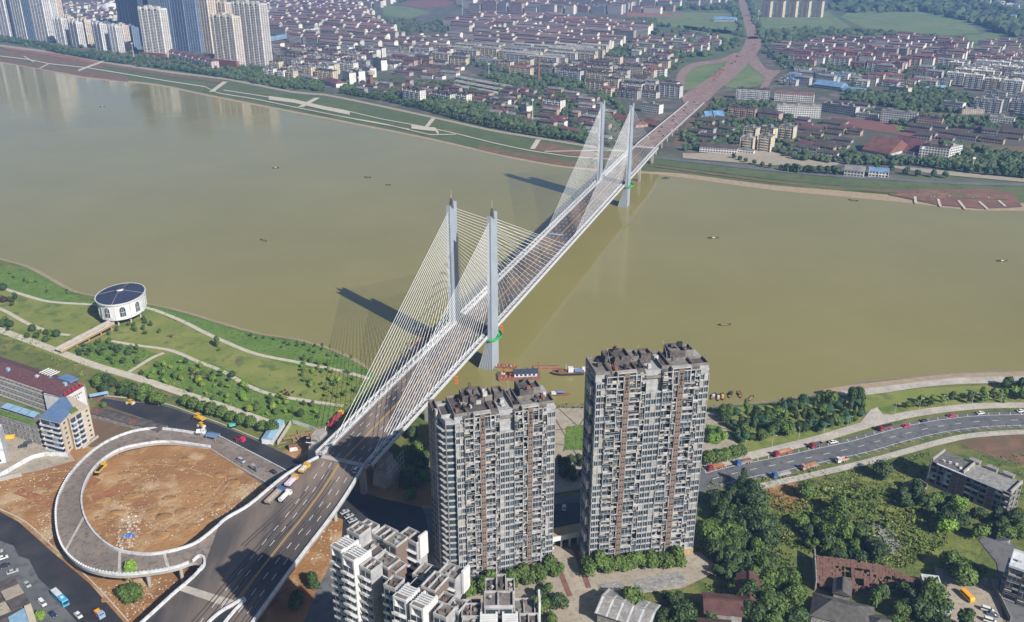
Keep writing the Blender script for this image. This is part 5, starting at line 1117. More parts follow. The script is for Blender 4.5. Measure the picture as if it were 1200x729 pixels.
C([(908, 90), (950, 84), (1000, 92), (1000, 98), (950, 99), (910, 102)], AR, [20, 28], 12, 4, 9, [2, 3, 4], [('balc', 2), ('shed', 1)], [('pale-grey', 3), ('white', 1)], [('grey', 3), ('blue', 2)], 'between ring road and wooded hill', .9, 17)
C([(740, 50), (800, 44), (850, 46), (840, 62), (790, 68), (745, 72)], AC, [12, 18, 26], 10, 10, 14, [2, 3, 4], [('house', 2), ('slab', 2)], W1, RR, 'left of the far avenue among trees', .55, 18)
C([(540, -8), (760, -8), (800, 6), (780, 16), (640, 18), (560, 14), (530, 4)], AC, [30, 44, 56], 14, 10, 24, [4, 6, 6, 9], [('slab', 3), ('flat', 2)], [('cream', 2), ('grey', 3), ('pinkish', 2)], RR, 'along the top edge', .8, 19)
C([(300, -8), (470, -8), (450, 10), (400, 8), (300, 22)], AC, [30, 40], 14, 9, 18, [5, 6, 6], [('slab', 4), ('hip', 1)], [('white', 3), ('cream', 2), ('pinkish', 2)], RR, 'at top left behind high-rises', .85, 20)
C([(770, -6), (850, -6), (850, 8), (800, 10), (760, 8)], AC, [30, 44], 14, 10, 20, [6, 7, 9], [('slab', 1)], [('pinkish', 3), ('cream', 1)], RR, 'at top edge left of avenue', .8, 21)
C([(70, 8), (160, 4), (160, 20), (140, 24), (75, 18)], AC, [20, 30], 14, 10, 18, [3, 4, 5], [('slab', 2), ('flat', 2)], [('white', 3), ('cream', 2)], [('grey', 2), ('red', 2)], 'behind the left mid-rises', .8, 22)
C([(450, 66), (500, 68), (540, 84), (535, 96), (470, 92), (452, 80)], AC, [16, 26, 36], 12, 6, 9, [1, 2, 3], [('shed', 2), ('house', 2), ('balc', 1)], [('pinkish', 2), ('grey', 2), ('white', 1)], [('dark-brown', 4), ('grey', 3), ('maroon', 1)], 'in the factory quarter', .9, 26)
C([(1000, 92), (1100, 84), (1120, 100), (1060, 104), (1000, 104)], AR, [18, 26], 12, 8, 12, [2, 3, 4], [('slab', 2), ('balc', 1)], W1, RR, 'above the wooded hill', .8, 27)
C([(930, 118), (1000, 122), (1040, 132), (1030, 136), (960, 128)], AR, [16, 24], 10, 6, 9, [1, 2], [('house', 2)], W1, [('dark-brown', 2), ('grey', 2)], 'beside the long white block', .7, 28)
C([(316, 78), (345, 84), (370, 92), (345, 98), (300, 90)], AC, [18, 26], 11, 6, 12, [3, 4, 5], [('balc', 1)], W1, [('dark-brown', 2), ('grey', 2)], 'between high-rises and maroon pavilion', .9, 24)
C([(100, 20), (158, 18), (158, 36), (60, 36), (60, 20)], AC, [20, 30], 12, 8, 16, [4, 6], [('balc', 2), ('slab', 1)], W1, [('dark-brown', 2), ('red', 2)], 'behind stepped mid-rises', .8, 25)
C([(1060, 2), (1200, -6), (1260, 10), (1260, 30), (1180, 34), (1140, 18), (1060, 8)], AR, [14, 22, 30], 12, 24, 40, [2, 3], [('house', 2), ('flat', 1)], [('white', 4), ('cream', 2)], [('grey', 3), ('white', 2), ('blue', 1)], 'in the far woods top right', .45, 23)
flush_blocks()
if far_stuff_houses.v: o = far_stuff_houses.build('distant_houses', kind='stuff')

# ---- high-rises on the left: front foot between two photo points, top on a photo row
def high_rise(x0, y0, x1, y1, ytop, depth, wall, label, strips=4, podium=None, glassy=False):
    A, B = at(x0, y0, NZ), at(x1, y1, NZ); w = (B - A).length; a = math.atan2(B.y - A.y, B.x - A.x); h = min(165, height_to((A.y + B.y) / 2, ytop) - NZ); c = (A + B) / 2
    t = thing('high_rise_tower', label, 'high-rise', tuple(c), a); occ_mark(c.x - math.sin(a) * depth / 2, c.y + math.cos(a) * depth / 2, w, depth, a, 4)
    b = MB('wall'); b.box(-w / 2, 1.2, 0, w / 2, depth, h); b.build('wall', t, color=wall)
    g = MB(['far_glass', 'wall']); n = strips * 2 + 1; pw = w / n; fl = int(h / 3); q = MB('wall')
    for i in range(n):
        x = -w / 2 + pw * i
        if i % 2 == 0:
            q.box(x, 0, 0, x + pw, 1.2, h + (3 if i in (0, n - 1) else 1.5 + (i % 3) * 1.5))
            for f_ in range(fl): g.box(x + pw * .2, -.1, f_ * 3 + .9, x + pw * .8, 0, f_ * 3 + 2.5, 0)
        else:
            for f_ in range(fl): q.box(x, .2, f_ * 3, x + pw, 1.2, f_ * 3 + 1.0)
            g.box(x + .05, 1.0, 0, x + pw - .05, 1.19, h - 1, 0)
    for f_ in range(fl):
        for y in (.15, .42, .7):
            g.face([(w / 2 + .06, depth * y, f_ * 3 + .9), (w / 2 + .06, depth * (y + .14), f_ * 3 + .9), (w / 2 + .06, depth * (y + .14), f_ * 3 + 2.5), (w / 2 + .06, depth * y, f_ * 3 + 2.5)]); g.face([(-w / 2 - .06, depth * (y + .14), f_ * 3 + .9), (-w / 2 - .06, depth * y, f_ * 3 + .9), (-w / 2 - .06, depth * y, f_ * 3 + 2.5), (-w / 2 - .06, depth * (y + .14), f_ * 3 + 2.5)])
    o = q.build('balconies', t, kind='stuff', color=tuple(min(.8, v * 1.4) for v in wall)); g.build('windows', t, kind='stuff')
    r = MB('wall'); r.box(-w / 2 + 1, 2, h, w / 2 - 1, depth - 1, h + .8); r.box(-w * .3, depth * .3, h + .8, -w * .05, depth * .7, h + 5.5); r.box(w * .08, depth * .3, h + .8, w * .32, depth * .7, h + 4); r.build('roof', t, color=tuple(v * .8 for v in wall))
    if podium: r = MB('wall'); r.box(-w / 2 - 3, -6, 0, w / 2 + 3, 0, podium); r.build('podium', t, color=(.22, .085, .075))
    return t
WH = (.56, .56, .56); BL = (.16, .22, .32); CRM = (.58, .50, .42); NAVY = (.05, .075, .12)
for q in [(-30, 38, -6, 41, -60, 18, WH, 'white high-rise cut by the left edge'), (-4, 41, 12, 43, -60, 18, WH, 'white slender high-rise at left edge, first in the row'), (11, 41, 19, 42, -60, 16, BL, 'dark blue high-rise squeezed between white ones at left edge'),
          (19, 44, 32, 46, -60, 18, WH, 'white slender high-rise at left edge, second in the row'), (33, 46, 42, 47, -60, 16, BL, 'blue-grey high-rise third from the left edge'), (42, 47, 58, 49, -60, 18, WH, 'broad white high-rise with vertical ribs near the left edge'),
          (58, 43, 66, 44, -60, 16, WH, 'narrow white high-rise behind the ribbed one'), (66, 36, 72, 37, -60, 14, CRM, 'thin pinkish high-rise behind left mid-rises'),
          (141, 38, 158, 40, -60, 24, NAVY, 'black glass high-rise behind the mid-rises, left one'), (157, 52, 169, 54, -60, 24, NAVY, 'black glass high-rise behind the mid-rises, right one'),
          (194, 58, 206, 59, -60, 20, BL, 'dark blue high-rise in dense cluster, nearest the white tower'), (207, 59, 222, 61, -60, 20, BL, 'dark blue high-rise in dense cluster, second from white tower'), (223, 61, 236, 62, -60, 20, BL, 'dark blue high-rise in dense cluster, third from white tower'),
          (236, 61, 250, 63, -12, 20, CRM, 'tall cream-edged high-rise in dense cluster, right end'), (251, 60, 270, 62, 3, 20, CRM, 'cream ribbed high-rise behind the one with brick podium')]:
    high_rise(*q)
high_rise(170, 66, 195, 68, 10, 20, (.60, .58, .54), 'bright white tower with brick podium standing apart beside the river', 3, 9)
high_rise(253, 76, 279, 79, 19, 20, (.56, .52, .46), 'cream tower on brick podium, nearest of the right cluster to river', 3, 12)
high_rise(279, 74, 311, 77, 4, 22, (.50, .48, .46), 'broad high-rise with dark vertical recesses, farthest right of the cluster', 5)
for i, (x0, y0, x1, y1, yt, c) in enumerate([(67, 52, 77, 53, 22, WH), (78, 47, 84, 48, 20, CRM), (84, 54, 94, 56, 26, WH), (94, 52, 104, 54, 24, CRM), (104, 51, 111, 52, 27, BL), (112, 58, 122, 60, 28, WH), (122, 54, 130, 55, 28, BL), (131, 61, 140, 62, 31, WH), (140, 59, 148, 60, 30, CRM), (149, 56, 158, 58, 32, BL)]):
    high_rise(x0, y0, x1, y1, yt, 15, c, ['', 'white', 'cream', 'blue-grey'][1 + [WH, CRM, BL].index(c)] + ' curved-front mid-rise in the stepped row behind riverside trees on the left', 2)
for i in range(7):
    x = 197 + i * 7.6; y = 67 + i * 1.9; A, B = at(x, y, NZ), at(x + 6.5, y + 1.6, NZ); c = (A + B) / 2; a = math.atan2(B.y - A.y, B.x - A.x); w_ = (B - A).length
    t = thing('townhouse', 'white-framed townhouse with brick red pitched roof below the dark blue high-rises', 'townhouse', tuple(c), a); P = block_proto(round(w_ / 2) * 2, 14, 4, 'balc'); put('wall', P['wall'], t, color=(.5, .42, .38)); o = put('windows', P['windows'], t); o['kind'] = 'stuff'; o = put('balconies', P['balconies'], t, color=(.75, .72, .7)); o['kind'] = 'stuff'
    r = MB('roof'); r.hip(-w_ / 2, 0, w_ / 2, 14, 12.7, 4, 0, .6); r.build('roof', t, color=(.14, .06, .06))
# chimneys, masts and the far dome
t = thing('brick_chimney', 'short thick brick water tower with flared cap in the old factory quarter', 'chimney', tuple(at(435.5, 103, NZ))); b = MB('rust'); b.cyl(0, 0, 0, 22, 4.2, 3.6, 14); b.build('shaft', t); b = MB('pale_concrete'); b.cyl(0, 0, 22, 27, 6, 7, 14); b.cyl(0, 0, 27, 28.5, 6.5, 3, 14); b.build('cap', t)
t = thing('brick_chimney', 'tall thin pinkish factory chimney rising from the trees mid-town', 'chimney', tuple(at(631, 97, NZ))); b = MB('rust'); b.cyl(0, 0, 0, 42, 2.6, 1.5, 12); b.build('shaft', t); b = MB('rust'); b.cyl(0, 0, 42, 43, 1.9, 1.9, 12); b.build('rim', t)
t = thing('white_dome', 'white rounded dome hall in the upper left town', 'dome', tuple(at(131, 14, NZ))); b = MB('white_paint')
b.ico((0, 0, 8), (30, 26, 22), 0, 2); b.build('shell', t); b = MB('concrete'); b.cyl(0, 0, 0, 8, 27, 26, 20); b.build('base', t)
def mast(px, py, yt, label):
    p = at(px, py, NZ); h = height_to(p.y, yt) - NZ; t = thing('flood_light_mast', label, 'mast', tuple(p)); b = MB('white_paint'); b.cyl(0, 0, 0, h, .55, .3, 6); b.build('pole', t); b = MB('white_paint'); b.box(-1.6, -.3, h - 2.4, 1.6, .3, h); b.build('lamp_panel', t)
for x, y, yt, l in [(542, 24, -5, 'tall thin white mast at the sports ground near top edge'), (624, 143, 116, 'white floodlight mast in riverside trees left of the far pylons'), (157, 67, 50, 'white mast beside the bright white tower'), (888, 27, 12, 'white pole at left corner of the big green field'), (1078, 194, 172, 'white mast in front of the white riverside block'), (1139, 199, 184, 'white mast above the riverside tree row on the right'), (421, 103, 90, 'thin white mast beside the brick water tower'), (573, 90, 74, 'thin pole in the trees mid-town')]: mast(x, y, yt, l)
# ================================================================ TREES
def crown_mesh(seed, shape='round', n=620, r=4.2, h=6.5, leaf=.75, droop=0):
    """many small leaf clumps through a lumpy crown volume, plus dark inner masses"""
    rd = random.Random(seed); b = MB('leaf'); lobes = []
    k = {'round': 6, 'ball': 1, 'tall': 6, 'wide': 9, 'thin': 4}[shape]
    for i in range(k):
        a = rd.uniform(0, 6.28); rr = 0 if shape == 'ball' else rd.uniform(.25, .62) * r * (0.5 if shape == 'tall' else 1)
        z = h * (.5 if shape == 'ball' else rd.uniform(.28, .78)) if i else h * .6
        lobes.append((rr * math.cos(a) * (i > 0), rr * math.sin(a) * (i > 0), z, (r if shape == 'ball' else rd.uniform(.42, .62) * r * (.8 if shape == 'tall' else 1)), (h * .5 if shape == 'ball' else rd.uniform(.24, .36) * h)))
    for (x, y, z, a, c) in lobes: b.ico((x, y, z), (a * .72, a * .72, c * .72), 0, 1, .18, rd)
    for i in range(n):
        x0, y0, z0, a, c = rd.choice(lobes); u = rd.uniform(-.55, 1); th = rd.uniform(0, 6.283); q = math.sqrt(max(0, 1 - u * u)); s = rd.uniform(.78, 1.1)
        nx, ny, nz = q * math.cos(th), q * math.sin(th), u; p = Vector((x0 + nx * a * s, y0 + ny * a * s, z0 + nz * c * s))
        nrm = Vector((nx + rd.uniform(-.6, .6), ny + rd.uniform(-.6, .6), nz + rd.uniform(-.3, .8))).normalized(); t1 = nrm.orthogonal().normalized(); t2 = nrm.cross(t1); ang = rd.uniform(0, 3.14); e1 = t1 * math.cos(ang) + t2 * math.sin(ang); e2 = -t1 * math.sin(ang) + t2 * math.cos(ang)
        l = leaf * rd.uniform(.6, 1.25)
        b.face([p + e1 * l, p + e2 * l * .8 + nrm * l * .15, p - e1 * l * .9, p - e2 * l * .75 - nrm * l * .1])
    return b.mesh('crown')
def trunk_mesh(h, r, limbs=4, seed=0):
    rd = random.Random(seed); b = MB('bark'); b.tube((0, 0, -.3), (0, 0, h * .55), r, 6, 0, r * .7)
    for i in range(limbs): a = rd.uniform(0, 6.28); b.tube((0, 0, h * rd.uniform(.3, .5)), (math.cos(a) * h * .25, math.sin(a) * h * .25, h * rd.uniform(.6, .8)), r * .5, 4, 0, r * .25)
    return b.mesh('trunk')
TR = {'round': [(crown_mesh(s, 'round', 900, 4.4, 8.0, .62), trunk_mesh(8, .3, 4, s)) for s in (1, 2, 3)], 'ball': [(crown_mesh(s, 'ball', 520, 2.3, 4.6, .42), trunk_mesh(5, .16, 3, s)) for s in (4, 5)],
      'wide': [(crown_mesh(s, 'wide', 1500, 6.4, 10.5, .72), trunk_mesh(10, .45, 6, s)) for s in (6, 7, 8)], 'tall': [(crown_mesh(s, 'tall', 620, 3.2, 10.5, .6), trunk_mesh(9, .24, 4, s)) for s in (9, 10)],
      'thin': [(crown_mesh(s, 'thin', 190, 2.0, 4.4, .42), trunk_mesh(4.4, .1, 3, s)) for s in (11, 12)], 'far': [(crown_mesh(s, 'round', 150, 4.4, 8.5, 1.3), trunk_mesh(6, .3, 0, s)) for s in (13, 14, 15)]}
GREEN = {'bright green': (.16, .27, .03), 'mid green': (.085, .138, .020), 'dark green': (.042, .078, .016), 'blue-green': (.042, .10, .042), 'yellowish green': (.22, .27, .035), 'purple-brown': (.075, .028, .04)}
RT = random.Random(5)
def tree(p, kind, col, scale, label, place, cat='tree', name=None, group=None):
    cm, tm = RT.choice(TR[kind]); t = thing(name or {'ball': 'clipped_tree', 'thin': 'young_tree', 'far': 'riverside_tree', 'wide': 'broad_tree'}.get(kind, 'leafy_tree'), label, cat, tuple(p), RT.uniform(0, 6.28), place=place, group=group)
    g = GREEN[col]; v = RT.uniform(.85, 1.15); s = scale * RT.uniform(.93, 1.07)
    up = {'ball': .9, 'round': 1.2, 'wide': 1.2, 'tall': 1.0, 'thin': 1.0, 'far': .6}[kind] * s
    put('crown', cm, t, (0, 0, up - .6 * s), scale=(s, s, s * RT.uniform(.92, 1.1)), color=tuple(c * v for c in g)); put('trunk', tm, t, scale=(s, s, s)); return t
def row(px, step, kind, col, sc, label, place, z=GZ, jit=.5, start=0, sm=3):
    for p, h in along(pxl(px, z, sm), step, start): tree(p + Vector((RT.uniform(-jit, jit), RT.uniform(-jit, jit), 0)), kind, col, sc, label, place)
def grove(poly, n, kinds, cols, sc, label, place, z=GZ, seed=1, mind=3.5, avoid=None):
    rd = random.Random(seed); pts = []; tries = 0; xs = [q[0] for q in poly]; ys = [q[1] for q in poly]
    while len(pts) < n and tries < n * 60:
        tries += 1; x, y = rd.uniform(min(xs), max(xs)), rd.uniform(min(ys), max(ys))
        if not inpoly(x, y, poly): continue
        p = at(x, y, z)
        if any((p - q).length < mind for q in pts): continue
        pts.append(p); c = rd.choice(cols); s = sc * rd.uniform(.75, 1.2)
        tree(p, rd.choice(kinds), c, s, f"{c} {label}", place)
# left park
row([(218, 476), (235, 482), (262, 491), (290, 500), (322, 509)], 7.2, 'ball', 'mid green', 1.4, 'round clipped tree in single row', 'between park road and new asphalt')
grove([(100, 440), (128, 446), (165, 460), (200, 472), (188, 478), (150, 468), (105, 458)], 13, ['round', 'ball'], ['mid green', 'dark green'], 1.1, 'bushy round tree', 'in the clump right of the white gable', seed=3, mind=4.5)
grove([(0, 372), (60, 400), (60, 408), (0, 385), (-10, 378)], 8, ['thin', 'ball'], ['dark green', 'mid green'], .9, 'small tree', 'beside park road at the left edge', seed=4)
grove([(0, 335), (20, 345), (22, 362), (0, 360)], 6, ['thin', 'ball'], ['dark green', 'purple-brown'], 1, 'small tree', 'between the two left park paths', seed=5, mind=4)
grove([(35, 388), (75, 395), (60, 404), (38, 398)], 7, ['thin', 'ball'], ['dark green', 'mid green'], .9, 'small tree', 'left of the footbridge', seed=6, mind=4)
grove([(80, 408), (125, 400), (182, 416), (152, 432), (105, 424)], 28, ['thin'], ['dark green', 'mid green'], .9, 'young tree', 'in the bed right of footbridge', seed=7, mind=3.5)
grove([(162, 440), (198, 420), (250, 430), (300, 458), (370, 477), (375, 492), (330, 495), (240, 468)], 60, ['thin', 'thin', 'ball'], ['mid green', 'bright green', 'yellowish green', 'dark green'], .8, 'young tree', 'in the planted bed above park road', seed=8, mind=3.5)
grove([(205, 437), (240, 434), (262, 444), (255, 448), (230, 444)], 7, ['thin'], ['purple-brown'], .6, 'low shrub', 'in the planted bed above park road', seed=9, mind=2.5)
grove([(322, 455), (360, 464), (352, 469), (325, 462)], 6, ['thin'], ['purple-brown'], .5, 'low shrub', 'beside lower park path', seed=10, mind=2)
grove([(120, 395), (170, 372), (200, 385), (170, 398)], 12, ['thin'], ['dark green', 'mid green'], .75, 'young tree', 'around the foot of the round pavilion', seed=11, mind=4)
grove([(250, 400), (270, 408), (262, 418), (245, 410)], 3, ['thin', 'tall'], ['mid green'], .7, 'slender tree', 'alone on the open park lawn', seed=12, mind=5)
grove([(345, 420), (392, 430), (420, 440), (415, 470), (380, 466), (352, 452), (350, 438)], 30, ['thin'], ['bright green', 'mid green'], .8, 'young tree', 'in the grove left of bridge cables', seed=13, mind=4)
grove([(285, 390), (390, 408), (420, 425), (380, 420), (300, 402)], 20, ['thin'], ['mid green', 'dark green'], .6, 'bush', 'on the river bank grass', seed=14, mind=4)
grove([(10, 318), (60, 335), (90, 345), (60, 345), (10, 328)], 8, ['thin'], ['mid green', 'dark green'], .6, 'bush', 'on the left river bank grass', seed=15, mind=4)
tree(at(157, 688), 'tall', 'bright green', 1.3, 'tall bright green tree beside the loop ramp, left of road', ''); tree(at(156, 704), 'round', 'mid green', 1.1, 'bright green lower tree in front of the tall one by the loop ramp', '')
tree(at(368, 688), 'round', 'dark green', .8, 'dark tree on dirt strip right of the approach road', ''); tree(at(350, 712), 'round', 'dark green', .9, 'dark shaded tree below the approach road edge', '')
tree(at(122, 478), 'ball', 'mid green', .7, 'little round tree beside the blue awning', '')
tree(at(48, 727), 'ball', 'bright green', .8, 'little bright tree beside the tan gable at the lower left', '')
# round the towers
row([(548, 700), (590, 690), (650, 675)], 6.2, 'round', 'mid green', .98, 'leafy tree in row', 'at foot of the left tower')
row([(690, 672), (740, 668), (812, 660)], 6.6, 'round', 'mid green', 1.0, 'leafy tree in row', 'at foot of the right tower')
row([(640, 655), (648, 640)], 5, 'round', 'mid green', .7, 'leafy tree', 'beside the entrance link')
grove([(652, 545), (688, 540), (688, 565), (655, 568)], 9, ['round'], ['dark green'], .75, 'bushy tree', 'between the twin towers in shade', seed=20)
grove([(476, 590), (497, 575), (497, 500), (484, 505), (474, 540)], 12, ['round'], ['dark green', 'mid green'], .85, 'bushy tree', 'between bridge and left tower', seed=21)
grove([(827, 505), (848, 507), (850, 518), (828, 520)], 6, ['ball', 'round'], ['mid green', 'bright green'], .75, 'round tree', 'in the bed right of the tall tower', seed=22)
row([(828, 545), (850, 541), (875, 533)], 5.0, 'ball', 'mid green', 1.45, 'clipped round tree in hedge-like row', 'above the parked trucks')
grove([(845, 488), (900, 480), (960, 474), (1010, 476), (1020, 490), (975, 502), (905, 518), (870, 520), (850, 500)], 62, ['round', 'wide', 'tall'], ['mid green', 'dark green', 'blue-green'], .68, 'leafy tree', 'in the riverside grove right of towers', seed=23, mind=4.2)
tree(at(1003, 470), 'wide', 'dark green', .8, 'large dark rounded tree at river edge right of centre', '')
grove([(1040, 480), (1100, 468), (1200, 460), (1200, 472), (1140, 474), (1090, 478), (1050, 486)], 24, ['thin'], ['mid green', 'bright green', 'dark green'], 1.05, 'young tree', 'on the lawn above the curved road', seed=24, mind=4)
grove([(1168, 455), (1200, 450), (1240, 452), (1240, 472), (1180, 472)], 14, ['round', 'tall'], ['dark green', 'blue-green'], .7, 'dense tree', 'at right end of the roadside lawn', seed=25, mind=3.5)
# woods on the right
place_w = 'in the wood beside the right tower'
grove([(832, 590), (868, 565), (900, 590), (905, 650), (895, 720), (850, 700), (828, 660)], 62, ['wide', 'round', 'wide', 'tall'], ['dark green', 'dark green', 'mid green'], .8, 'broad tree', place_w, seed=30, mind=4.0)
grove([(890, 680), (935, 690), (940, 729), (900, 745), (880, 729)], 12, ['wide', 'round'], ['mid green', 'dark green'], .8, 'broad tree', 'around the maroon roofs', seed=31, mind=5)
grove([(930, 620), (990, 600), (1020, 640), (1035, 662), (990, 664), (945, 650)], 20, ['wide', 'round'], ['mid green', 'dark green'], .75, 'broad tree', 'behind the ruined tiled roof', seed=32, mind=5)
grove([(1040, 700), (1080, 692), (1110, 700), (1130, 740), (1050, 745), (1010, 700)], 14, ['wide', 'round'], ['mid green', 'dark green'], .85, 'broad tree', 'in front of the ruined roof at bottom', seed=33, mind=5)
grove([(1085, 590), (1115, 580), (1150, 610), (1140, 625), (1100, 630)], 10, ['wide', 'round'], ['mid green', 'bright green', 'dark green'], .85, 'broad tree', 'in front of the derelict block', seed=34, mind=5)
grove([(1140, 625), (1190, 600), (1205, 620), (1180, 645), (1150, 640)], 9, ['wide', 'round'], ['dark green', 'mid green'], .75, 'broad tree', 'between derelict block and right edge', seed=35, mind=4.5)
grove([(1112, 668), (1145, 670), (1146, 684), (1120, 686)], 5, ['wide', 'round'], ['mid green'], .85, 'broad tree', 'beside the yellow van', seed=36, mind=4)
grove([(700, 715), (760, 700), (830, 700), (840, 740), (760, 740)], 16, ['round', 'ball', 'wide'], ['dark green', 'mid green'], .75, 'leafy tree', 'around the grey tiled pavilion', seed=37, mind=4)
grove([(628, 700), (650, 690), (655, 735), (628, 735)], 7, ['round'], ['mid green', 'dark green'], .8, 'leafy tree', 'right of the pergola block', seed=38, mind=3.5)
tree(at(1034, 560), 'wide', 'dark green', .85, 'large dark tree standing alone below the curved road', ''); tree(at(944, 583), 'wide', 'mid green', .72, 'mid green tree at edge of bare earth under the road', '')
grove([(905, 575), (1000, 562), (1080, 600), (1080, 640), (1000, 625), (930, 640)], 60, ['thin'], ['mid green', 'bright green', 'yellowish green'], .55, 'scrubby bush', 'in the overgrown plot', seed=41, mind=3)
grove([(1050, 575), (1070, 570), (1085, 590), (1060, 600)], 6, ['round'], ['dark green'], .8, 'bushy tree', 'left of the derelict block', seed=39, mind=4)
# far bank: tree rows that can be told apart
FT = [('dark green', 'far')]
def frow(px, step, sc, label, place, col='blue-green'): row(px, step, 'far', col, sc, label, place, NZ, 1.5)
frow([(0, 49), (50, 55), (66, 60)], 13, 1.25, 'dense riverside tree', 'left of the stepped mid-rises'); frow([(58, 60), (100, 68), (145, 75), (168, 72)], 12, 1.3, 'dense riverside tree', 'below the stepped mid-rises')
frow([(183, 79), (230, 86), (262, 91)], 11, 1.2, 'dense riverside tree', 'below the townhouses'); frow([(1040, 190), (1075, 194), (1110, 199), (1150, 205), (1200, 209), (1240, 212)], 8, 1.1, 'round dark tree in the long front row', 'along the right riverside street', 'blue-green')
frow([(1030, 200), (1075, 207), (1120, 209)], 14, .9, 'small dark tree', 'between street and levee road on right'); frow([(920, 200), (950, 203), (985, 205)], 7, 1.0, 'dark tree', 'left of the columned riverside hall', 'dark green')
frow([(860, 186), (890, 195), (915, 199)], 11, .7, 'small tree', 'on the levee below the cream flats', 'dark green')
frow([(400, 110), (450, 118), (500, 130), (560, 146), (620, 158), (680, 166)], 9, 1.0, 'dark riverside tree', 'behind the promenade left of the far pylons', 'dark green')
# everything beyond reads as one mass of foliage between the roofs
fm = MB('leaf_fixed'); rd = random.Random(77)
def mass(poly, n, r0, r1, z=NZ, tall=1.0):
    xs = [q[0] for q in poly]; ys = [q[1] for q in poly]; k = 0; tr = 0
    while k < n and tr < n * 12:
        tr += 1; x, y = rd.uniform(min(xs), max(xs)), rd.uniform(min(ys), max(ys))
        if not inpoly(x, y, poly): continue
        p = at(x, y, z)
        if (int(p.x // 5), int(p.y // 5)) in OCC: continue
        r = rd.uniform(r0, r1)
        if p.y < 1900:
            for _ in range(3): fm.ico((p.x + rd.uniform(-.5, .5) * r, p.y + rd.uniform(-.5, .5) * r, z + r * rd.uniform(.7, 1.1)), (r * .62, r * .62, r * .6 * tall), 0, 1, .3, rd)
        else: fm.ico((p.x, p.y, z + r * .7), (r, r, r * .8 * tall), 0, 1, .3, rd)
        k += 1
mass([(300, 82), (380, 100), (500, 125), (600, 150), (700, 172), (745, 176), (745, 168), (690, 160), (600, 138), (500, 112), (400, 102), (330, 84)], 520, 3, 5.5)
mass([(400, 95), (600, 98), (720, 112), (740, 150), (690, 165), (600, 142), (500, 118), (400, 108)], 800, 3, 5)
mass([(264, 88), (300, 80), (380, 98), (380, 108), (330, 104), (264, 92)], 260, 3, 5.5)
mass([(60, 30), (160, 34), (160, 60), (250, 70), (310, 82), (262, 90), (180, 82), (60, 60), (0, 50), (0, 42), (60, 50)], 300, 3, 5.5)
mass([(300, 40), (450, 60), (600, 88), (740, 95), (790, 60), (640, 30), (500, 25), (300, 10)], 1500, 3, 5.5)
mass([(1000, 105), (1040, 112), (1080, 100), (1110, 108), (1140, 118), (1130, 132), (1080, 134), (1060, 130), (1000, 122), (985, 118)], 420, 4, 7)
mass([(560, 88), (620, 92), (700, 98), (690, 106), (600, 103)], 160, 4, 6)
mass([(990, 128), (1110, 140), (1200, 140), (1230, 165), (1100, 150), (1040, 146)], 190, 3.5, 6)
mass([(800, 118), (900, 120), (940, 150), (1000, 180), (1060, 196), (940, 190), (880, 170), (800, 178)], 520, 3, 5)
mass([(1100, 170), (1200, 186), (1280, 196), (1280, 208), (1200, 204), (1120, 198), (1060, 190), (1130, 190)], 330, 4, 6.5)
mass([(740, 60), (800, 58), (800, 80), (790, 108), (776, 112), (740, 84)], 230, 4, 6)
mass([(755, 30), (872, 36), (868, 60), (800, 70), (740, 56)], 160, 4, 8)
mass([(892, 44), (940, 40), (1060, 60), (1140, 90), (1040, 96), (920, 84), (895, 66)], 700, 3.5, 6)
mass([(880, 38), (960, 35), (1010, 38), (1110, 46), (1050, 50), (960, 46), (905, 50)], 260, 5, 10)
mass([(970, 10), (1100, 4), (1200, 14), (1280, 20), (1280, 44), (1180, 44), (1150, 30), (1080, 14), (1000, 16)], 700, 7, 16)
mass([(970, -16), (1280, -18), (1280, 6), (1080, 4), (980, 10)], 900, 9, 22)
mass([(745, 4), (862, 4), (872, 30), (868, 34), (855, 12), (760, 12)], 120, 6, 10)
mass([(735, 22), (770, 26), (765, 36), (735, 34)], 90, 6, 9)
mass([(200, -20), (740, -18), (740, 0), (300, 6), (200, 2)], 300, 8, 14)
for (x0, y0, x1, y1) in ((869, 44, 858, -14), (893, 46, 872, -14)):
    for k in range(70): t_ = rd.random(); p = at(x0 + (x1 - x0) * t_, y0 + (y1 - y0) * t_, NZ); r = rd.uniform(4, 8); fm.ico((p.x + rd.uniform(-8, 8), p.y, NZ + r * .6), (r, r, r * .8), 0, 1, .3, rd)
fm.build('distant_tree_mass', kind='stuff')
# low ground cover: bushes and tall weeds on the near side
gc = MB('leaf_fixed2'); mk('leaf_fixed2', (.085, .14, .022), .8, c2=(.14, .18, .032), scale=.05, island=.4)
def cover(poly, n, s0, s1, z=GZ):
    xs = [q[0] for q in poly]; ys = [q[1] for q in poly]
    for _ in range(n):
        x, y = rd.uniform(min(xs), max(xs)), rd.uniform(min(ys), max(ys))
        if not inpoly(x, y, poly): continue
        p = at(x, y, z)
        for q in range(5):
            l = rd.uniform(s0, s1); a = rd.uniform(0, 6.28); e = Vector((math.cos(a), math.sin(a), rd.uniform(-.2, .6))) * l; u = Vector((rd.uniform(-.5, .5), rd.uniform(-.5, .5), 1)) * l; o = p + Vector((rd.uniform(-1, 1), rd.uniform(-1, 1), 0)) * s1 * 1.4
            gc.face([o - e * .5, o + e * .5, o + e * .4 + u, o - e * .4 + u])
cover([(900, 600), (1000, 565), (1100, 590), (1110, 640), (1060, 665), (990, 660), (920, 640)], 2600, .3, .9)
cover([(890, 560), (1090, 530), (1080, 580), (900, 600)], 700, .3, .8)
cover([(832, 560), (900, 560), (950, 700), (830, 729)], 700, .4, 1.0)
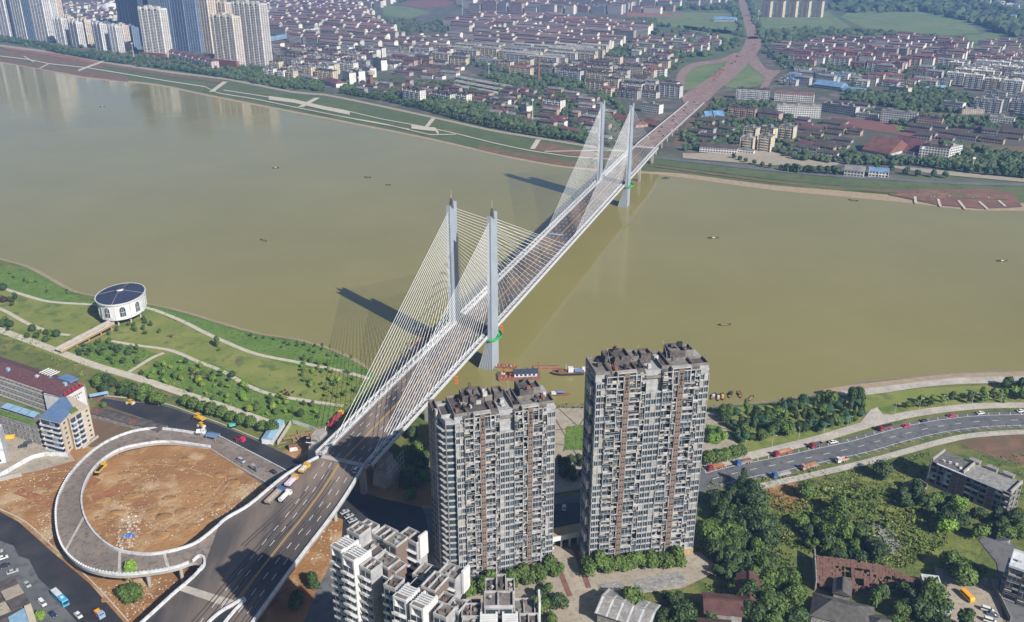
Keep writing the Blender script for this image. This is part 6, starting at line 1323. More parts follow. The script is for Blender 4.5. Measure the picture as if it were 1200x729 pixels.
cover([(160, 442), (200, 418), (250, 428), (300, 455), (372, 476), (378, 495), (330, 496), (240, 468)], 700, .3, .8); cover([(78, 408), (125, 400), (184, 415), (152, 434), (108, 424)], 350, .3, .8)
cover([(0, 305), (60, 325), (110, 352), (180, 360), (260, 386), (350, 402), (430, 430), (440, 445), (300, 405), (215, 378), (60, 348), (0, 332)], 1100, .3, .8)
cover([(350, 425), (440, 445), (470, 470), (420, 500), (385, 476), (352, 450)], 500, .3, .8); cover([(664, 501), (688, 498), (688, 528), (661, 528)], 350, .3, .7); cover([(600, 472), (700, 474), (850, 476), (850, 481), (700, 480), (600, 480)], 350, .3, .8)
cover([(0, 380), (60, 408), (110, 430), (160, 447), (105, 447), (60, 425), (0, 402)], 400, .4, .9); cover([(180, 366), (260, 402), (340, 426), (380, 450), (330, 460), (262, 432), (200, 408), (150, 398)], 260, .2, .5); cover([(20, 350), (100, 362), (100, 380), (40, 368)], 120, .2, .5)
cover([(1150, 530), (1260, 535), (1260, 600), (1180, 585)], 250, .3, .7)
gc.build('bushes_and_weeds', kind='stuff')
# ================================================================ ROUND PAVILION AND FOOTBRIDGE
pc = at(141, 344, 21); t = thing('round_pavilion', 'white oval riverside pavilion with dark blue conical roof and arched windows on stilts', 'pavilion', (pc.x, pc.y, GZ), math.radians(96))
RX, RY, ZB, ZT = 20.0, 15.1, 5.0, 16.5
def ell(k, r=1.0, dr=0, n=48): a = 2 * math.pi * k / n; return ((RX * r + dr) * math.cos(a), (RY * r + dr) * math.sin(a))
b = MB('white_paint'); n = 48
for k in range(n):
    p, q = ell(k), ell(k + 1); b.face([(*p, ZB), (*q, ZB), (*q, ZT), (*p, ZT)])
b.face([(*ell(k), ZB) for k in range(n)][::-1]); b.build('wall', t)
b = MB(['slate_roof', 'white']); 
for k in range(n): p, q = ell(k, 1, .9), ell(k + 1, 1, .9); b.face([(*p, ZT + .3), (*q, ZT + .3), (0, 0, ZT + 3.6)])
b.face([(*ell(k, 1, .9), ZT + .3) for k in range(n)][::-1]); b.build('roof', t)
b = MB('white')
for k in range(n):
    p, q, p2, q2 = ell(k, 1, 1.0), ell(k + 1, 1, 1.0), ell(k, 1, .3), ell(k + 1, 1, .3); b.hexa([(*p2, ZT - .5), (*p, ZT - .5), (*q, ZT - .5), (*q2, ZT - .5), (*p2, ZT + .5), (*p, ZT + .5), (*q, ZT + .5), (*q2, ZT + .5)])
b.build('cornice', t)
b = MB('steel'); 
for k in range(0, n, 12): p = ell(k, 1, .8); b.tube((*p, ZT + .4), (0, 0, ZT + 3.62), .07, 4)
b.build('roof_seam', t, kind='stuff')
b = MB(['white_paint', 'glass']); b.cyl(0, 0, ZT + 2.6, ZT + 4.6, 2.5, n=16); b.build('lantern', t); b = MB('slate_roof'); b.cyl(0, 0, ZT + 4.6, ZT + 5.8, 2.9, .1, 16); b.tube((0, 0, ZT + 5.8), (0, 0, ZT + 7), .1, 4); b.build('lantern_roof', t)
for k in range(2, n, 5):
    a = 2 * math.pi * (k + .0) / n; p = ell(k); nx, ny = math.cos(a) / RX, math.sin(a) / RY; L = math.hypot(nx, ny); nx /= L; ny /= L; tx, ty = -ny, nx
    def W_(u, z, o=0): return (p[0] + tx * u + nx * o, p[1] + ty * u + ny * o, z)
    g = MB(['glass', 'white_paint']); pts = [(-1.9, 7.4), (1.9, 7.4), (1.9, 12.4)] + [(1.9 * math.cos(math.radians(x)), 12.4 + 1.9 * math.sin(math.radians(x))) for x in range(20, 180, 20)] + [(-1.9, 12.4)]
    g.face([W_(u, z, .16) for u, z in pts]); k0 = len(pts)
    for i in range(k0): (u0, z0), (u1, z1) = pts[i], pts[(i + 1) % k0]; g.face([W_(u0, z0, -.2), W_(u1, z1, -.2), W_(u1, z1, .16), W_(u0, z0, .16)], 1)
    w_ = g.build('arched_window', t); g = MB('white_paint')
    for u in (-.5, .5): g.hexa([W_(u - .07, 7.4, .16), W_(u + .07, 7.4, .16), W_(u + .07, 7.4, .26), W_(u - .07, 7.4, .26), W_(u - .07, 13.6, .16), W_(u + .07, 13.6, .16), W_(u + .07, 13.6, .26), W_(u - .07, 13.6, .26)])
    g.hexa([W_(-1.9, 10.4, .16), W_(1.9, 10.4, .16), W_(1.9, 10.4, .26), W_(-1.9, 10.4, .26), W_(-1.9, 10.6, .16), W_(1.9, 10.6, .16), W_(1.9, 10.6, .26), W_(-1.9, 10.6, .26)])
    g.build('window_bar', w_)
    q = ell(k + 2.5); a2 = 2 * math.pi * (k + 2.5) / n; g = MB('steel'); g.rbox(q[0], q[1], ZB, .5, .7, ZT - ZB, a2); g.build('pilaster', t)
    g = MB('pale_concrete'); g.cyl(q[0] * .8, q[1] * .8, -1, ZB, .55, n=8); g.build('stilt', t)
# footbridge
A, B = at(68, 411, 6.0), at(131, 378, 9.6); t = thing('footbridge', 'long pale ramp footbridge with orange-tan side beam leading to the round pavilion', 'footbridge', tuple(A), world=True)
d = (B - A); dn_ = Vector((d.x, d.y, 0)).normalized(); nn = Vector((-dn_.y, dn_.x, 0))
b = MB('path'); b.beam(A, B, 5.2, .5); b.build('deck', t)
for s_, m_ in ((1, 'concrete'), (-1, 'concrete')): b = MB(m_); o_ = nn * 2.5 * s_ + Vector((0, 0, .5)); b.beam(A + o_, B + o_, .22, 1.0); b.build('parapet', t)
b = MB('wood'); o_ = -nn * 2.9; b.beam(A + o_ + Vector((0, 0, -1)), B + o_ + Vector((0, 0, -1)), .5, 1.0); b.build('side_beam', t)
b = MB('wood'); o_ = -nn * 2.9; b.beam(A + o_ + Vector((0, 0, -3.2)) + d * .35, B + o_ + Vector((0, 0, -4)), .4, .6); b.build('lower_beam', t)
for f_ in (.3, .52, .75, .95): q = A + d * f_; b = MB('wood'); b.rbox(q.x - nn.x * 1.5, q.y - nn.y * 1.5, 2, 1.0, 1.0, q.z - 2, .5); b.build('pillar', t)

# ================================================================ OLD BLOCKS ON THE LEFT
def walls_windows(t, L, d, h, fl, wall, front=True, name='wall', gap=3.2, ledge=True):
    b = MB([wall]); b.box(0, 0, 0, L, d, h); b.build(name, t)
    wm = window_mesh(1.5, 1.4, 2); n = int(L / gap)
    for f_ in range(fl):
        for i in range(n): put('window', wm, t, (gap * (i + .5) - .75, 0, f_ * h / fl + 1))
# long block with dark red roof and scaffold-like caged balconies
A = at(-46, 452, 4); Bq = at(70, 492, 4); rz = math.atan2(Bq.y - A.y, Bq.x - A.x)
ridge_l, ridge_r = at(-45, 404, 22), at(71, 448, 20.5); eave_r = at(66, 470, 18)
R0 = at(72, 464, 18.2); Wv = (at(-45, 424, 18.2) - R0); L = Wv.length; rz = math.atan2(-Wv.y, -Wv.x); D_ = 15.0
t = thing('red_roofed_block', 'long old block with dark red tiled roof, caged balconies and white gable', 'apartment block', (R0.x + Wv.x, R0.y + Wv.y, GZ), rz); hh = 14.2
b = MB(['weathered', 'white_paint']); b.box(0, 0, 0, L, D_, hh); b.build('wall', t)
b = MB('white_paint'); b.box(L, .2, 0, L + .35, 6.0, hh); b.build('gable_wall', t)
for i in range(int(L / 14)):
    b = MB('tile_old'); x0 = i * 14.0; x1 = x0 + 13.8; b.gable(x0, 0, min(x1, L), D_, hh, 3.4, 0, .7 if i == 0 else .2)
    o = b.build('roof', t); o.data.materials.clear(); o.data.materials.append(M['maroon_roof'] if 'maroon_roof' in M else mat('maroon_roof', (.115, .045, .055), .9, c2=(.085, .035, .045), scale=.6, c3=(.16, .09, .09), scale3=1.2, bump=.4)); M['maroon_roof'] = o.data.materials[0]
bm_ = MB(['steel', 'white', 'glass', 'awning_tan']); 
for v in ((0, -1.1, 0, 3.2, 0, .15, 1), (0, -1.1, .15, 3.2, -1.05, 1.0, 0), (0.2, -.06, .4, 2.8, 0, 2.2, 2)): bm_.box(*v)
for i in range(7): bm_.box(i * .5, -1.1, 1.0, i * .5 + .05, -1.05, 2.6, 0)
bm_.box(0, -1.2, 2.55, 3.2, 0, 2.63, 3); bme = bm_.mesh('caged_balcony')
for f_ in range(4):
    for i in range(int(L / 3.7)): put('caged_balcony', bme, t, (.3 + i * 3.7, 0, .4 + f_ * 3.5))
for x, y, m_ in ((L * .42, 3, 'sky_blue'), (L * .68, 5, 'white'), (L * .78, 7, 'blue_roof'), (L * .92, 6.5, 'sky_blue')): b = MB([m_, 'white']); b.box(x, y, hh + 1.5, x + 2, y + 1.6, hh + 3.4, 0); b.build('water_heater', t)
b = MB(['white_paint']); 
for i in range(5): b.box(L * .66 + i * 2.2, 9, hh + 2.6, L * .66 + i * 2.2 + .3, 15.5, hh + 3.2)
b.build('roof_frame', t); b = MB('blue_roof'); b.box(L * .83, 9.5, hh + 2.2, L * .95, 15.0, hh + 3.2); b.build('solar_panel', t)
# gable annex with writing
R1 = at(98, 452, 18.0); G0 = at(74, 466, 18.0); gv = R1 - G0; gl = gv.length; rz1 = math.atan2(gv.y, gv.x)
t = thing('white_gable_block', 'end block with big white gable carrying dark lettering and red characters along the roof edge', 'building', (G0.x, G0.y, GZ), rz1)
b = MB('white_paint'); b.box(0, 0, 0, gl, 14, 14.0); b.build('wall', t)
b = MB('maroon_roof'); b.face([(-.3, -.4, 14.2), (gl + .4, -.4, 14.2), (gl + .4, 14.2, 15.6), (-.3, 14.2, 15.6)]); b.face([(-.3, -.4, 13.9), (-.3, 14.2, 13.9), (gl + .4, 14.2, 13.9), (gl + .4, -.4, 13.9)]); b.face([(-.3, -.4, 13.9), (gl + .4, -.4, 13.9), (gl + .4, -.4, 14.2), (-.3, -.4, 14.2)]); b.face([(gl + .4, -.4, 13.9), (gl + .4, 14.2, 13.9), (gl + .4, 14.2, 15.6), (gl + .4, -.4, 14.2)]); b.build('roof', t)
rdk = random.Random(21)
def glyph(b, x, z, s, y0, y1, dens=6):                                        # an illegible far-off character: crossing strokes in a square
    k = rdk.randint(0, 3)
    for i in range(3): zz = z + s * (.12 + .34 * i); b.box(x + s * .08 * (i % 2), y0, zz, x + s * (.86 - .05 * ((i + k) % 3)), y1, zz + s * .13)
    for i in range(2): xx = x + s * (.14 + .48 * i + .06 * k); b.box(xx, y0 - .01, z + s * .04, xx + s * .13, y1, z + s * (.95 - .1 * i))
for line, (n_c, z, s) in enumerate(((6, 10.4, 1.05), (4, 8.7, 1.05))):
    for i in range(n_c): b = MB('maroon_roof'); glyph(b, gl * .30 + .5 * line + i * 1.45, z + .0, s, -.12, 0); b.build('wall_character', t)
for i in range(5): b = MB('red'); glyph(b, gl * (.06 + .19 * i), 14.6, 2.0, -.2, .1); b.build('rooftop_character', t)
for z in (3, 6, 9): b = MB('steel'); b.box(0, -.04, z, gl, 0, z + .06); b.build('wall_joint', t)
# blue flat-roofed cream block with loggias
def P2(px, py, z): return at(px, py, z)
Zr = 22.5
c0 = P2(46, 490, Zr); c1 = P2(71, 496, Zr); c2 = P2(104, 476, Zr)
t = thing('blue_roofed_block', 'cream six-storey block with flat blue roof and stacked white loggias', 'apartment block', (c0.x, c0.y, GZ), world=True)
hz2 = Zr - GZ; z0, z1 = GZ, Zr
back0 = P2(72, 466, Zr); back1 = P2(60, 474, Zr)
poly = [tuple(c0)[:2], tuple(c1)[:2], tuple(P2(78, 489, Zr))[:2], tuple(P2(81, 491.5, Zr))[:2], tuple(c2)[:2], tuple(P2(83, 464, Zr))[:2], tuple(back0)[:2], tuple(P2(58, 479, Zr))[:2]]
b = MB(['cream_wall', 'weathered']); mk('cream_wall', (.52, .44, .34), .8, c2=(.44, .38, .3), scale=.3); b.mats = ['cream_wall', 'weathered']; b.prism(poly, z0, z1, 0, 0); b.build('wall', t)
b = MB('blue_roof'); b.prism([tuple(c0)[:2], tuple(c1)[:2], tuple(P2(78, 489, Zr))[:2], tuple(P2(86, 478, Zr))[:2], tuple(P2(78, 466, Zr))[:2], tuple(back0)[:2], tuple(P2(58, 479, Zr))[:2]], z1, z1 + .5); b.build('roof', t)
b = MB('lush_grass'); b.prism([tuple(P2(84, 486, Zr))[:2], tuple(P2(92, 482, Zr))[:2], tuple(P2(88, 478, Zr))[:2], tuple(P2(81, 482, Zr))[:2]], z1 + .5, z1 + .8); b.build('roof_garden', t)
def face_parts(t, a, c, z0, fl, fh, cells, wall_off=.0):
    """cells: (u0,u1,kind) along the foot line a->c; kinds l loggia, s small window"""
    a = Vector((a.x, a.y, 0)); c = Vector((c.x, c.y, 0)); d = (c - a); Ln = d.length; d.normalize(); n = Vector((d.y, -d.x, 0))
    def bx(mb, u0, u1, o0, o1, za, zb, m=0):
        p = [a + d * u0 + n * o0, a + d * u1 + n * o0, a + d * u1 + n * o1, a + d * u0 + n * o1]; p = [p[0], p[3], p[2], p[1]] if False else p
        lo = [Vector((q.x, q.y, za)) for q in p]; hi = [Vector((q.x, q.y, zb)) for q in p]; mb.hexa(lo[::-1] + hi[::-1], m)
    for k in range(fl):
        z = z0 + k * fh
        for u0, u1, kd in cells:
            U0, U1 = u0 * Ln, u1 * Ln
            if kd == 'l':
                mb = MB(['white', 'glass', 'weathered', 'blue_roof']); bx(mb, U0, U1, 0, .06, z + .1, z + fh - .1, 1); bx(mb, U0, U1, 0, 1.4, z, z + .14, 0); bx(mb, U0, U1, 1.28, 1.4, z + .14, z + 1.0, 0); bx(mb, U0, U0 + .12, 0, 1.3, z + .14, z + 1, 0); bx(mb, U1 - .12, U1, 0, 1.3, z + .14, z + 1, 0)
                if rdk.random() < .5: bx(mb, U0 + .3, U0 + (U1 - U0) * .6, .9, 1.3, z + 1.0, z + fh - .3, rdk.choice([1, 2, 3]))
                mb.build('loggia', t)
            else: mb = MB(['glass', 'white']); bx(mb, U0, U1, 0, .08, z + 1.1, z + 2.1, 0); bx(mb, U0 - .1, U1 + .1, 0, .3, z + .98, z + 1.1, 1); mb.build('window', t)
e0, e1, e2 = c0, c1, P2(78, 489, Zr); e3 = P2(81, 491.5, Zr)
face_parts(t, e0, e1, GZ + .5, 6, 2.95, [(.05, .48, 'l'), (.52, .93, 'l')]); face_parts(t, e1, e2, GZ + .5, 6, 2.95, [(.35, .65, 's')]); face_parts(t, e3, c2, GZ + .5, 6, 2.95, [(.04, .28, 'l'), (.33, .58, 'l'), (.8, .9, 's')])
# low wing joined on the left with green roof beds and pale blue sheet roofs
W0, W1_ = P2(-40, 476, 14), P2(44, 503, 14); wv = W1_ - W0; L = wv.length; rz = math.atan2(wv.y, wv.x)
t = thing('low_wing_block', 'grey weathered low block with planted roof and pale blue sheet canopies', 'building', (W0.x, W0.y, GZ), rz); walls_windows(t, L, 11, 10, 3, 'weathered', gap=3.4)
b = MB(['weathered', 'roof_mid']); parapet_box(b, 0, 0, 10, L, 11, .02, 0, 1, .3, .8); b.build('roof', t); b = MB('lush_grass'); b.box(1, 1.5, 10.05, L - 6, 5, 10.5); b.build('roof_garden', t)
for i in range(4): b = MB('sky_blue'); x = L * .38 + i * 6.6; b.hexa([(x, 5.5, 11.6), (x + 6, 5.5, 11.6), (x + 6, 9.5, 12.4), (x, 9.5, 12.4), (x, 5.5, 11.75), (x + 6, 5.5, 11.75), (x + 6, 9.5, 12.55), (x, 9.5, 12.55)]); b.build('sheet_canopy', t)
# white block cut by the left edge, grey low roof
t = thing('white_side_block', 'white rendered block cut by left edge beside the parked dark cars', 'building', tuple(at(-26, 548, 4)), .35); b = MB('white'); b.box(0, 0, 0, 13, 10, 16); b.build('wall', t); b = MB(['roof_mid', 'white']); parapet_box(b, 0, 0, 16, 13, 10, .02, 1, 0); b.build('roof', t)
wm = window_mesh(1.4, 1.3, 1)
for f_ in range(5):
    for i in range(3): put('window', wm, t, (1.5 + i * 4, 0, 1.2 + f_ * 3))
t = thing('stone_stair', 'pale stepped concrete stair at the left edge below the white block', 'stairs', tuple(at(-6, 566, 4)), .5)
for i in range(6): b = MB('concrete'); b.box(-2, i * .8, 0, 12, i * .8 + .8, 2.2 - i * .35); b.build('step', t)
# long ruined low sheds between red-roofed block and loop ramp
a_, b_ = at(104, 482, 8), at(186, 503, 8); dv = b_ - a_; t = thing('old_shed_row', 'long low row of old sheds with patched dark roofs beside new asphalt', 'shed', (a_.x, a_.y, GZ), math.atan2(dv.y, dv.x)); L = dv.length
for i in range(9):
    x = L * i / 9; w_ = L / 9 - .3; h_ = 3 + rdk.uniform(-.5, .5); b = MB('weathered'); b.box(x, 0, 0, x + w_, 6.5, h_); b.build('wall', t)
    b = MB(rdk.choice(['tile_old', 'roof_dark', 'roof_dark'])); b.gable(x, 0, x + w_, 6.5, h_, 1.5 + rdk.uniform(-.2, .3), 0, .3); b.build('roof', t)
t = thing('blue_awning', 'small blue lean-to awning beside the bushy tree clump', 'awning', tuple(at(117, 467, 4)), .45)
b = MB('sky_blue'); b.hexa([(-5, -1.2, 2.6), (5, -1.2, 2.6), (5, 1.2, 3.2), (-5, 1.2, 3.2), (-5, -1.2, 2.72), (5, -1.2, 2.72), (5, 1.2, 3.32), (-5, 1.2, 3.32)]); b.build('roof_sheet', t)
for x in (-4.5, 4.5): b = MB('steel'); b.tube((x, 1, 0), (x, 1, 3.1), .1, 4); b.build('post', t)
# blue-roofed site huts
A, B = at(320, 521, 4), at(334, 499, 4); dv = B - A; t = thing('site_office', 'row of four white site cabins with bright blue roofs beside the planted bed', 'site cabin', tuple(A), math.atan2(dv.y, dv.x)); L = dv.length
for i in range(4): b = MB('white'); b.box(L * i / 4, 0, 0, L * (i + .94) / 4, 6, 3.2); b.build('cabin_wall', t); b = MB('sky_blue'); b.gable(L * i / 4, 0, L * (i + .94) / 4, 6, 3.25, .9, 0, .15); b.build('cabin_roof', t)
b = MB('pale_concrete'); b.box(-.5, -3, 0, L + 2, -2.6, 2.4); b.build('yard_wall', t)
fence_wall('site_hoarding', 'grey hoarding round the timber yard beside the bridge end', [(343, 496), (365, 503), (374, 508)], 2.2, .2, 'steel')
t = thing('timber_stack', 'heap of brown formwork planks inside the small site yard', 'timber stack', tuple(at(344, 515, 4)), .5)
for i in range(34): b = MB('wood' if i % 3 else 'rust'); b.rbox(rdk.uniform(-9, 9), rdk.uniform(-5, 5), .0 + rdk.uniform(0, .9), rdk.uniform(3, 6), rdk.uniform(.3, .9), .2, rdk.choice([0, 0, 1.5]) + rdk.uniform(-.2, .2)); b.build('plank', t)
t = thing('site_hut', 'tiny white and pink hut beside the site yard', 'hut', tuple(at(344, 527, 4)), .3); b = MB('white'); b.box(-2, -1.6, 0, 2, 1.6, 2.8); b.build('wall', t); b = MB('rust'); b.gable(-2, -1.6, 2, 1.6, 2.8, .7, 0, .3); b.build('roof', t)
# corner roofs at the lower left
t = thing('courtyard_house', 'flat tan roofs with dark panels at the left bottom corner', 'house', tuple(at(-8, 729, 4)), .75)
for i, (x0, y0, x1, y1, m_) in enumerate([(-6, 2, 6, 9, 'roof_dark'), (6.3, 2, 13, 9, 'tan_paving'), (-6, 9.3, 6, 16, 'tan_paving'), (6.3, 9.3, 13, 16, 'roof_dark'), (-6, -6, 6, 1.7, 'tan_paving'), (6.3, -6, 13, 1.7, 'roof_dark')]):
    b = MB('weathered'); b.box(x0, y0, 0, x1, y1, 5.5); b.build('wall', t); b = MB(m_); b.box(x0, y0, 5.5, x1, y1, 5.75); b.build('roof_panel', t)
b = MB('sky_blue'); b.hexa([(-4, 16.5, 6), (4, 16.5, 6), (4, 21, 6.8), (-4, 21, 6.8), (-4, 16.5, 6.15), (4, 16.5, 6.15), (4, 21, 6.95), (-4, 21, 6.95)]); b.build('sheet_roof', t)
t = thing('tan_gable_block', 'narrow tan gable wall building with pale sheet roof at bottom left', 'building', tuple(at(38, 745, 4)), .62)
b = MB('cream_wall'); b.box(0, -8, 0, 2.4, 7, 9.5); b.build('gable_wall', t); b = MB('sky_blue'); b.hexa([(-6, -8, 7), (0, -8, 8.5), (0, 7, 8.5), (-6, 7, 7), (-6, -8, 7.2), (0, -8, 8.7), (0, 7, 8.7), (-6, 7, 7.2)]); b.build('sheet_roof', t)
t = thing('dark_roofed_shed', 'black-roofed shed beside the tan gable at bottom left', 'shed', tuple(at(14, 741, 4)), .62); b = MB('weathered'); b.box(-6, -5, 0, 5, 8, 5); b.build('wall', t); b = MB('roof_dark'); b.gable(-6, -5, 5, 8, 5, 1.4, 0, .3); b.build('roof', t)

# ================================================================ RIGHT-HAND SIDE BUILDINGS
A = at(1086, 566, 4); B = at(1178, 606, 4); dv = B - A; L = dv.length; rz = math.atan2(dv.y, dv.x)
t = thing('derelict_block', 'derelict grey concrete block with open bays and half-stripped roof slab', 'building', (A.x, A.y, GZ), rz); hh = 12.4
for f_ in range(5): b = MB('weathered'); b.box(0, 0, f_ * 3.1, L, 13, f_ * 3.1 + .3); b.build('floor_slab', t)
for i in range(12):
    for y in (0.0, 6, 12.4): b = MB('weathered'); x = (L - .5) * i / 11; b.box(x, y, .3, x + .5, y + .5, hh); b.build('column', t)
b = MB('bay_wall'); b.box(.5, 3, .3, L - .5, 3.3, hh); b.build('inner_wall', t)
for f_ in range(4):
    for i in range(11):
        x = (L - .5) * i / 11 + .5; w_ = L / 11 - .5; z = f_ * 3.1 + .3; k = rdk.random(); b = MB(['weathered', 'white', 'sky_blue', 'glass', 'tile_brown'])
        if i in (3, 4, 8): b.box(x, .1, z, x + w_, .25, z + 2.8, 4)
        elif k < .5: b.box(x, .1, z, x + w_, .25, z + .95, 0); b.box(x + w_ * .2, 3 - .08, z + .2, x + w_ * .7, 3, z + 2.1, 3)
        elif k < .75: b.box(x, .1, z, x + w_, .25, z + .95, 1); b.box(x, .1, z + .95, x + w_ * .5, .2, z + 2.8, 2 if k < .62 else 3)
        else: b.box(x + w_ * .6, .1, z, x + w_, .25, z + 2.8, 0)
        b.build('bay_panel', t)
b = MB('weathered'); b.box(L * .4, -.6, hh + .3, L, 13.4, hh + .75); b.build('roof_slab', t); b = MB('white'); b.box(L * .08, -1.2, hh + .2, L * .45, -.2, hh + .6); b.build('eave_beam', t)
b = MB('white'); b.box(L * .45, -1.0, hh + .1, L * .9, -.62, hh + .55); b.build('eave_beam', t)
for i in range(14): b = MB('weathered'); y = .4 + i * .95; b.box(.3, y, hh + .3, L * .4, y + .35, hh + .6); b.build('roof_joist', t)
for x in (0, L * .4, L - .8): b = MB('concrete'); b.box(x, 0, hh + .75, x + .7, 13, hh + 1.9); b.build('roof_upstand', t)
for x in (L * .33, L * .55, L * .75): b = MB('weathered'); b.box(x, 12, hh + .76, x + 5, 15, hh + 2.2); b.build('stair_head', t)
for i in range(5): b = MB('white_paint'); b.rbox(L * .12 + i * 2.7, 3 + i % 3, hh + .62, 1.2, .8, 1.0, .3 * i); b.build('rooftop_tank', t)
b = MB('weathered'); b.box(-.5, -.4, .31, -.02, 13.2, hh + 1.6); b.build('end_wall', t)
# ruined tile roof
rp = [(957, 650, 9), (1040, 664, 8.5), (1076, 683, 7.5), (1062, 694, 6), (1000, 690, 6), (956, 690, 7)]
t = thing('ruined_tiled_shed', 'long ruined shed with holed reddish brown tile roof and broken end wall', 'shed', tuple(at(1010, 685, 4)), world=True)
top_ = resample([at(957, 651, 10), at(1000, 656, 9.6), at(1040, 664, 9), at(1079, 681, 7.6)], 34); bot_ = resample([at(957, 686, 6.2), at(1000, 693, 5.8), at(1040, 690, 5.6), at(1076, 688, 6)], 34)
tiles = [0]
tm = MB('tile_old')
for i in range(33):
    for j in range(12):
        u0, u1, v0, v1 = i, i + 1, j / 12, (j + 1) / 12
        a, b2, c, d_ = top_[i].lerp(bot_[i], v0), top_[i + 1].lerp(bot_[i + 1], v0), top_[i + 1].lerp(bot_[i + 1], v1), top_[i].lerp(bot_[i], v1); m_ = (a + c) / 2
        hole = (abs(i - 9) < 1.5 and abs(j - 4.5) < 1.6) or (abs(i - 13) < 2 and abs(j - 8) < 1.6) or (17 < i < 27 and abs(j - 6 - math.sin(i)) < 1.1) or (abs(i - 14) < 3 and j == 3) or (rdk.random() < .03) or (j == 11 and rdk.random() < .45) or (i in (28, 30) and j > 6)
        if hole: continue
        o_ = Vector((0, 0, rdk.uniform(-.12, .22))); th_ = Vector((0, 0, .22)); k = [d_ + o_, c + o_, b2 + o_, a + o_]; tm.hexa([q - th_ for q in k] + k)
o = tm.build('roof_tiles', t, kind='stuff')
b = MB('rust'); 
for i in range(0, 34, 3): b.tube(top_[i] - Vector((0, 0, .5)), bot_[i] - Vector((0, 0, .5)), .16, 4)
b.build('rafters', t, kind='stuff')
for i in range(0, 34, 4): q = bot_[i]; b = MB('rust'); b.rbox(q.x, q.y, GZ, .35, .35, q.z - GZ - .4); b.build('post', t); q = top_[i]; b = MB('weathered'); b.rbox(q.x, q.y + .3, GZ, 1.2, .5, q.z - GZ - .3); b.build('wall_pier', t)
q0, q1 = at(953, 655, 4), at(955, 693, 4); b = MB('weathered'); b.beam(Vector((q0.x, q0.y, GZ)), Vector((q1.x, q1.y, GZ)), .5, 5.5); b.build('end_wall', t)
rb = MB(['wood', 'rust', 'concrete'])
for i in range(120): k = rdk.random(); q = top_[rdk.randrange(33)].lerp(bot_[rdk.randrange(33)], k); rb.rbox(q.x, q.y, GZ, rdk.uniform(.5, 3), rdk.uniform(.3, 1), rdk.uniform(.2, .9), rdk.uniform(0, 3), rdk.choice([0, 1, 2]))
rb.build('debris', t, kind='stuff')
# open-topped white tank / long narrow roof
A, B = at(1078, 676, 8), at(1092, 719, 8); dv = B - A; t = thing('long_flat_roofed_shed', 'narrow shed with dark sunken roof and white raised edges', 'shed', (A.x, A.y, GZ), math.atan2(dv.y, dv.x)); L = dv.length
b = MB('weathered'); b.box(0, 0, 0, L, 7, 4.6); b.build('wall', t); b = MB('roof_mid'); b.box(.5, .5, 4.6, L - .5, 6.5, 4.7); b.build('roof', t)
for v in ((0, 0, L, .5), (0, 6.5, L, 7), (0, .5, .5, 6.5), (L - .5, .5, L, 6.5)): b = MB('white'); b.box(v[0], v[1], 4.6, v[2], v[3], 5.7); b.build('parapet', t)
for i in range(5): b = MB('white'); b.rbox(L * (.25 + .15 * i), 2 + (i * 37 % 30) / 10, 4.7, .8, .5, .3, i); b.build('roof_scrap', t)
def hip_house(name, label, px, py, rz, L, d, h, roofm, wallm='weathered', rise=None, cat='house', gab=False, seams=0):
    t = thing(name, label, cat, tuple(at(px, py, 4)), rz); b = MB(wallm); b.box(-L / 2, -d / 2, 0, L / 2, d / 2, h); b.build('wall', t); b = MB(roofm); (b.gable if gab else b.hip)(-L / 2, -d / 2, L / 2, d / 2, h, rise or d * .28, 0, .7); r = b.build('roof', t)
    rs = rise or d * .28
    b = MB('roof_dark' if 'grey' in roofm else roofm)
    b.beam(Vector((-L / 2 + (0 if gab else min(d / 2, L / 2 - .2)), 0, h + rs - .05)), Vector((L / 2 - (0 if gab else min(d / 2, L / 2 - .2)), 0, h + rs - .05)), .5, .35); b.build('ridge', r)
    wm = window_mesh(1.3, 1.2, 1)
    for i in range(int(L / 4)): put('window', wm, t, (-L / 2 + 2 + i * 4, -d / 2, 1.2))
    return t
hip_house('grey_tiled_hall', 'large grey tiled hall with folded hip roofs at the bottom edge', 985, 728, -.38, 22, 13, 5, 'tile_grey', rise=4.2, cat='hall'); hip_house('grey_tiled_hall', 'grey tiled annex roof right of the large hall at bottom edge', 1032, 745, -.2, 15, 12, 4.4, 'tile_grey', rise=3.6, cat='hall'); hip_house('grey_tiled_hall', 'short grey tiled roof rising behind the large hall', 985, 700, 1.2, 8, 6, 5, 'tile_grey', rise=2.2, cat='hall', gab=True)
hip_house('maroon_roofed_house', 'maroon roofed house in the wood, left lower one with raised ridge', 845, 722, -.12, 14, 11, 6, 'tile_red', rise=2.2, gab=True); hip_house('maroon_roofed_house', 'maroon roofed house in the wood, taller one behind right', 876, 705, 1.35, 16, 9, 6.5, 'tile_red', rise=2.4, gab=True)
hip_house('maroon_roofed_house', 'small maroon roof at bottom edge left of larger maroon houses', 836, 748, -.12, 12, 9, 5, 'tile_red', rise=2, gab=True)
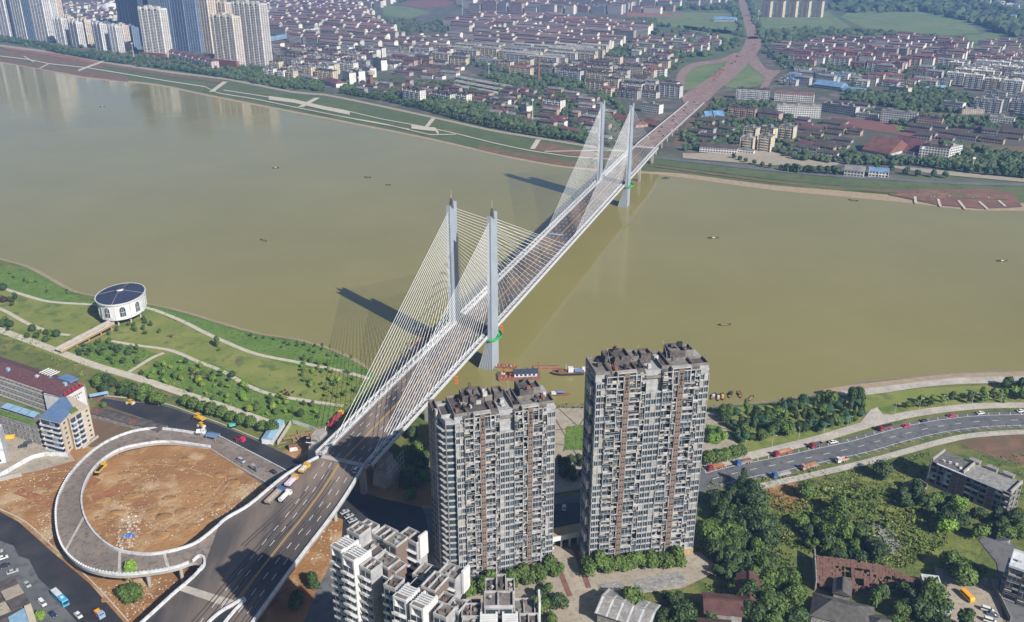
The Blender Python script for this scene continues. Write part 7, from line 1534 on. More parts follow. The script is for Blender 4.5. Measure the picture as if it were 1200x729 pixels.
# grey pavilion with long weathered roof sheets
t = thing('grey_sheet_roofed_pavilion', 'grey two-storey pavilion under weathered striped sheet roof with opening', 'pavilion', tuple(at(735, 728, 4)), -.46); b = MB('weathered'); b.box(-10, -7, 0, 10, 7, 6); b.build('wall', t)
b = MB('black'); b.box(-9.2, -6.2, 6, 9.2, 6.2, 6.2); b.build('attic', t)
for i in range(26):
    for s_ in (-1, 1):
        x = -10.6 + i * .83
        if 13 <= i <= 15 and s_ == 1: continue
        b = MB('weathered' if (i * 7) % 5 else 'steel'); z_ = rdk.uniform(0, .08); b.hexa([(x, s_ * 7.8, 6 + z_), (x + .78, s_ * 7.8, 6 + z_), (x + .78, 0, 8.6 + z_), (x, 0, 8.6 + z_), (x, s_ * 7.8, 6.12 + z_), (x + .78, s_ * 7.8, 6.12 + z_), (x + .78, 0, 8.72 + z_), (x, 0, 8.72 + z_)] if s_ < 0 else [(x, 0, 8.6 + z_), (x + .78, 0, 8.6 + z_), (x + .78, 7.8, 6 + z_), (x, 7.8, 6 + z_), (x, 0, 8.72 + z_), (x + .78, 0, 8.72 + z_), (x + .78, 7.8, 6.12 + z_), (x, 7.8, 6.12 + z_)]); b.build('roof_sheet', t)
b = MB('concrete'); b.beam(Vector((-10.8, 0, 8.7)), Vector((10.8, 0, 8.7)), .5, .3); b.build('ridge', t)
for y in (-8, 8): b = MB('concrete'); b.box(-10.9, min(y, y * .0), 5.9, -10.6, max(y, 0), 9.0) if False else b.tube((-10.8, y, 6.1), (-10.8, 0, 8.8), .2, 4); b.build('gable_trim', t)
# apartment block cut by the right edge
t = thing('edge_apartment_block', 'grey balcony block with flat white roof cut by the right edge', 'apartment block', tuple(at(1173, 700, 4)), -.62); L = 34
b = MB('weathered'); b.box(0, 0, 0, L, 12, 15.5); b.build('wall', t); b = MB(['white', 'roof_mid']); parapet_box(b, -.2, -.4, 15.5, L, 12.2, .3, 0, 0, .4, .7); b.build('roof', t)
for f_ in range(5):
    for i in range(6):
        put('balcony', bmesh_for([0, 2, 4, 1][(i + f_) % 4], 4.6), t, (.4 + i * 5.2, -.02, .6 + f_ * 3))
    b = MB(['white', 'glass']); 
    for y in (1, 6.5): b.box(-1.2, y, f_ * 3 + .6, 0, y + 4, f_ * 3 + .75, 0); b.box(-1.2, y, f_ * 3 + .75, -1.1, y + 4, f_ * 3 + 1.6, 0); b.box(-.08, y + .5, f_ * 3 + .8, 0, y + 3.4, f_ * 3 + 2.8, 1)
    b.build('end_balconies', t, kind='stuff')
for i in range(4): b = MB('white_paint'); b.rbox(3 + i * 4, 5 + (i % 2) * 3, 15.8, 1.6, 1.1, 1.3, .3 * i); b.build('rooftop_tank', t)
hip_house('white_walled_cottage', 'small white walled cottage among trees at the right edge', 1190, 622, .4, 9, 6, 3.6, 'tile_grey', 'white', 1.6); hip_house('white_walled_cottage', 'tiny white hut with grey roof above the right edge block', 1176, 632, .9, 6, 5, 3, 'tile_grey', 'white', 1.3)
t = thing('concrete_ruin', 'small broken concrete walls left of the derelict block', 'ruin', tuple(at(1075, 572, 4)), .4)
for v in ((-4, -3, -3.6, 3, 3), (-4, 3, 4, 3.4, 2.2), (3.6, -2, 4, 3, 2.6), (-1, -3, 3, -2.6, 1.5)): b = MB('weathered'); b.box(v[0], v[1], 0, v[2], v[3], v[4]); b.build('wall', t)
fence_wall('alley_wall', 'long grey wall along the dark alley near the right edge', [(1158, 682), (1172, 705), (1186, 735)], 2.6, .3, 'weathered', sm=0)
# bridge-end anchor housings with scaffolding
def anchor(px, py, sg, label):
    c = at(px, py, 4); t = thing('anchor_housing', label, 'abutment', tuple(c), 1.23)
    b = MB('pale_concrete'); b.prism([(-9, -4), (-4, -6), (6, -5), (9, -1), (8, 5), (-2, 6), (-8, 3)], 0, 6.5, 0, 0, .86); b.build('base', t); b = MB('concrete'); b.prism([(-4, -3), (4, -3.4), (6, 1), (2, 4), (-4, 3)], 6.5, 13, 0, 0, .8); b.build('upper_block', t)
    for i in range(7):
        b = MB('steel'); x = -8 + i * 2.7
        b.tube((x, -6, 0), (x, -6, 12), .13, 4); b.build('scaffold_pole', t)
    for z in (3, 6, 9, 12): b = MB('steel'); b.tube((-8.5, -6, z), (9, -6, z), .12, 4); b.build('scaffold_rail', t)
    for i in range(10): b = MB('white'); a = rdk.uniform(0, 6); b.tube((rdk.uniform(-6, 6), rdk.uniform(-5, 5), 6.5), (rdk.uniform(-7, 7), rdk.uniform(-5, 5), rdk.uniform(8, 15)), .22, 4); b.build('formwork_strut', t)
    return t
anchor(376, 533, -1, 'pale concrete anchor housing with scaffold under left side of the bridge end'); anchor(452, 560, 1, 'grey shaded anchor housing with scaffold under right side of bridge end')
# barriers/fences
t = thing('road_fence', 'long thin white panel fence posts along the lower edge of the curved road', 'fence', tuple(at(900, 566, 4)), world=True)
fpts = pxl([(893, 569), (930, 560.5), (975, 550.5), (1020, 539.5), (1060, 528.5), (1100, 517.5), (1140, 509.5), (1200, 505.5), (1260, 505)], GZ + .4, 5)
for p, h in along(fpts, 3.2): b = MB('white'); b.rbox(p.x, p.y, p.z, .12, .12, 1.0, h); b.build('post', t)
b = MB('white'); b.wall([Vector(p) + Vector((0, 0, .9)) for p in fpts], .07, .08); b.build('rail', t)
# street lamps / bare saplings along the curved road, park lamps
def lamp(p, h, label, place, arm=True):
    t = thing('street_lamp', label, 'street lamp', tuple(p), RT.uniform(0, 6), place=place); b = MB('steel'); b.tube((0, 0, 0), (0, 0, h), .1, 5, 0, .06); b.build('pole', t); b = MB('steel'); b.tube((0, 0, h), (1.6, 0, h + .3), .05, 4); b.build('arm', t); b = MB('white'); b.rbox(1.7, 0, h + .2, .9, .3, .15); b.build('lamp_head', t)
for p, h in along(pxl([(830, 546), (870, 534), (920, 522), (960, 512), (1000, 500), (1040, 489), (1080, 481), (1140, 474), (1200, 473)], GZ, 4), 17, 6): lamp(p, 7.5, 'thin grey street lamp on the upper pavement', 'of the curved road')
bare_m = MB('bark'); bare_m.tube((0, 0, 0), (0, 0, 3.6), .09, 5, 0, .06)
for i in range(7): a = i * .9; bare_m.tube((0, 0, 2.6 + i * .15), (math.cos(a) * .9, math.sin(a) * .9, 4.4 + (i % 3) * .5), .05, 3, 0, .02)
bme_ = bare_m.mesh('branches'); lf = crown_mesh(40, 'thin', 26, 1.3, 2.6, .3)
for p, h in along(pxl([(905, 563.5), (930, 557.5), (975, 547.5), (1020, 536.5), (1060, 525.5), (1100, 514.5), (1140, 506.5), (1200, 503.5), (1240, 503.5)], GZ, 4), 9, 4):
    t = thing('street_sapling', 'nearly bare street sapling in the lower pavement', 'tree', tuple(p), RT.uniform(0, 6), place='of the curved road'); put('trunk', bme_, t); 
# ================================================================ VEHICLES
def heading(p0, p1, z=GZ): a, b = at(*p0, z), at(*p1, z); return math.atan2(b.y - a.y, b.x - a.x)
def wheelset(t, xs, y, r=.34, w=.24):
    for x in xs:
        for s in (-1, 1): b = MB(['tyre', 'steel']); b.tube((x, s * y - w / 2, r), (x, s * y + w / 2, r), r, 10, 0); b.tube((x, s * y - w / 2 - .01, r), (x, s * y + w / 2 + .01, r), r * .5, 8, 1); b.build('wheel', t)
def loft(prof, halfw, m=0, mats=('paint',), tuck=.0):
    """side profile (x,z) extruded across, with sides tucked in by height"""
    b = MB(list(mats)); zs = [z for _, z in prof]; z0, z1 = min(zs), max(zs)
    def hw(z): return halfw - tuck * max(0, (z - z0) / (z1 - z0 + 1e-6))
    n = len(prof); k = 0
    b.v += [(x, -hw(z), z) for x, z in prof] + [(x, hw(z), z) for x, z in prof]
    b.f.append(tuple(range(n))[::-1][::-1]); b.m.append(m); b.f.append(tuple(range(n, 2 * n))[::-1]); b.m.append(m)
    for i in range(n): j = (i + 1) % n; b.f.append((i, n + i, n + j, j)[::1]); b.m.append(m)
    me = b.mesh('x'); bm = bmesh.new(); bm.from_mesh(me); bmesh.ops.recalc_face_normals(bm, faces=bm.faces); bmesh.ops.bevel(bm, geom=[e for e in bm.edges], offset=.06, segments=1, affect='EDGES'); bm.to_mesh(me); bm.free(); return me
CARM = {}
def car(p, h, col, label, kind='sedan', place=''):
    t = thing('car', label, 'car', tuple(p), h, place=place)
    if kind not in CARM:
        if kind == 'sedan': body = [(-2.2, .3), (2.2, .3), (2.25, .72), (1.2, .9), (-1.75, .95), (-2.25, .85)]; cab = [(-1.85, .93), (1.35, .88), (.6, 1.42), (-1.2, 1.45)]
        else: body = [(-2.4, .35), (2.3, .35), (2.35, .9), (1.5, 1.05), (-2.4, 1.1)]; cab = [(-2.38, 1.08), (1.55, 1.03), (.95, 1.85), (-2.2, 1.92)]
        rf = [(x * .86 - .02, z) for x, z in cab[2:]]; 
        CARM[kind] = (loft(body, .9), loft(cab, .8, mats=('glass',), tuck=.14), loft([(cab[3][0] + .12, cab[3][1] - .02), (cab[2][0] - .12, cab[2][1] - .02), (cab[2][0] - .16, cab[2][1] + .05), (cab[3][0] + .16, cab[3][1] + .05)], .70))
    bo, ca, ro = CARM[kind]; put('body', bo, t, color=col); put('windows', ca, t); put('roof', ro, t, color=col); wheelset(t, (-1.35, 1.4), .82, .33)
    for y in (-.6, .6): b = MB('white_paint'); b.rbox(2.2, y, .62, .12, .3, .14); b.build('headlight', t)
    return t
def truck(p, h, cab, bed, load, label, L=9.0, place='', cat='truck', name='dump_truck'):
    t = thing(name, label, cat, tuple(p), h, place=place); me = loft([(L / 2 - 2.1, .5), (L / 2, .5), (L / 2, 1.9), (L / 2 - .45, 2.75), (L / 2 - 2.1, 2.8)], 1.2); put('cab', me, t, color=cab)
    b = MB('glass'); b.hexa([(L / 2 - .42, -1.0, 1.95), (L / 2 + .02, -1.0, 1.85), (L / 2 + .02, 1.0, 1.85), (L / 2 - .42, 1.0, 1.95), (L / 2 - .45, -.95, 2.62), (L / 2 - .36, -.95, 2.6), (L / 2 - .36, .95, 2.6), (L / 2 - .45, .95, 2.62)]); b.build('windscreen', t)
    for s in (-1, 1): b = MB('glass'); b.box(L / 2 - 1.5, s * 1.21 - .02, 1.9, L / 2 - .6, s * 1.21 + .02, 2.5); b.build('side_window', t)
    b = MB('black'); b.box(-L / 2, -.5, .7, L / 2 - .3, .5, .95); b.build('chassis', t)
    x0, x1 = -L / 2, L / 2 - 2.35
    if bed == 'tank':
        b = MB('white_paint'); b.tube((x0, 0, 1.85), (x1, 0, 1.85), 1.1, 14); b.build('tank', t)
    elif bed == 'mixer':
        b = MB('white_paint'); b.tube((x0, 0, 2.5), (x0 + 2.2, 0, 2.2), .7, 12, 0, 1.25); b.tube((x0 + 2.2, 0, 2.2), (x1, 0, 1.8), 1.25, 12, 0, .9); b.build('drum', t)
    else:
        for v in ((x0, -1.22, 1.0, x1, 1.22, 1.15), (x0, -1.25, 1.15, x1, -1.13, 2.1), (x0, 1.13, 1.15, x1, 1.25, 2.1), (x1 - .12, -1.12, 1.15, x1, 1.12, 2.4), (x0, -1.12, 1.15, x0 + .1, 1.12, 1.9)): b = MB('paint'); b.box(*v); b.build('bed_panel', t, color=bed)
        if load: b = MB(load); b.hexa([(x0 + .12, -1.1, 1.16), (x1 - .14, -1.1, 1.16), (x1 - .14, 1.1, 1.16), (x0 + .12, 1.1, 1.16), (x0 + .5, -.8, 2.25), (x1 - .5, -.8, 2.35), (x1 - .5, .8, 2.3), (x0 + .5, .8, 2.2)]); b.build('load', t)
    wheelset(t, (L / 2 - 1.2, -L / 2 + 1.1, -L / 2 + 2.3), 1.02, .5, .32); return t
REDC, BLUEC, WHC, DARK, SIL, YEL = (.24, .02, .035), (.04, .12, .34), (.66, .66, .66), (.02, .025, .045), (.38, .39, .41), (.56, .34, .04)
H1 = heading((842, 551), (920, 533)); up5 = Vector((0, 0, .3))
def AT(x, y, z=GZ): return at(x, y, z + .28)
for x, y, h0, h1, cabc, bedc, ld, L, lb in [(838, 549.5, (835, 550), (860, 544), REDC, (.3, .08, .05), 'dirt', 9, 'red-cabbed dump truck with brown load, nearest the tower'), (871, 543.5, (870, 544), (900, 537), BLUEC, (.22, .2, .22), 'rust', 9, 'blue-cabbed flat truck parked behind first red truck'),
        (917, 532.5, (900, 537), (930, 529), REDC, (.3, .07, .05), 'dirt', 11, 'long red truck heaped with earth on upper lane'), (956, 523.5, (940, 527), (970, 519), REDC, (.1, .08, .09), None, 7.5, 'short red truck with empty dark bed'), (1037, 503, (1020, 508), (1050, 499), REDC, (.16, .07, .06), 'black', 9.5, 'red truck with dark load near the pavement spur'),
        (915, 558, (890, 563), (930, 554), BLUEC, (.3, .3, .32), 'concrete', 10, 'blue-cabbed truck on lower lane in tree shade'), (948, 548.5, (930, 553), (965, 544), (.4, .25, .22), (.35, .22, .18), 'dirt', 9.5, 'tan loaded truck on the lower lane'), (986, 541, (975, 543), (1000, 537), WHC, (.4, .3, .25), None, 6.5, 'small white-cabbed truck on lower lane')]:
    hd = heading(h1, h0); truck(AT(x, y), hd, cabc, bedc, ld, lb, L)
for x, y, c, lb in [(976, 519, WHC, 'white car on upper lane between two red trucks'), (1062, 500, (.5, .02, .08), 'crimson car parked just right of the red truck'), (1083, 494, DARK, 'dark car parked between two crimson cars'), (1115, 488, (.5, .02, .08), 'crimson car parked farther right on the curved road'), (1149, 485, WHC, 'white car near the right part of curved road'), (1196, 482.5, WHC, 'white car at the right edge of the curved road')]: car(AT(x, y), heading((x - 10, y + 2.2), (x + 10, y - 2)), c, lb)
# people/motorbikes on the road
# on the approach
def onroad(px, py): return 22.0
HB = math.atan2(BU.y, BU.x)
def dk(x, y, z): return at(x, y, z)
truck(dk(357, 551, 21.6), HB, YEL, YEL, 'white', 'yellow service truck in the shade at the bridge end', 7, name='service_truck'); truck(dk(342, 566, 20.6), HB, YEL, (.7, .5, .7), 'white', 'yellow truck with pinkish load beside left parapet', 8, name='service_truck')
truck(dk(322, 583, 19.8), HB, BLUEC, (.3, .26, .22), 'rubble', 'long blue-cabbed truck with pipe load next to white tanker', 12, name='flat_truck'); truck(dk(334.5, 584, 19.5), HB, WHC, 'tank', None, 'white tanker truck beside the blue-cabbed truck', 8, name='tanker_truck')
car(dk(418, 552, 21.1), HB, WHC, 'white van in shade beside right parapet at bridge end', 'van'); car(dk(646, 272, 22), HB, WHC, 'white car near left barrier at mid-bridge') if False else car(dk(615, 296, 22.1), HB, WHC, 'small white car on the bridge near left barrier before mid-span')
truck(dk(119, 551, 8.1), heading((95, 575), (135, 530)), YEL, YEL, 'black', 'yellow tipper on the loop ramp', 8, name='tipper_truck')
car(dk(283, 541, 4.8), heading((283, 540), (300, 550)), SIL, 'silver car parked at the ramp foot', 'van'); car(dk(321, 554, 4.8), heading((300, 550), (320, 560)), DARK, 'dark car at ramp foot nearest the bridge, upper'); car(dk(322, 564, 4.8), heading((300, 550), (320, 560)), (.1, .12, .13), 'dark grey car at ramp foot nearest the bridge, lower')
truck(dk(299, 550, 4.8), heading((283, 540), (310, 556)), (.15, .15, .17), (.3, .3, .3), 'concrete', 'dark low truck standing mid ramp foot', 6, name='small_truck')
# banner on the bridge
t = thing('blue_banner', 'small blue event panel lying across the road at mid-bridge', 'banner', tuple(dk(652, 275, 22.1)), math.atan2(BN.y, BN.x))
b = MB('blue_roof'); b.box(-6.5, -1.8, .0, 6.5, 1.8, .35); b.build('panel', t)
for i in range(6): b = MB('white'); b.box(-5.6 + i * 1.9, -1.0 + .3 * (i % 2), .35, -4.3 + i * 1.9, .9, .42); b.build('mark', t)
# bottom-left street
HS = heading((60, 692), (80, 712))
t = thing('coach_bus', 'sky blue and white coach driving on the lower left street', 'bus', tuple(at(71, 704, GZ + .3)), HS); me = loft([(-5.6, .45), (5.6, .45), (5.7, 2.3), (5.2, 3.1), (-5.6, 3.15)], 1.28, tuck=.08); put('body', me, t, color=(.07, .36, .60))
b = MB('white_paint'); b.box(-5.3, -1.12, 3.15, .2, 1.12, 3.22); b.build('roof_panel', t); b = MB('white_paint'); b.box(1.8, -.5, 3.16, 3, .5, 3.4); b.build('roof_hatch', t)
for s in (-1, 1): b = MB('glass'); b.box(-5.1, s * 1.25 - .04, 1.6, 4.9, s * 1.25 + .04, 2.6); b.build('window_strip', t)
b = MB('glass'); b.box(5.5, -1.1, 1.5, 5.75, 1.1, 2.8); b.build('windscreen', t); wheelset(t, (-3.6, 3.7), 1.15, .5, .3)
car(at(32, 686, 4.3), HS, SIL, 'silver hatchback on concrete lane left of the coach'); car(at(50, 708, 4.3), HS, WHC, 'white van on lane beside the coach', 'van'); car(at(62, 721, 4.3), HS, (.015, .03, .1), 'dark blue car just below the coach'); car(at(92, 722, 4.3), HS, WHC, 'white sedan right of the dark blue car, by the coach')
for i, (x, y, c, l) in enumerate([(3, 655, WHC, 'white car in the parked row at the left edge'), (6, 664, DARK, 'dark car in parked row at the left edge'), (15, 671, SIL, 'silver car at end of the parked row, left edge'), (-3, 648, SIL, 'silver car cut by the left edge')]): car(at(x, y, 4.3), HS + 1.3, c, l)
car(at(27, 524, 4.2), .35, DARK, 'black car parked in the tan yard, left'); car(at(33, 520, 4.2), .35, (.07, .08, .1), 'dark grey car parked in the tan yard, right')
t = thing('yellow_skip', 'yellow open skip container in the tan yard', 'skip', tuple(at(10, 514, 4.2)), .35); 
for v in ((-3, -1.1, .2, 3, 1.1, .4), (-3, -1.15, .4, 3, -1.0, 1.5), (-3, 1.0, .4, 3, 1.15, 1.5), (-3, -1, .4, -2.85, 1, 1.5), (2.85, -1, .4, 3, 1, 1.5)): b = MB('yellow'); b.box(*v); b.build('side_panel', t)
def machine(p, h, col, label, kind):
    t = thing(kind, label, kind.replace('_', ' '), tuple(p), h)
    if kind == 'road_roller':
        for x in (-1.8, 1.9): b = MB('steel'); b.tube((x, -1, .75), (x, 1, .75), .75, 14); b.build('drum', t)
        put('body', loft([(-2.2, .8), (2.2, .8), (2.2, 1.6), (.6, 1.8), (-2.2, 1.7)], .8), t, color=col); b = MB('paint'); b.box(-.9, -.9, 2.7, 1.1, .9, 2.85); b.build('canopy', t, color=col)
        for x in (-.8, 1): b = MB('black'); b.tube((x, -.8, 1.7), (x, -.8, 2.7), .05, 4); b.tube((x, .8, 1.7), (x, .8, 2.7), .05, 4); b.build('canopy_post', t)
    elif kind == 'asphalt_paver':
        put('body', loft([(-2.8, .6), (2.6, .6), (2.6, 1.7), (-.5, 2.0), (-2.8, 1.9)], 1.25), t, color=col); b = MB('paint'); b.box(-2.2, -1.3, 3.0, .6, 1.3, 3.15); b.build('canopy', t, color=col); b = MB('black'); b.box(-3.6, -2.6, .2, -2.8, 2.6, .9); b.build('screed', t)
        for s in (-1, 1): b = MB('tyre'); b.box(-2.2, s * 1.1 - .2, 0, 2.2, s * 1.1 + .2, .7); b.build('track', t)
        b = MB('paint'); b.hexa([(2.6, -1.2, .6), (4.2, -1.4, .6), (4.2, 1.4, .6), (2.6, 1.2, .6), (2.6, -1.4, 1.4), (4.2, -1.7, 1.4), (4.2, 1.7, 1.4), (2.6, 1.4, 1.4)]); b.build('hopper', t, color=col)
        for x in (-2, .4): b = MB('black'); b.tube((x, -1.1, 1.8), (x, -1.1, 3), .05, 4); b.tube((x, 1.1, 1.8), (x, 1.1, 3), .05, 4); b.build('canopy_post', t)
    elif kind == 'excavator':
        for s in (-1, 1): b = MB('tyre'); b.box(-1.8, s * 1.1 - .28, 0, 1.8, s * 1.1 + .28, .75); b.build('track', t)
        put('house', loft([(-2.0, .9), (1.2, .9), (1.2, 1.7), (-.2, 2.0), (-2.0, 1.9)], 1.2), t, color=col); b = MB('glass'); b.box(.1, .2, 1.7, 1.3, 1.15, 2.8); b.build('cab', t)
        for a, c, w_ in (((1.0, -.2, 1.4), (3.8, -.2, 4.0), .28), ((3.8, -.2, 4.0), (6.0, -.2, 2.6), .24), ((6.0, -.2, 2.6), (6.4, -.2, .8), .2)): b = MB('paint'); b.tube(a, c, w_, 5, 0, w_ * .75); b.build('arm', t, color=col)
        b = MB('steel'); b.prism([(5.8, -.7), (7, -.7), (7, .4), (5.8, .4)], .1, 1.0, scale=.8); b.build('bucket', t)
    return t
machine(at(153, 473.5, 4.5), -.3, YEL, 'yellow road roller on the new black asphalt', 'road_roller'); machine(at(233, 491, 4.5), -.55, YEL, 'yellow asphalt paver with canopy, upper of two by ramp end', 'asphalt_paver'); machine(at(236, 500.5, 4.5), -.5, YEL, 'yellow roller just below the paver by ramp end', 'road_roller')
machine(at(273, 500, 4.5), .5, (.1, .42, .33), 'green excavator on fresh asphalt near the clipped trees', 'excavator'); truck(at(282, 517, 4.5), -.5, (.45, .03, .08), (.4, .03, .06), 'black', 'crimson small truck on the new asphalt beside the kerb wall', 5.5, name='small_truck')
truck(at(236, 508, 6.6), .1, WHC, WHC, None, 'white pickup at top end of the loop ramp', 5, name='pickup')
t = thing('blue_canopy', 'blue tarpaulin canopy at the end of the loop ramp', 'canopy', tuple(at(250, 514, 5.3)), -.3); b = MB('blue_roof'); b.gable(-3, -2.2, 3, 2.2, 2.4, .9, 0, .2); b.build('tarpaulin', t)
for x in (-2.8, 2.8):
    for y in (-2, 2): b = MB('steel'); b.tube((x, y, 0), (x, y, 2.4), .06, 4); b.build('post', t)
truck(at(117, 722, 4.4), HS, (.25, .35, .5), (.5, .04, .04), 'yellow', 'small red, yellow and blue works truck at bottom left', 5.5, name='works_truck')
for x, y, c, h, l, k in [(1107, 698, DARK, 0.1, 'dark car in shade beside the long flat roofed shed', 'sedan'), (1157, 716, WHC, -.5, 'white van parked below the yellow van', 'van'), (1160, 729, WHC, -.5, 'white van at bottom edge near right corner', 'van'), (1163, 721, (.12, .16, .2), -.5, 'dark car between two white vans near right corner', 'sedan')]: car(at(x, y, 4.3), h, c, l, k)
t = thing('yellow_bus', 'bright orange-yellow minibus parked on the tan ground at lower right', 'minibus', tuple(at(1133, 701, 4.2)), -1.35); put('body', loft([(-3.2, .4), (3.2, .4), (3.3, 1.6), (2.7, 2.5), (-3.2, 2.55)], 1.1, tuck=.06), t, color=(.8, .36, .02)); 
for s in (-1, 1): b = MB('glass'); b.box(-2.9, s * 1.08 - .04, 1.4, 2.6, s * 1.08 + .04, 2.1); b.build('window_strip', t)
wheelset(t, (-2, 2), 1.0, .4)
car(at(647.5, 598, 4.6), 1.5, WHC, 'white car between the twin towers, left one'); car(at(661, 596, 4.6), 1.5, WHC, 'white car between the twin towers, right one')
for x, y, l in [(409, 606, 'silver car in shade at the foot of white block, upper'), (413, 611, 'silver car in shade at foot of white block, middle'), (404, 601, 'silver car in shade at foot of white block, lower left')]: car(at(x, y, 4.6), .7, SIL, l)
truck(at(396, 490, 4.4), HB, (.75, .4, .03), (.5, .03, .06), 'rust', 'long red truck with yellow cab below left bridge cables', 10, name='works_truck'); machine(at(388, 500, 4.3), HB, (.45, .03, .08), 'crimson excavator below the left bridge cables', 'excavator')
# far traffic on the approach
for i in range(22):
    s = 600 + i * 15.5; tt = [-8.5, 7, 4, -3, 9, -6][i % 6]; c = bp(s, tt, fz(s) + .1); cl = [('white', WHC), ('red', REDC), ('silver', SIL), ('dark', DARK)][(i * 7) % 4]; car(c, HB, cl[1], cl[0] + ' vehicle on the far red approach road')
# ================================================================ BOATS
def sampan(px, py, h, L, label, col='black', cabin=None, person=True):
    t = thing('small_boat', label, 'boat', tuple(at(px, py, 0)), h); n = 9; b = MB([col, 'wood']); top = []; bot = []
    for i in range(n):
        u = -1 + 2 * i / (n - 1); w_ = L * .13 * (1 - abs(u) ** 2.6) + .08; z = .55 + .5 * abs(u) ** 3; top.append((u * L / 2, w_, z)); bot.append((u * L / 2 * .9, w_ * .6, -.15))
    for s in (-1, 1):
        for i in range(n - 1):
            a, c = top[i], top[i + 1]; d, e = bot[i], bot[i + 1]; q = [(d[0], s * d[1], d[2]), (e[0], s * e[1], e[2]), (c[0], s * c[1], c[2]), (a[0], s * a[1], a[2])]; b.face(q if s < 0 else q[::-1])
    b.face([(x, y * .92, .3) for x, y, z in top] [::-1] + [(x, -y * .92, .3) for x, y, z in top], 1); b.build('hull', t)
    if cabin: b = MB(cabin); b.box(-L * .12, -L * .07, .4, L * .10, L * .07, 1.3); b.build('cabin', t); b = MB('roof_mid' if person else cabin); b.box(-L * .14, -L * .08, 1.3, L * .12, L * .08, 1.4); b.build('cabin_roof', t)
    if person:
        b = MB(['slate_roof', 'skin', 'black']); x = -L * .32; b.tube((x, 0, .35), (x, 0, 1.15), .2, 7, 0, .26); b.tube((x, 0, 1.15), (x, 0, 1.35), .26, 7, 0, .09); b.tube((x, 0, 1.35), (x, 0, 1.42), .07, 6, 1); b.ico((x, 0, 1.55), (.12, .11, .15), 1, 1); b.tube((x, .26, 1.2), (x + .35, .3, .85), .07, 5, 0, .05); b.tube((x, -.26, 1.2), (x + .35, -.3, .85), .07, 5, 0, .05); b.tube((x, .12, .4), (x + .5, .14, .42), .11, 6, 2, .08); b.tube((x, -.12, .4), (x + .5, -.14, .42), .11, 6, 2, .08)
        o = b.build('person', t); 
    return t
for x, y, h, L, l, cb in [(120, 125, .4, 7, 'tiny dark boat on open water below the stepped mid-rises', 'white'), (323, 197, .2, 8, 'small boat with pale wake mark upriver of the bridge, middle left', 'white'), (431, 208, -.3, 8.5, 'small dark boat upriver, nearest to the far bank gardens', None), (455, 217, -.2, 6, 'faint low boat just right of the dark one upriver', None), (309, 282, -.6, 8, 'dark narrow boat alone in midstream, left half', None),
                         (780, 209, 0, 9, 'small boat moored below far bank right of bridge', 'black'), (1000, 235, -.5, 10, 'slim boat touching the far sandy shore', None), (836, 279, .1, 10.5, 'long dark boat with white cabin midstream right of bridge', 'white'), (1174, 306, .1, 10, 'dark boat with white cabin near the right edge', 'white'), (849, 381, .1, 9.5, 'black long boat right of the twin towers', None),
                         (836, 465, 1.1, 9, 'dark moored boat nearest the tall tower', 'steel'), (842, 466.5, 1.3, 9, 'white-covered moored boat, second beside tall tower', 'white_paint'), (847, 465.5, 1.4, 9, 'moored boat with yellowish cabin, third beside tall tower', 'yellow'), (856, 463, 1.2, 9, 'moored boat with tangled gear near the river grass', 'black'), (867, 463, 1.5, 9, 'maroon moored boat standing apart by the river grass', 'rust'), (880, 467.5, 1.0, 8, 'tan open boat moored farthest right by river grass', None)]:
    sampan(x, y, h, L, l, 'black' if 'maroon' not in l else 'rust', cb, person=('moored' not in l))
# working barges by the near right pylon
def barge_hull(t, L, W, h, m='rust', name='hull'): b = MB([m, 'wood']); b.hexa([(-L / 2 + 1.2, -W / 2, -.3), (L / 2 - 1.2, -W / 2, -.3), (L / 2 - 1.2, W / 2, -.3), (-L / 2 + 1.2, W / 2, -.3), (-L / 2, -W / 2, h), (L / 2, -W / 2, h), (L / 2, W / 2, h), (-L / 2, W / 2, h)]); return b.build(name, t)
t = thing('work_barge', 'rusty work barge carrying a dark-roofed white deckhouse beside the pylon', 'barge', tuple(at(608, 442, 0)), .08); barge_hull(t, 26, 9, 1.4)
b = MB('white'); b.box(-3, -2.6, 1.4, 11, 2.6, 4); b.build('deckhouse', t); b = MB('slate_roof'); b.gable(-3, -2.6, 11, 2.6, 4, 1.6, 0, .7); b.build('deckhouse_roof', t)
for i in range(5): b = MB('glass'); b.box(-2 + i * 2.6, -2.68, 2, -.6 + i * 2.6, -2.6, 3.2); b.build('window', t)
for i in range(8): b = MB('steel'); b.tube((-12.6 + i * 3.5, -4.3, 1.4), (-12.6 + i * 3.5, -4.3, 2.5), .07, 4); b.build('railing_post', t)
for x in (12.4, -9): b = MB('rust'); b.tube((x, 3.6, 1.4), (x, 3.6, 8.5), .28, 6); b.build('spud_pole', t)
for i in range(12): b = MB(['orange', 'wood', 'white', 'rust'][i % 4]); b.rbox(-11 + (i * 2.9) % 9, -3 + (i * 1.7) % 6, 1.4, 1.2, .7, .6, i); b.build('deck_cargo', t)
machine(at(600, 440, 1.4) , 2.9, (.7, .14, .02), 'orange excavator working on the barge', 'excavator')
t = thing('pontoon', 'narrow dark pontoon with pale gas frame at the pylon foot', 'pontoon', tuple(at(591, 430, 0)), -.15); barge_hull(t, 16, 4, .9); b = MB('path'); b.box(-7, -.6, .9, -6, .6, 5.2); b.build('frame_tower', t)
for i in range(8): b = MB(['steel', 'orange', 'rust'][i % 3]); b.rbox(-5 + i * 1.6, (i % 3) - 1, .9, 1, .8, .9, i); b.build('deck_cargo', t)
t = thing('floating_gangway', 'long orange-tan floating walkway linking the two work vessels', 'gangway', tuple(at(641, 432, 0)), 0); b = MB('wood'); b.box(-8.5, -1.8, .2, 8.5, 1.8, .7); b.build('deck', t)
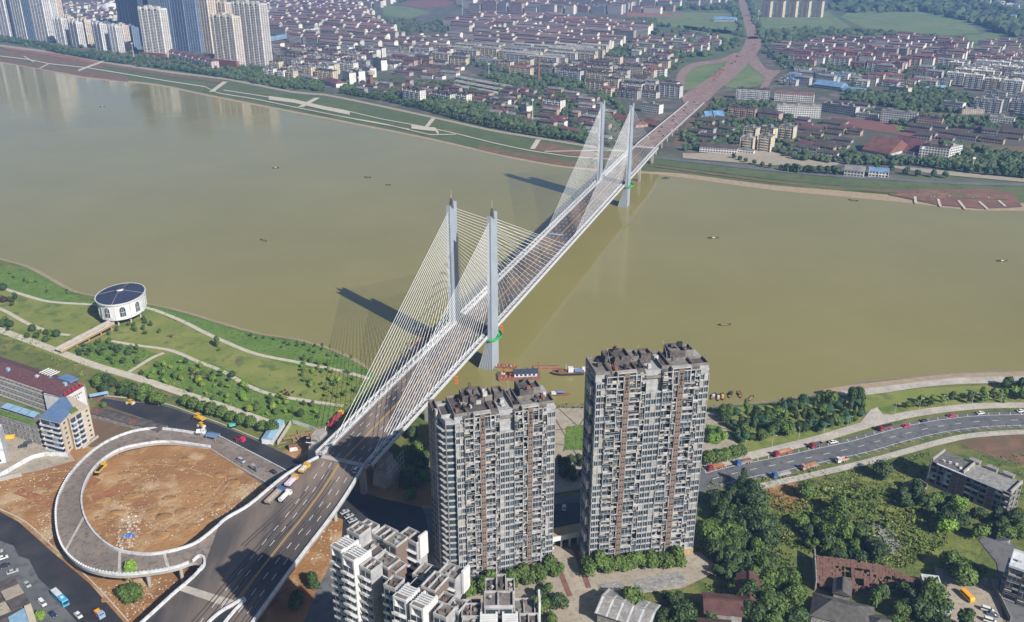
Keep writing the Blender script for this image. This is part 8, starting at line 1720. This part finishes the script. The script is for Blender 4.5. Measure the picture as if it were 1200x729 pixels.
for s in (-1, 1): b = MB('rust'); b.box(-8.5, s * 1.7 - .06, .7, 8.5, s * 1.7 + .06, 1.5); b.build('side_rail', t)
t = thing('tug_boat', 'dark hulled work boat with white wheelhouse and blue tarpaulin', 'boat', tuple(at(666, 438, 0)), 3.2)
b = MB(['rust', 'black']); P_ = [(-9, -2.6), (5, -2.8), (9, -1.4), (10.5, 0), (9, 1.4), (5, 2.8), (-9, 2.6)]; b.prism(P_, -.2, 1.5, 1, 0, 1.06); b.build('hull', t)
b = MB('white_paint'); b.box(-3, -1.6, 1.6, .2, 1.6, 4.4); b.build('wheelhouse', t); b = MB('glass'); b.box(-2.9, -1.68, 3, .1, -1.6, 4); b.build('window', t); b = MB('blue_roof'); b.gable(-8.4, -2, -4, 2, 2.4, .8, 0, .2); b.build('tarpaulin', t); b = MB('rust'); b.box(3, -1.6, 1.6, 6.5, 1.6, 3.4); b.build('forward_winch', t); b = MB('steel'); b.tube((1.5, 0, 1.5), (1.5, 0, 7), .12, 5); b.build('mast', t)
t = thing('white_launch', 'long slim white launch tied beyond the blue tarpaulin', 'boat', tuple(at(684, 434.5, 0)), 3.1); b = MB('white_paint'); b.prism([(-7, -1.2), (5, -1.3), (8, 0), (5, 1.3), (-7, 1.2)], -.2, 1.1, 0, 0, 1.05); b.build('hull', t); b = MB('white'); b.box(-5, -.9, 1.1, 1, .9, 2.6); b.build('cabin', t); b = MB('glass'); b.box(-4.6, -.98, 1.6, .6, -.9, 2.2); b.build('window', t)
t = thing('blue_boat', 'small boat with bright blue canopy left of the plaza', 'boat', tuple(at(655, 463, 0)), 0); b = MB('rust'); b.prism([(-5, -1.2), (4.5, -1.2), (6.5, 0), (4.5, 1.2), (-5, 1.2)], -.2, .9, 0, 0, 1.08); b.build('hull', t); b = MB('blue_roof'); b.gable(-1.5, -1.2, 3.5, 1.2, 2.4, .5, 0, .1); b.build('canopy', t); b = MB('white_paint'); b.box(-4.5, -1, .9, -1.6, 1, 2.2); b.build('cabin', t)
# dock and platform beneath the bridge on the left
A, B = at(430, 482, 2), at(500, 396, 2); dv = B - A; t = thing('construction_trestle', 'long brown temporary trestle deck beside the bridge with equipment piles', 'trestle', tuple(at(465, 440, 0)), math.atan2(dv.y, dv.x)); L = dv.length
b = MB('wood'); b.box(-L / 2, -4, 2.6, L / 2, 4, 3.1); b.build('deck', t)
for i in range(int(L / 9)):
    for y in (-3.2, 3.2): b = MB('rust'); b.tube((-L / 2 + 4 + i * 9, y, -2), (-L / 2 + 4 + i * 9, y, 2.6), .4, 6); b.build('pile', t)
for i in range(22): b = MB(['wood', 'rust', 'steel', 'path'][i % 4]); b.rbox(-L / 2 + 5 + i * (L - 10) / 22, -2 + (i * 1.3) % 4, 3.1, 3.2, 1.1, .8, .2 * i); b.build('equipment', t)
t = thing('pier_platform', 'dark platform deck with timber frames at left pylon foot', 'platform', tuple(at(500, 402, 0)), math.atan2(dv.y, dv.x)); b = MB('roof_dark'); b.box(-13, -7, 1.5, 13, 7, 2.2); b.build('deck', t)
for i in range(16): b = MB(['wood', 'wood', 'rust'][i % 3]); b.rbox(-11 + i * 1.4, 2 + (i * .9) % 4, 2.2, 4, .4, 1.2, .6 + (i % 2)); b.build('timber_frame', t)
for i in range(6): b = MB('rust'); b.tube((-12 + i * 4.8, -6, -2), (-12 + i * 4.8, -6, 1.5), .5, 6); b.build('pile', t)
# loose things: rubble on the bare earth, blue sheet, people on the paths
rb = MB(['rubble'])
def rub(poly, n, s0, s1, z=GZ):
    xs = [q[0] for q in poly]; ys = [q[1] for q in poly]
    for _ in range(n):
        x, y = rd.uniform(min(xs), max(xs)), rd.uniform(min(ys), max(ys))
        if inpoly(x, y, poly): p = at(x, y, z); s = rd.uniform(s0, s1); rb.rbox(p.x, p.y, z + .05, s, s * rd.uniform(.5, 1), s * .5, rd.uniform(0, 3), 0, .6)
rub([(140, 610), (160, 598), (166, 612), (158, 642), (135, 645), (138, 625)], 260, .3, 1.3); rub([(110, 600), (150, 540), (230, 530), (300, 570), (260, 610), (170, 645), (110, 625)], 1100, .15, .7)
rub([(230, 612), (270, 585), (305, 562), (318, 575), (270, 612)], 420, .3, 1.1); rub([(0, 560), (80, 540), (140, 500), (95, 540), (68, 600), (60, 640), (0, 590)], 1000, .15, .8); rub([(40, 590), (60, 610), (62, 636), (48, 620)], 100, .3, .9)
rub([(115, 690), (150, 680), (215, 676), (190, 700), (150, 729)], 400, .2, .8); rub([(370, 620), (398, 612), (388, 650), (360, 690)], 200, .3, 1.3); rub([(1010, 606), (1045, 608), (1070, 640), (1040, 662), (1020, 640)], 160, .3, 1.1); rub([(960, 570), (1000, 560), (1010, 575), (975, 590)], 60, .3, 1); rub([(355, 700), (395, 610), (370, 650)], 80, .5, 1.4)
rub([(1085, 224), (1180, 222), (1190, 232), (1090, 232)], 70, .6, 1.8, 3); rub([(840, 640), (930, 610), (935, 630)], 60, .5, 1.3)
rb.build('rubble', kind='stuff')
hp = MB('dirt_heap'); mk('dirt_heap', (.36, .205, .085), .95, c2=(.26, .14, .055), scale=.3, bump=.8, bscale=1.5)
def heaps(poly, n, r0, r1, m):
    xs = [q[0] for q in poly]; ys = [q[1] for q in poly]
    for _ in range(n):
        x, y = rd.uniform(min(xs), max(xs)), rd.uniform(min(ys), max(ys))
        if inpoly(x, y, poly): p = at(x, y, GZ); r = rd.uniform(r0, r1); m.ico((p.x, p.y, GZ + .02), (r, r * rd.uniform(.5, 1), r * rd.uniform(.05, .12)), 0, 2, .08, rd)
heaps([(110, 600), (135, 560), (160, 540), (230, 535), (295, 570), (262, 605), (170, 640), (115, 622)], 120, 1.2, 4.5, hp); heaps([(0, 560), (80, 540), (140, 505), (80, 560), (62, 620), (30, 600)], 60, 1, 3.5, hp); heaps([(372, 640), (398, 615), (385, 660), (360, 690)], 20, 1, 3, hp); heaps([(100, 690), (215, 678), (150, 735)], 40, .8, 2.5, hp); heaps([(890, 575), (945, 570), (930, 596)], 14, .8, 2.5, hp)
hp.build('soil_heaps', kind='stuff', smooth_=True)
t = thing('blue_tarpaulin', 'crumpled bright blue sheet lying on white rubble inside the loop', 'tarpaulin', tuple(at(150, 628, 4.2)), .1); b = MB('tarp_blue'); mk('tarp_blue', (.03, .16, .55), .5); g = [[(x * 1.3 - 2.6 + (y % 2) * .3, y * 1.1 - 1.6, .15 + .25 * ((x * 7 + y * 3) % 4) / 3) for x in range(5)] for y in range(4)]
for y in range(3):
    for x in range(4): b.face([g[y][x], g[y][x + 1], g[y + 1][x + 1], g[y + 1][x]])
b.build('sheet', t)
finish_labels()
for o in SC.objects:
    if 'label' in o.keys() and len(o['label'].split()) > 16:
        for w_ in ('single-storey ', 'two-storey ', 'three-storey ', 'four-storey ', 'old '):
            if len(o['label'].split()) > 16: o['label'] = o['label'].replace(w_, '')
for o in SC.objects:
    if '_w' in o.keys(): del o['_w']
bpy.context.view_layer.update()
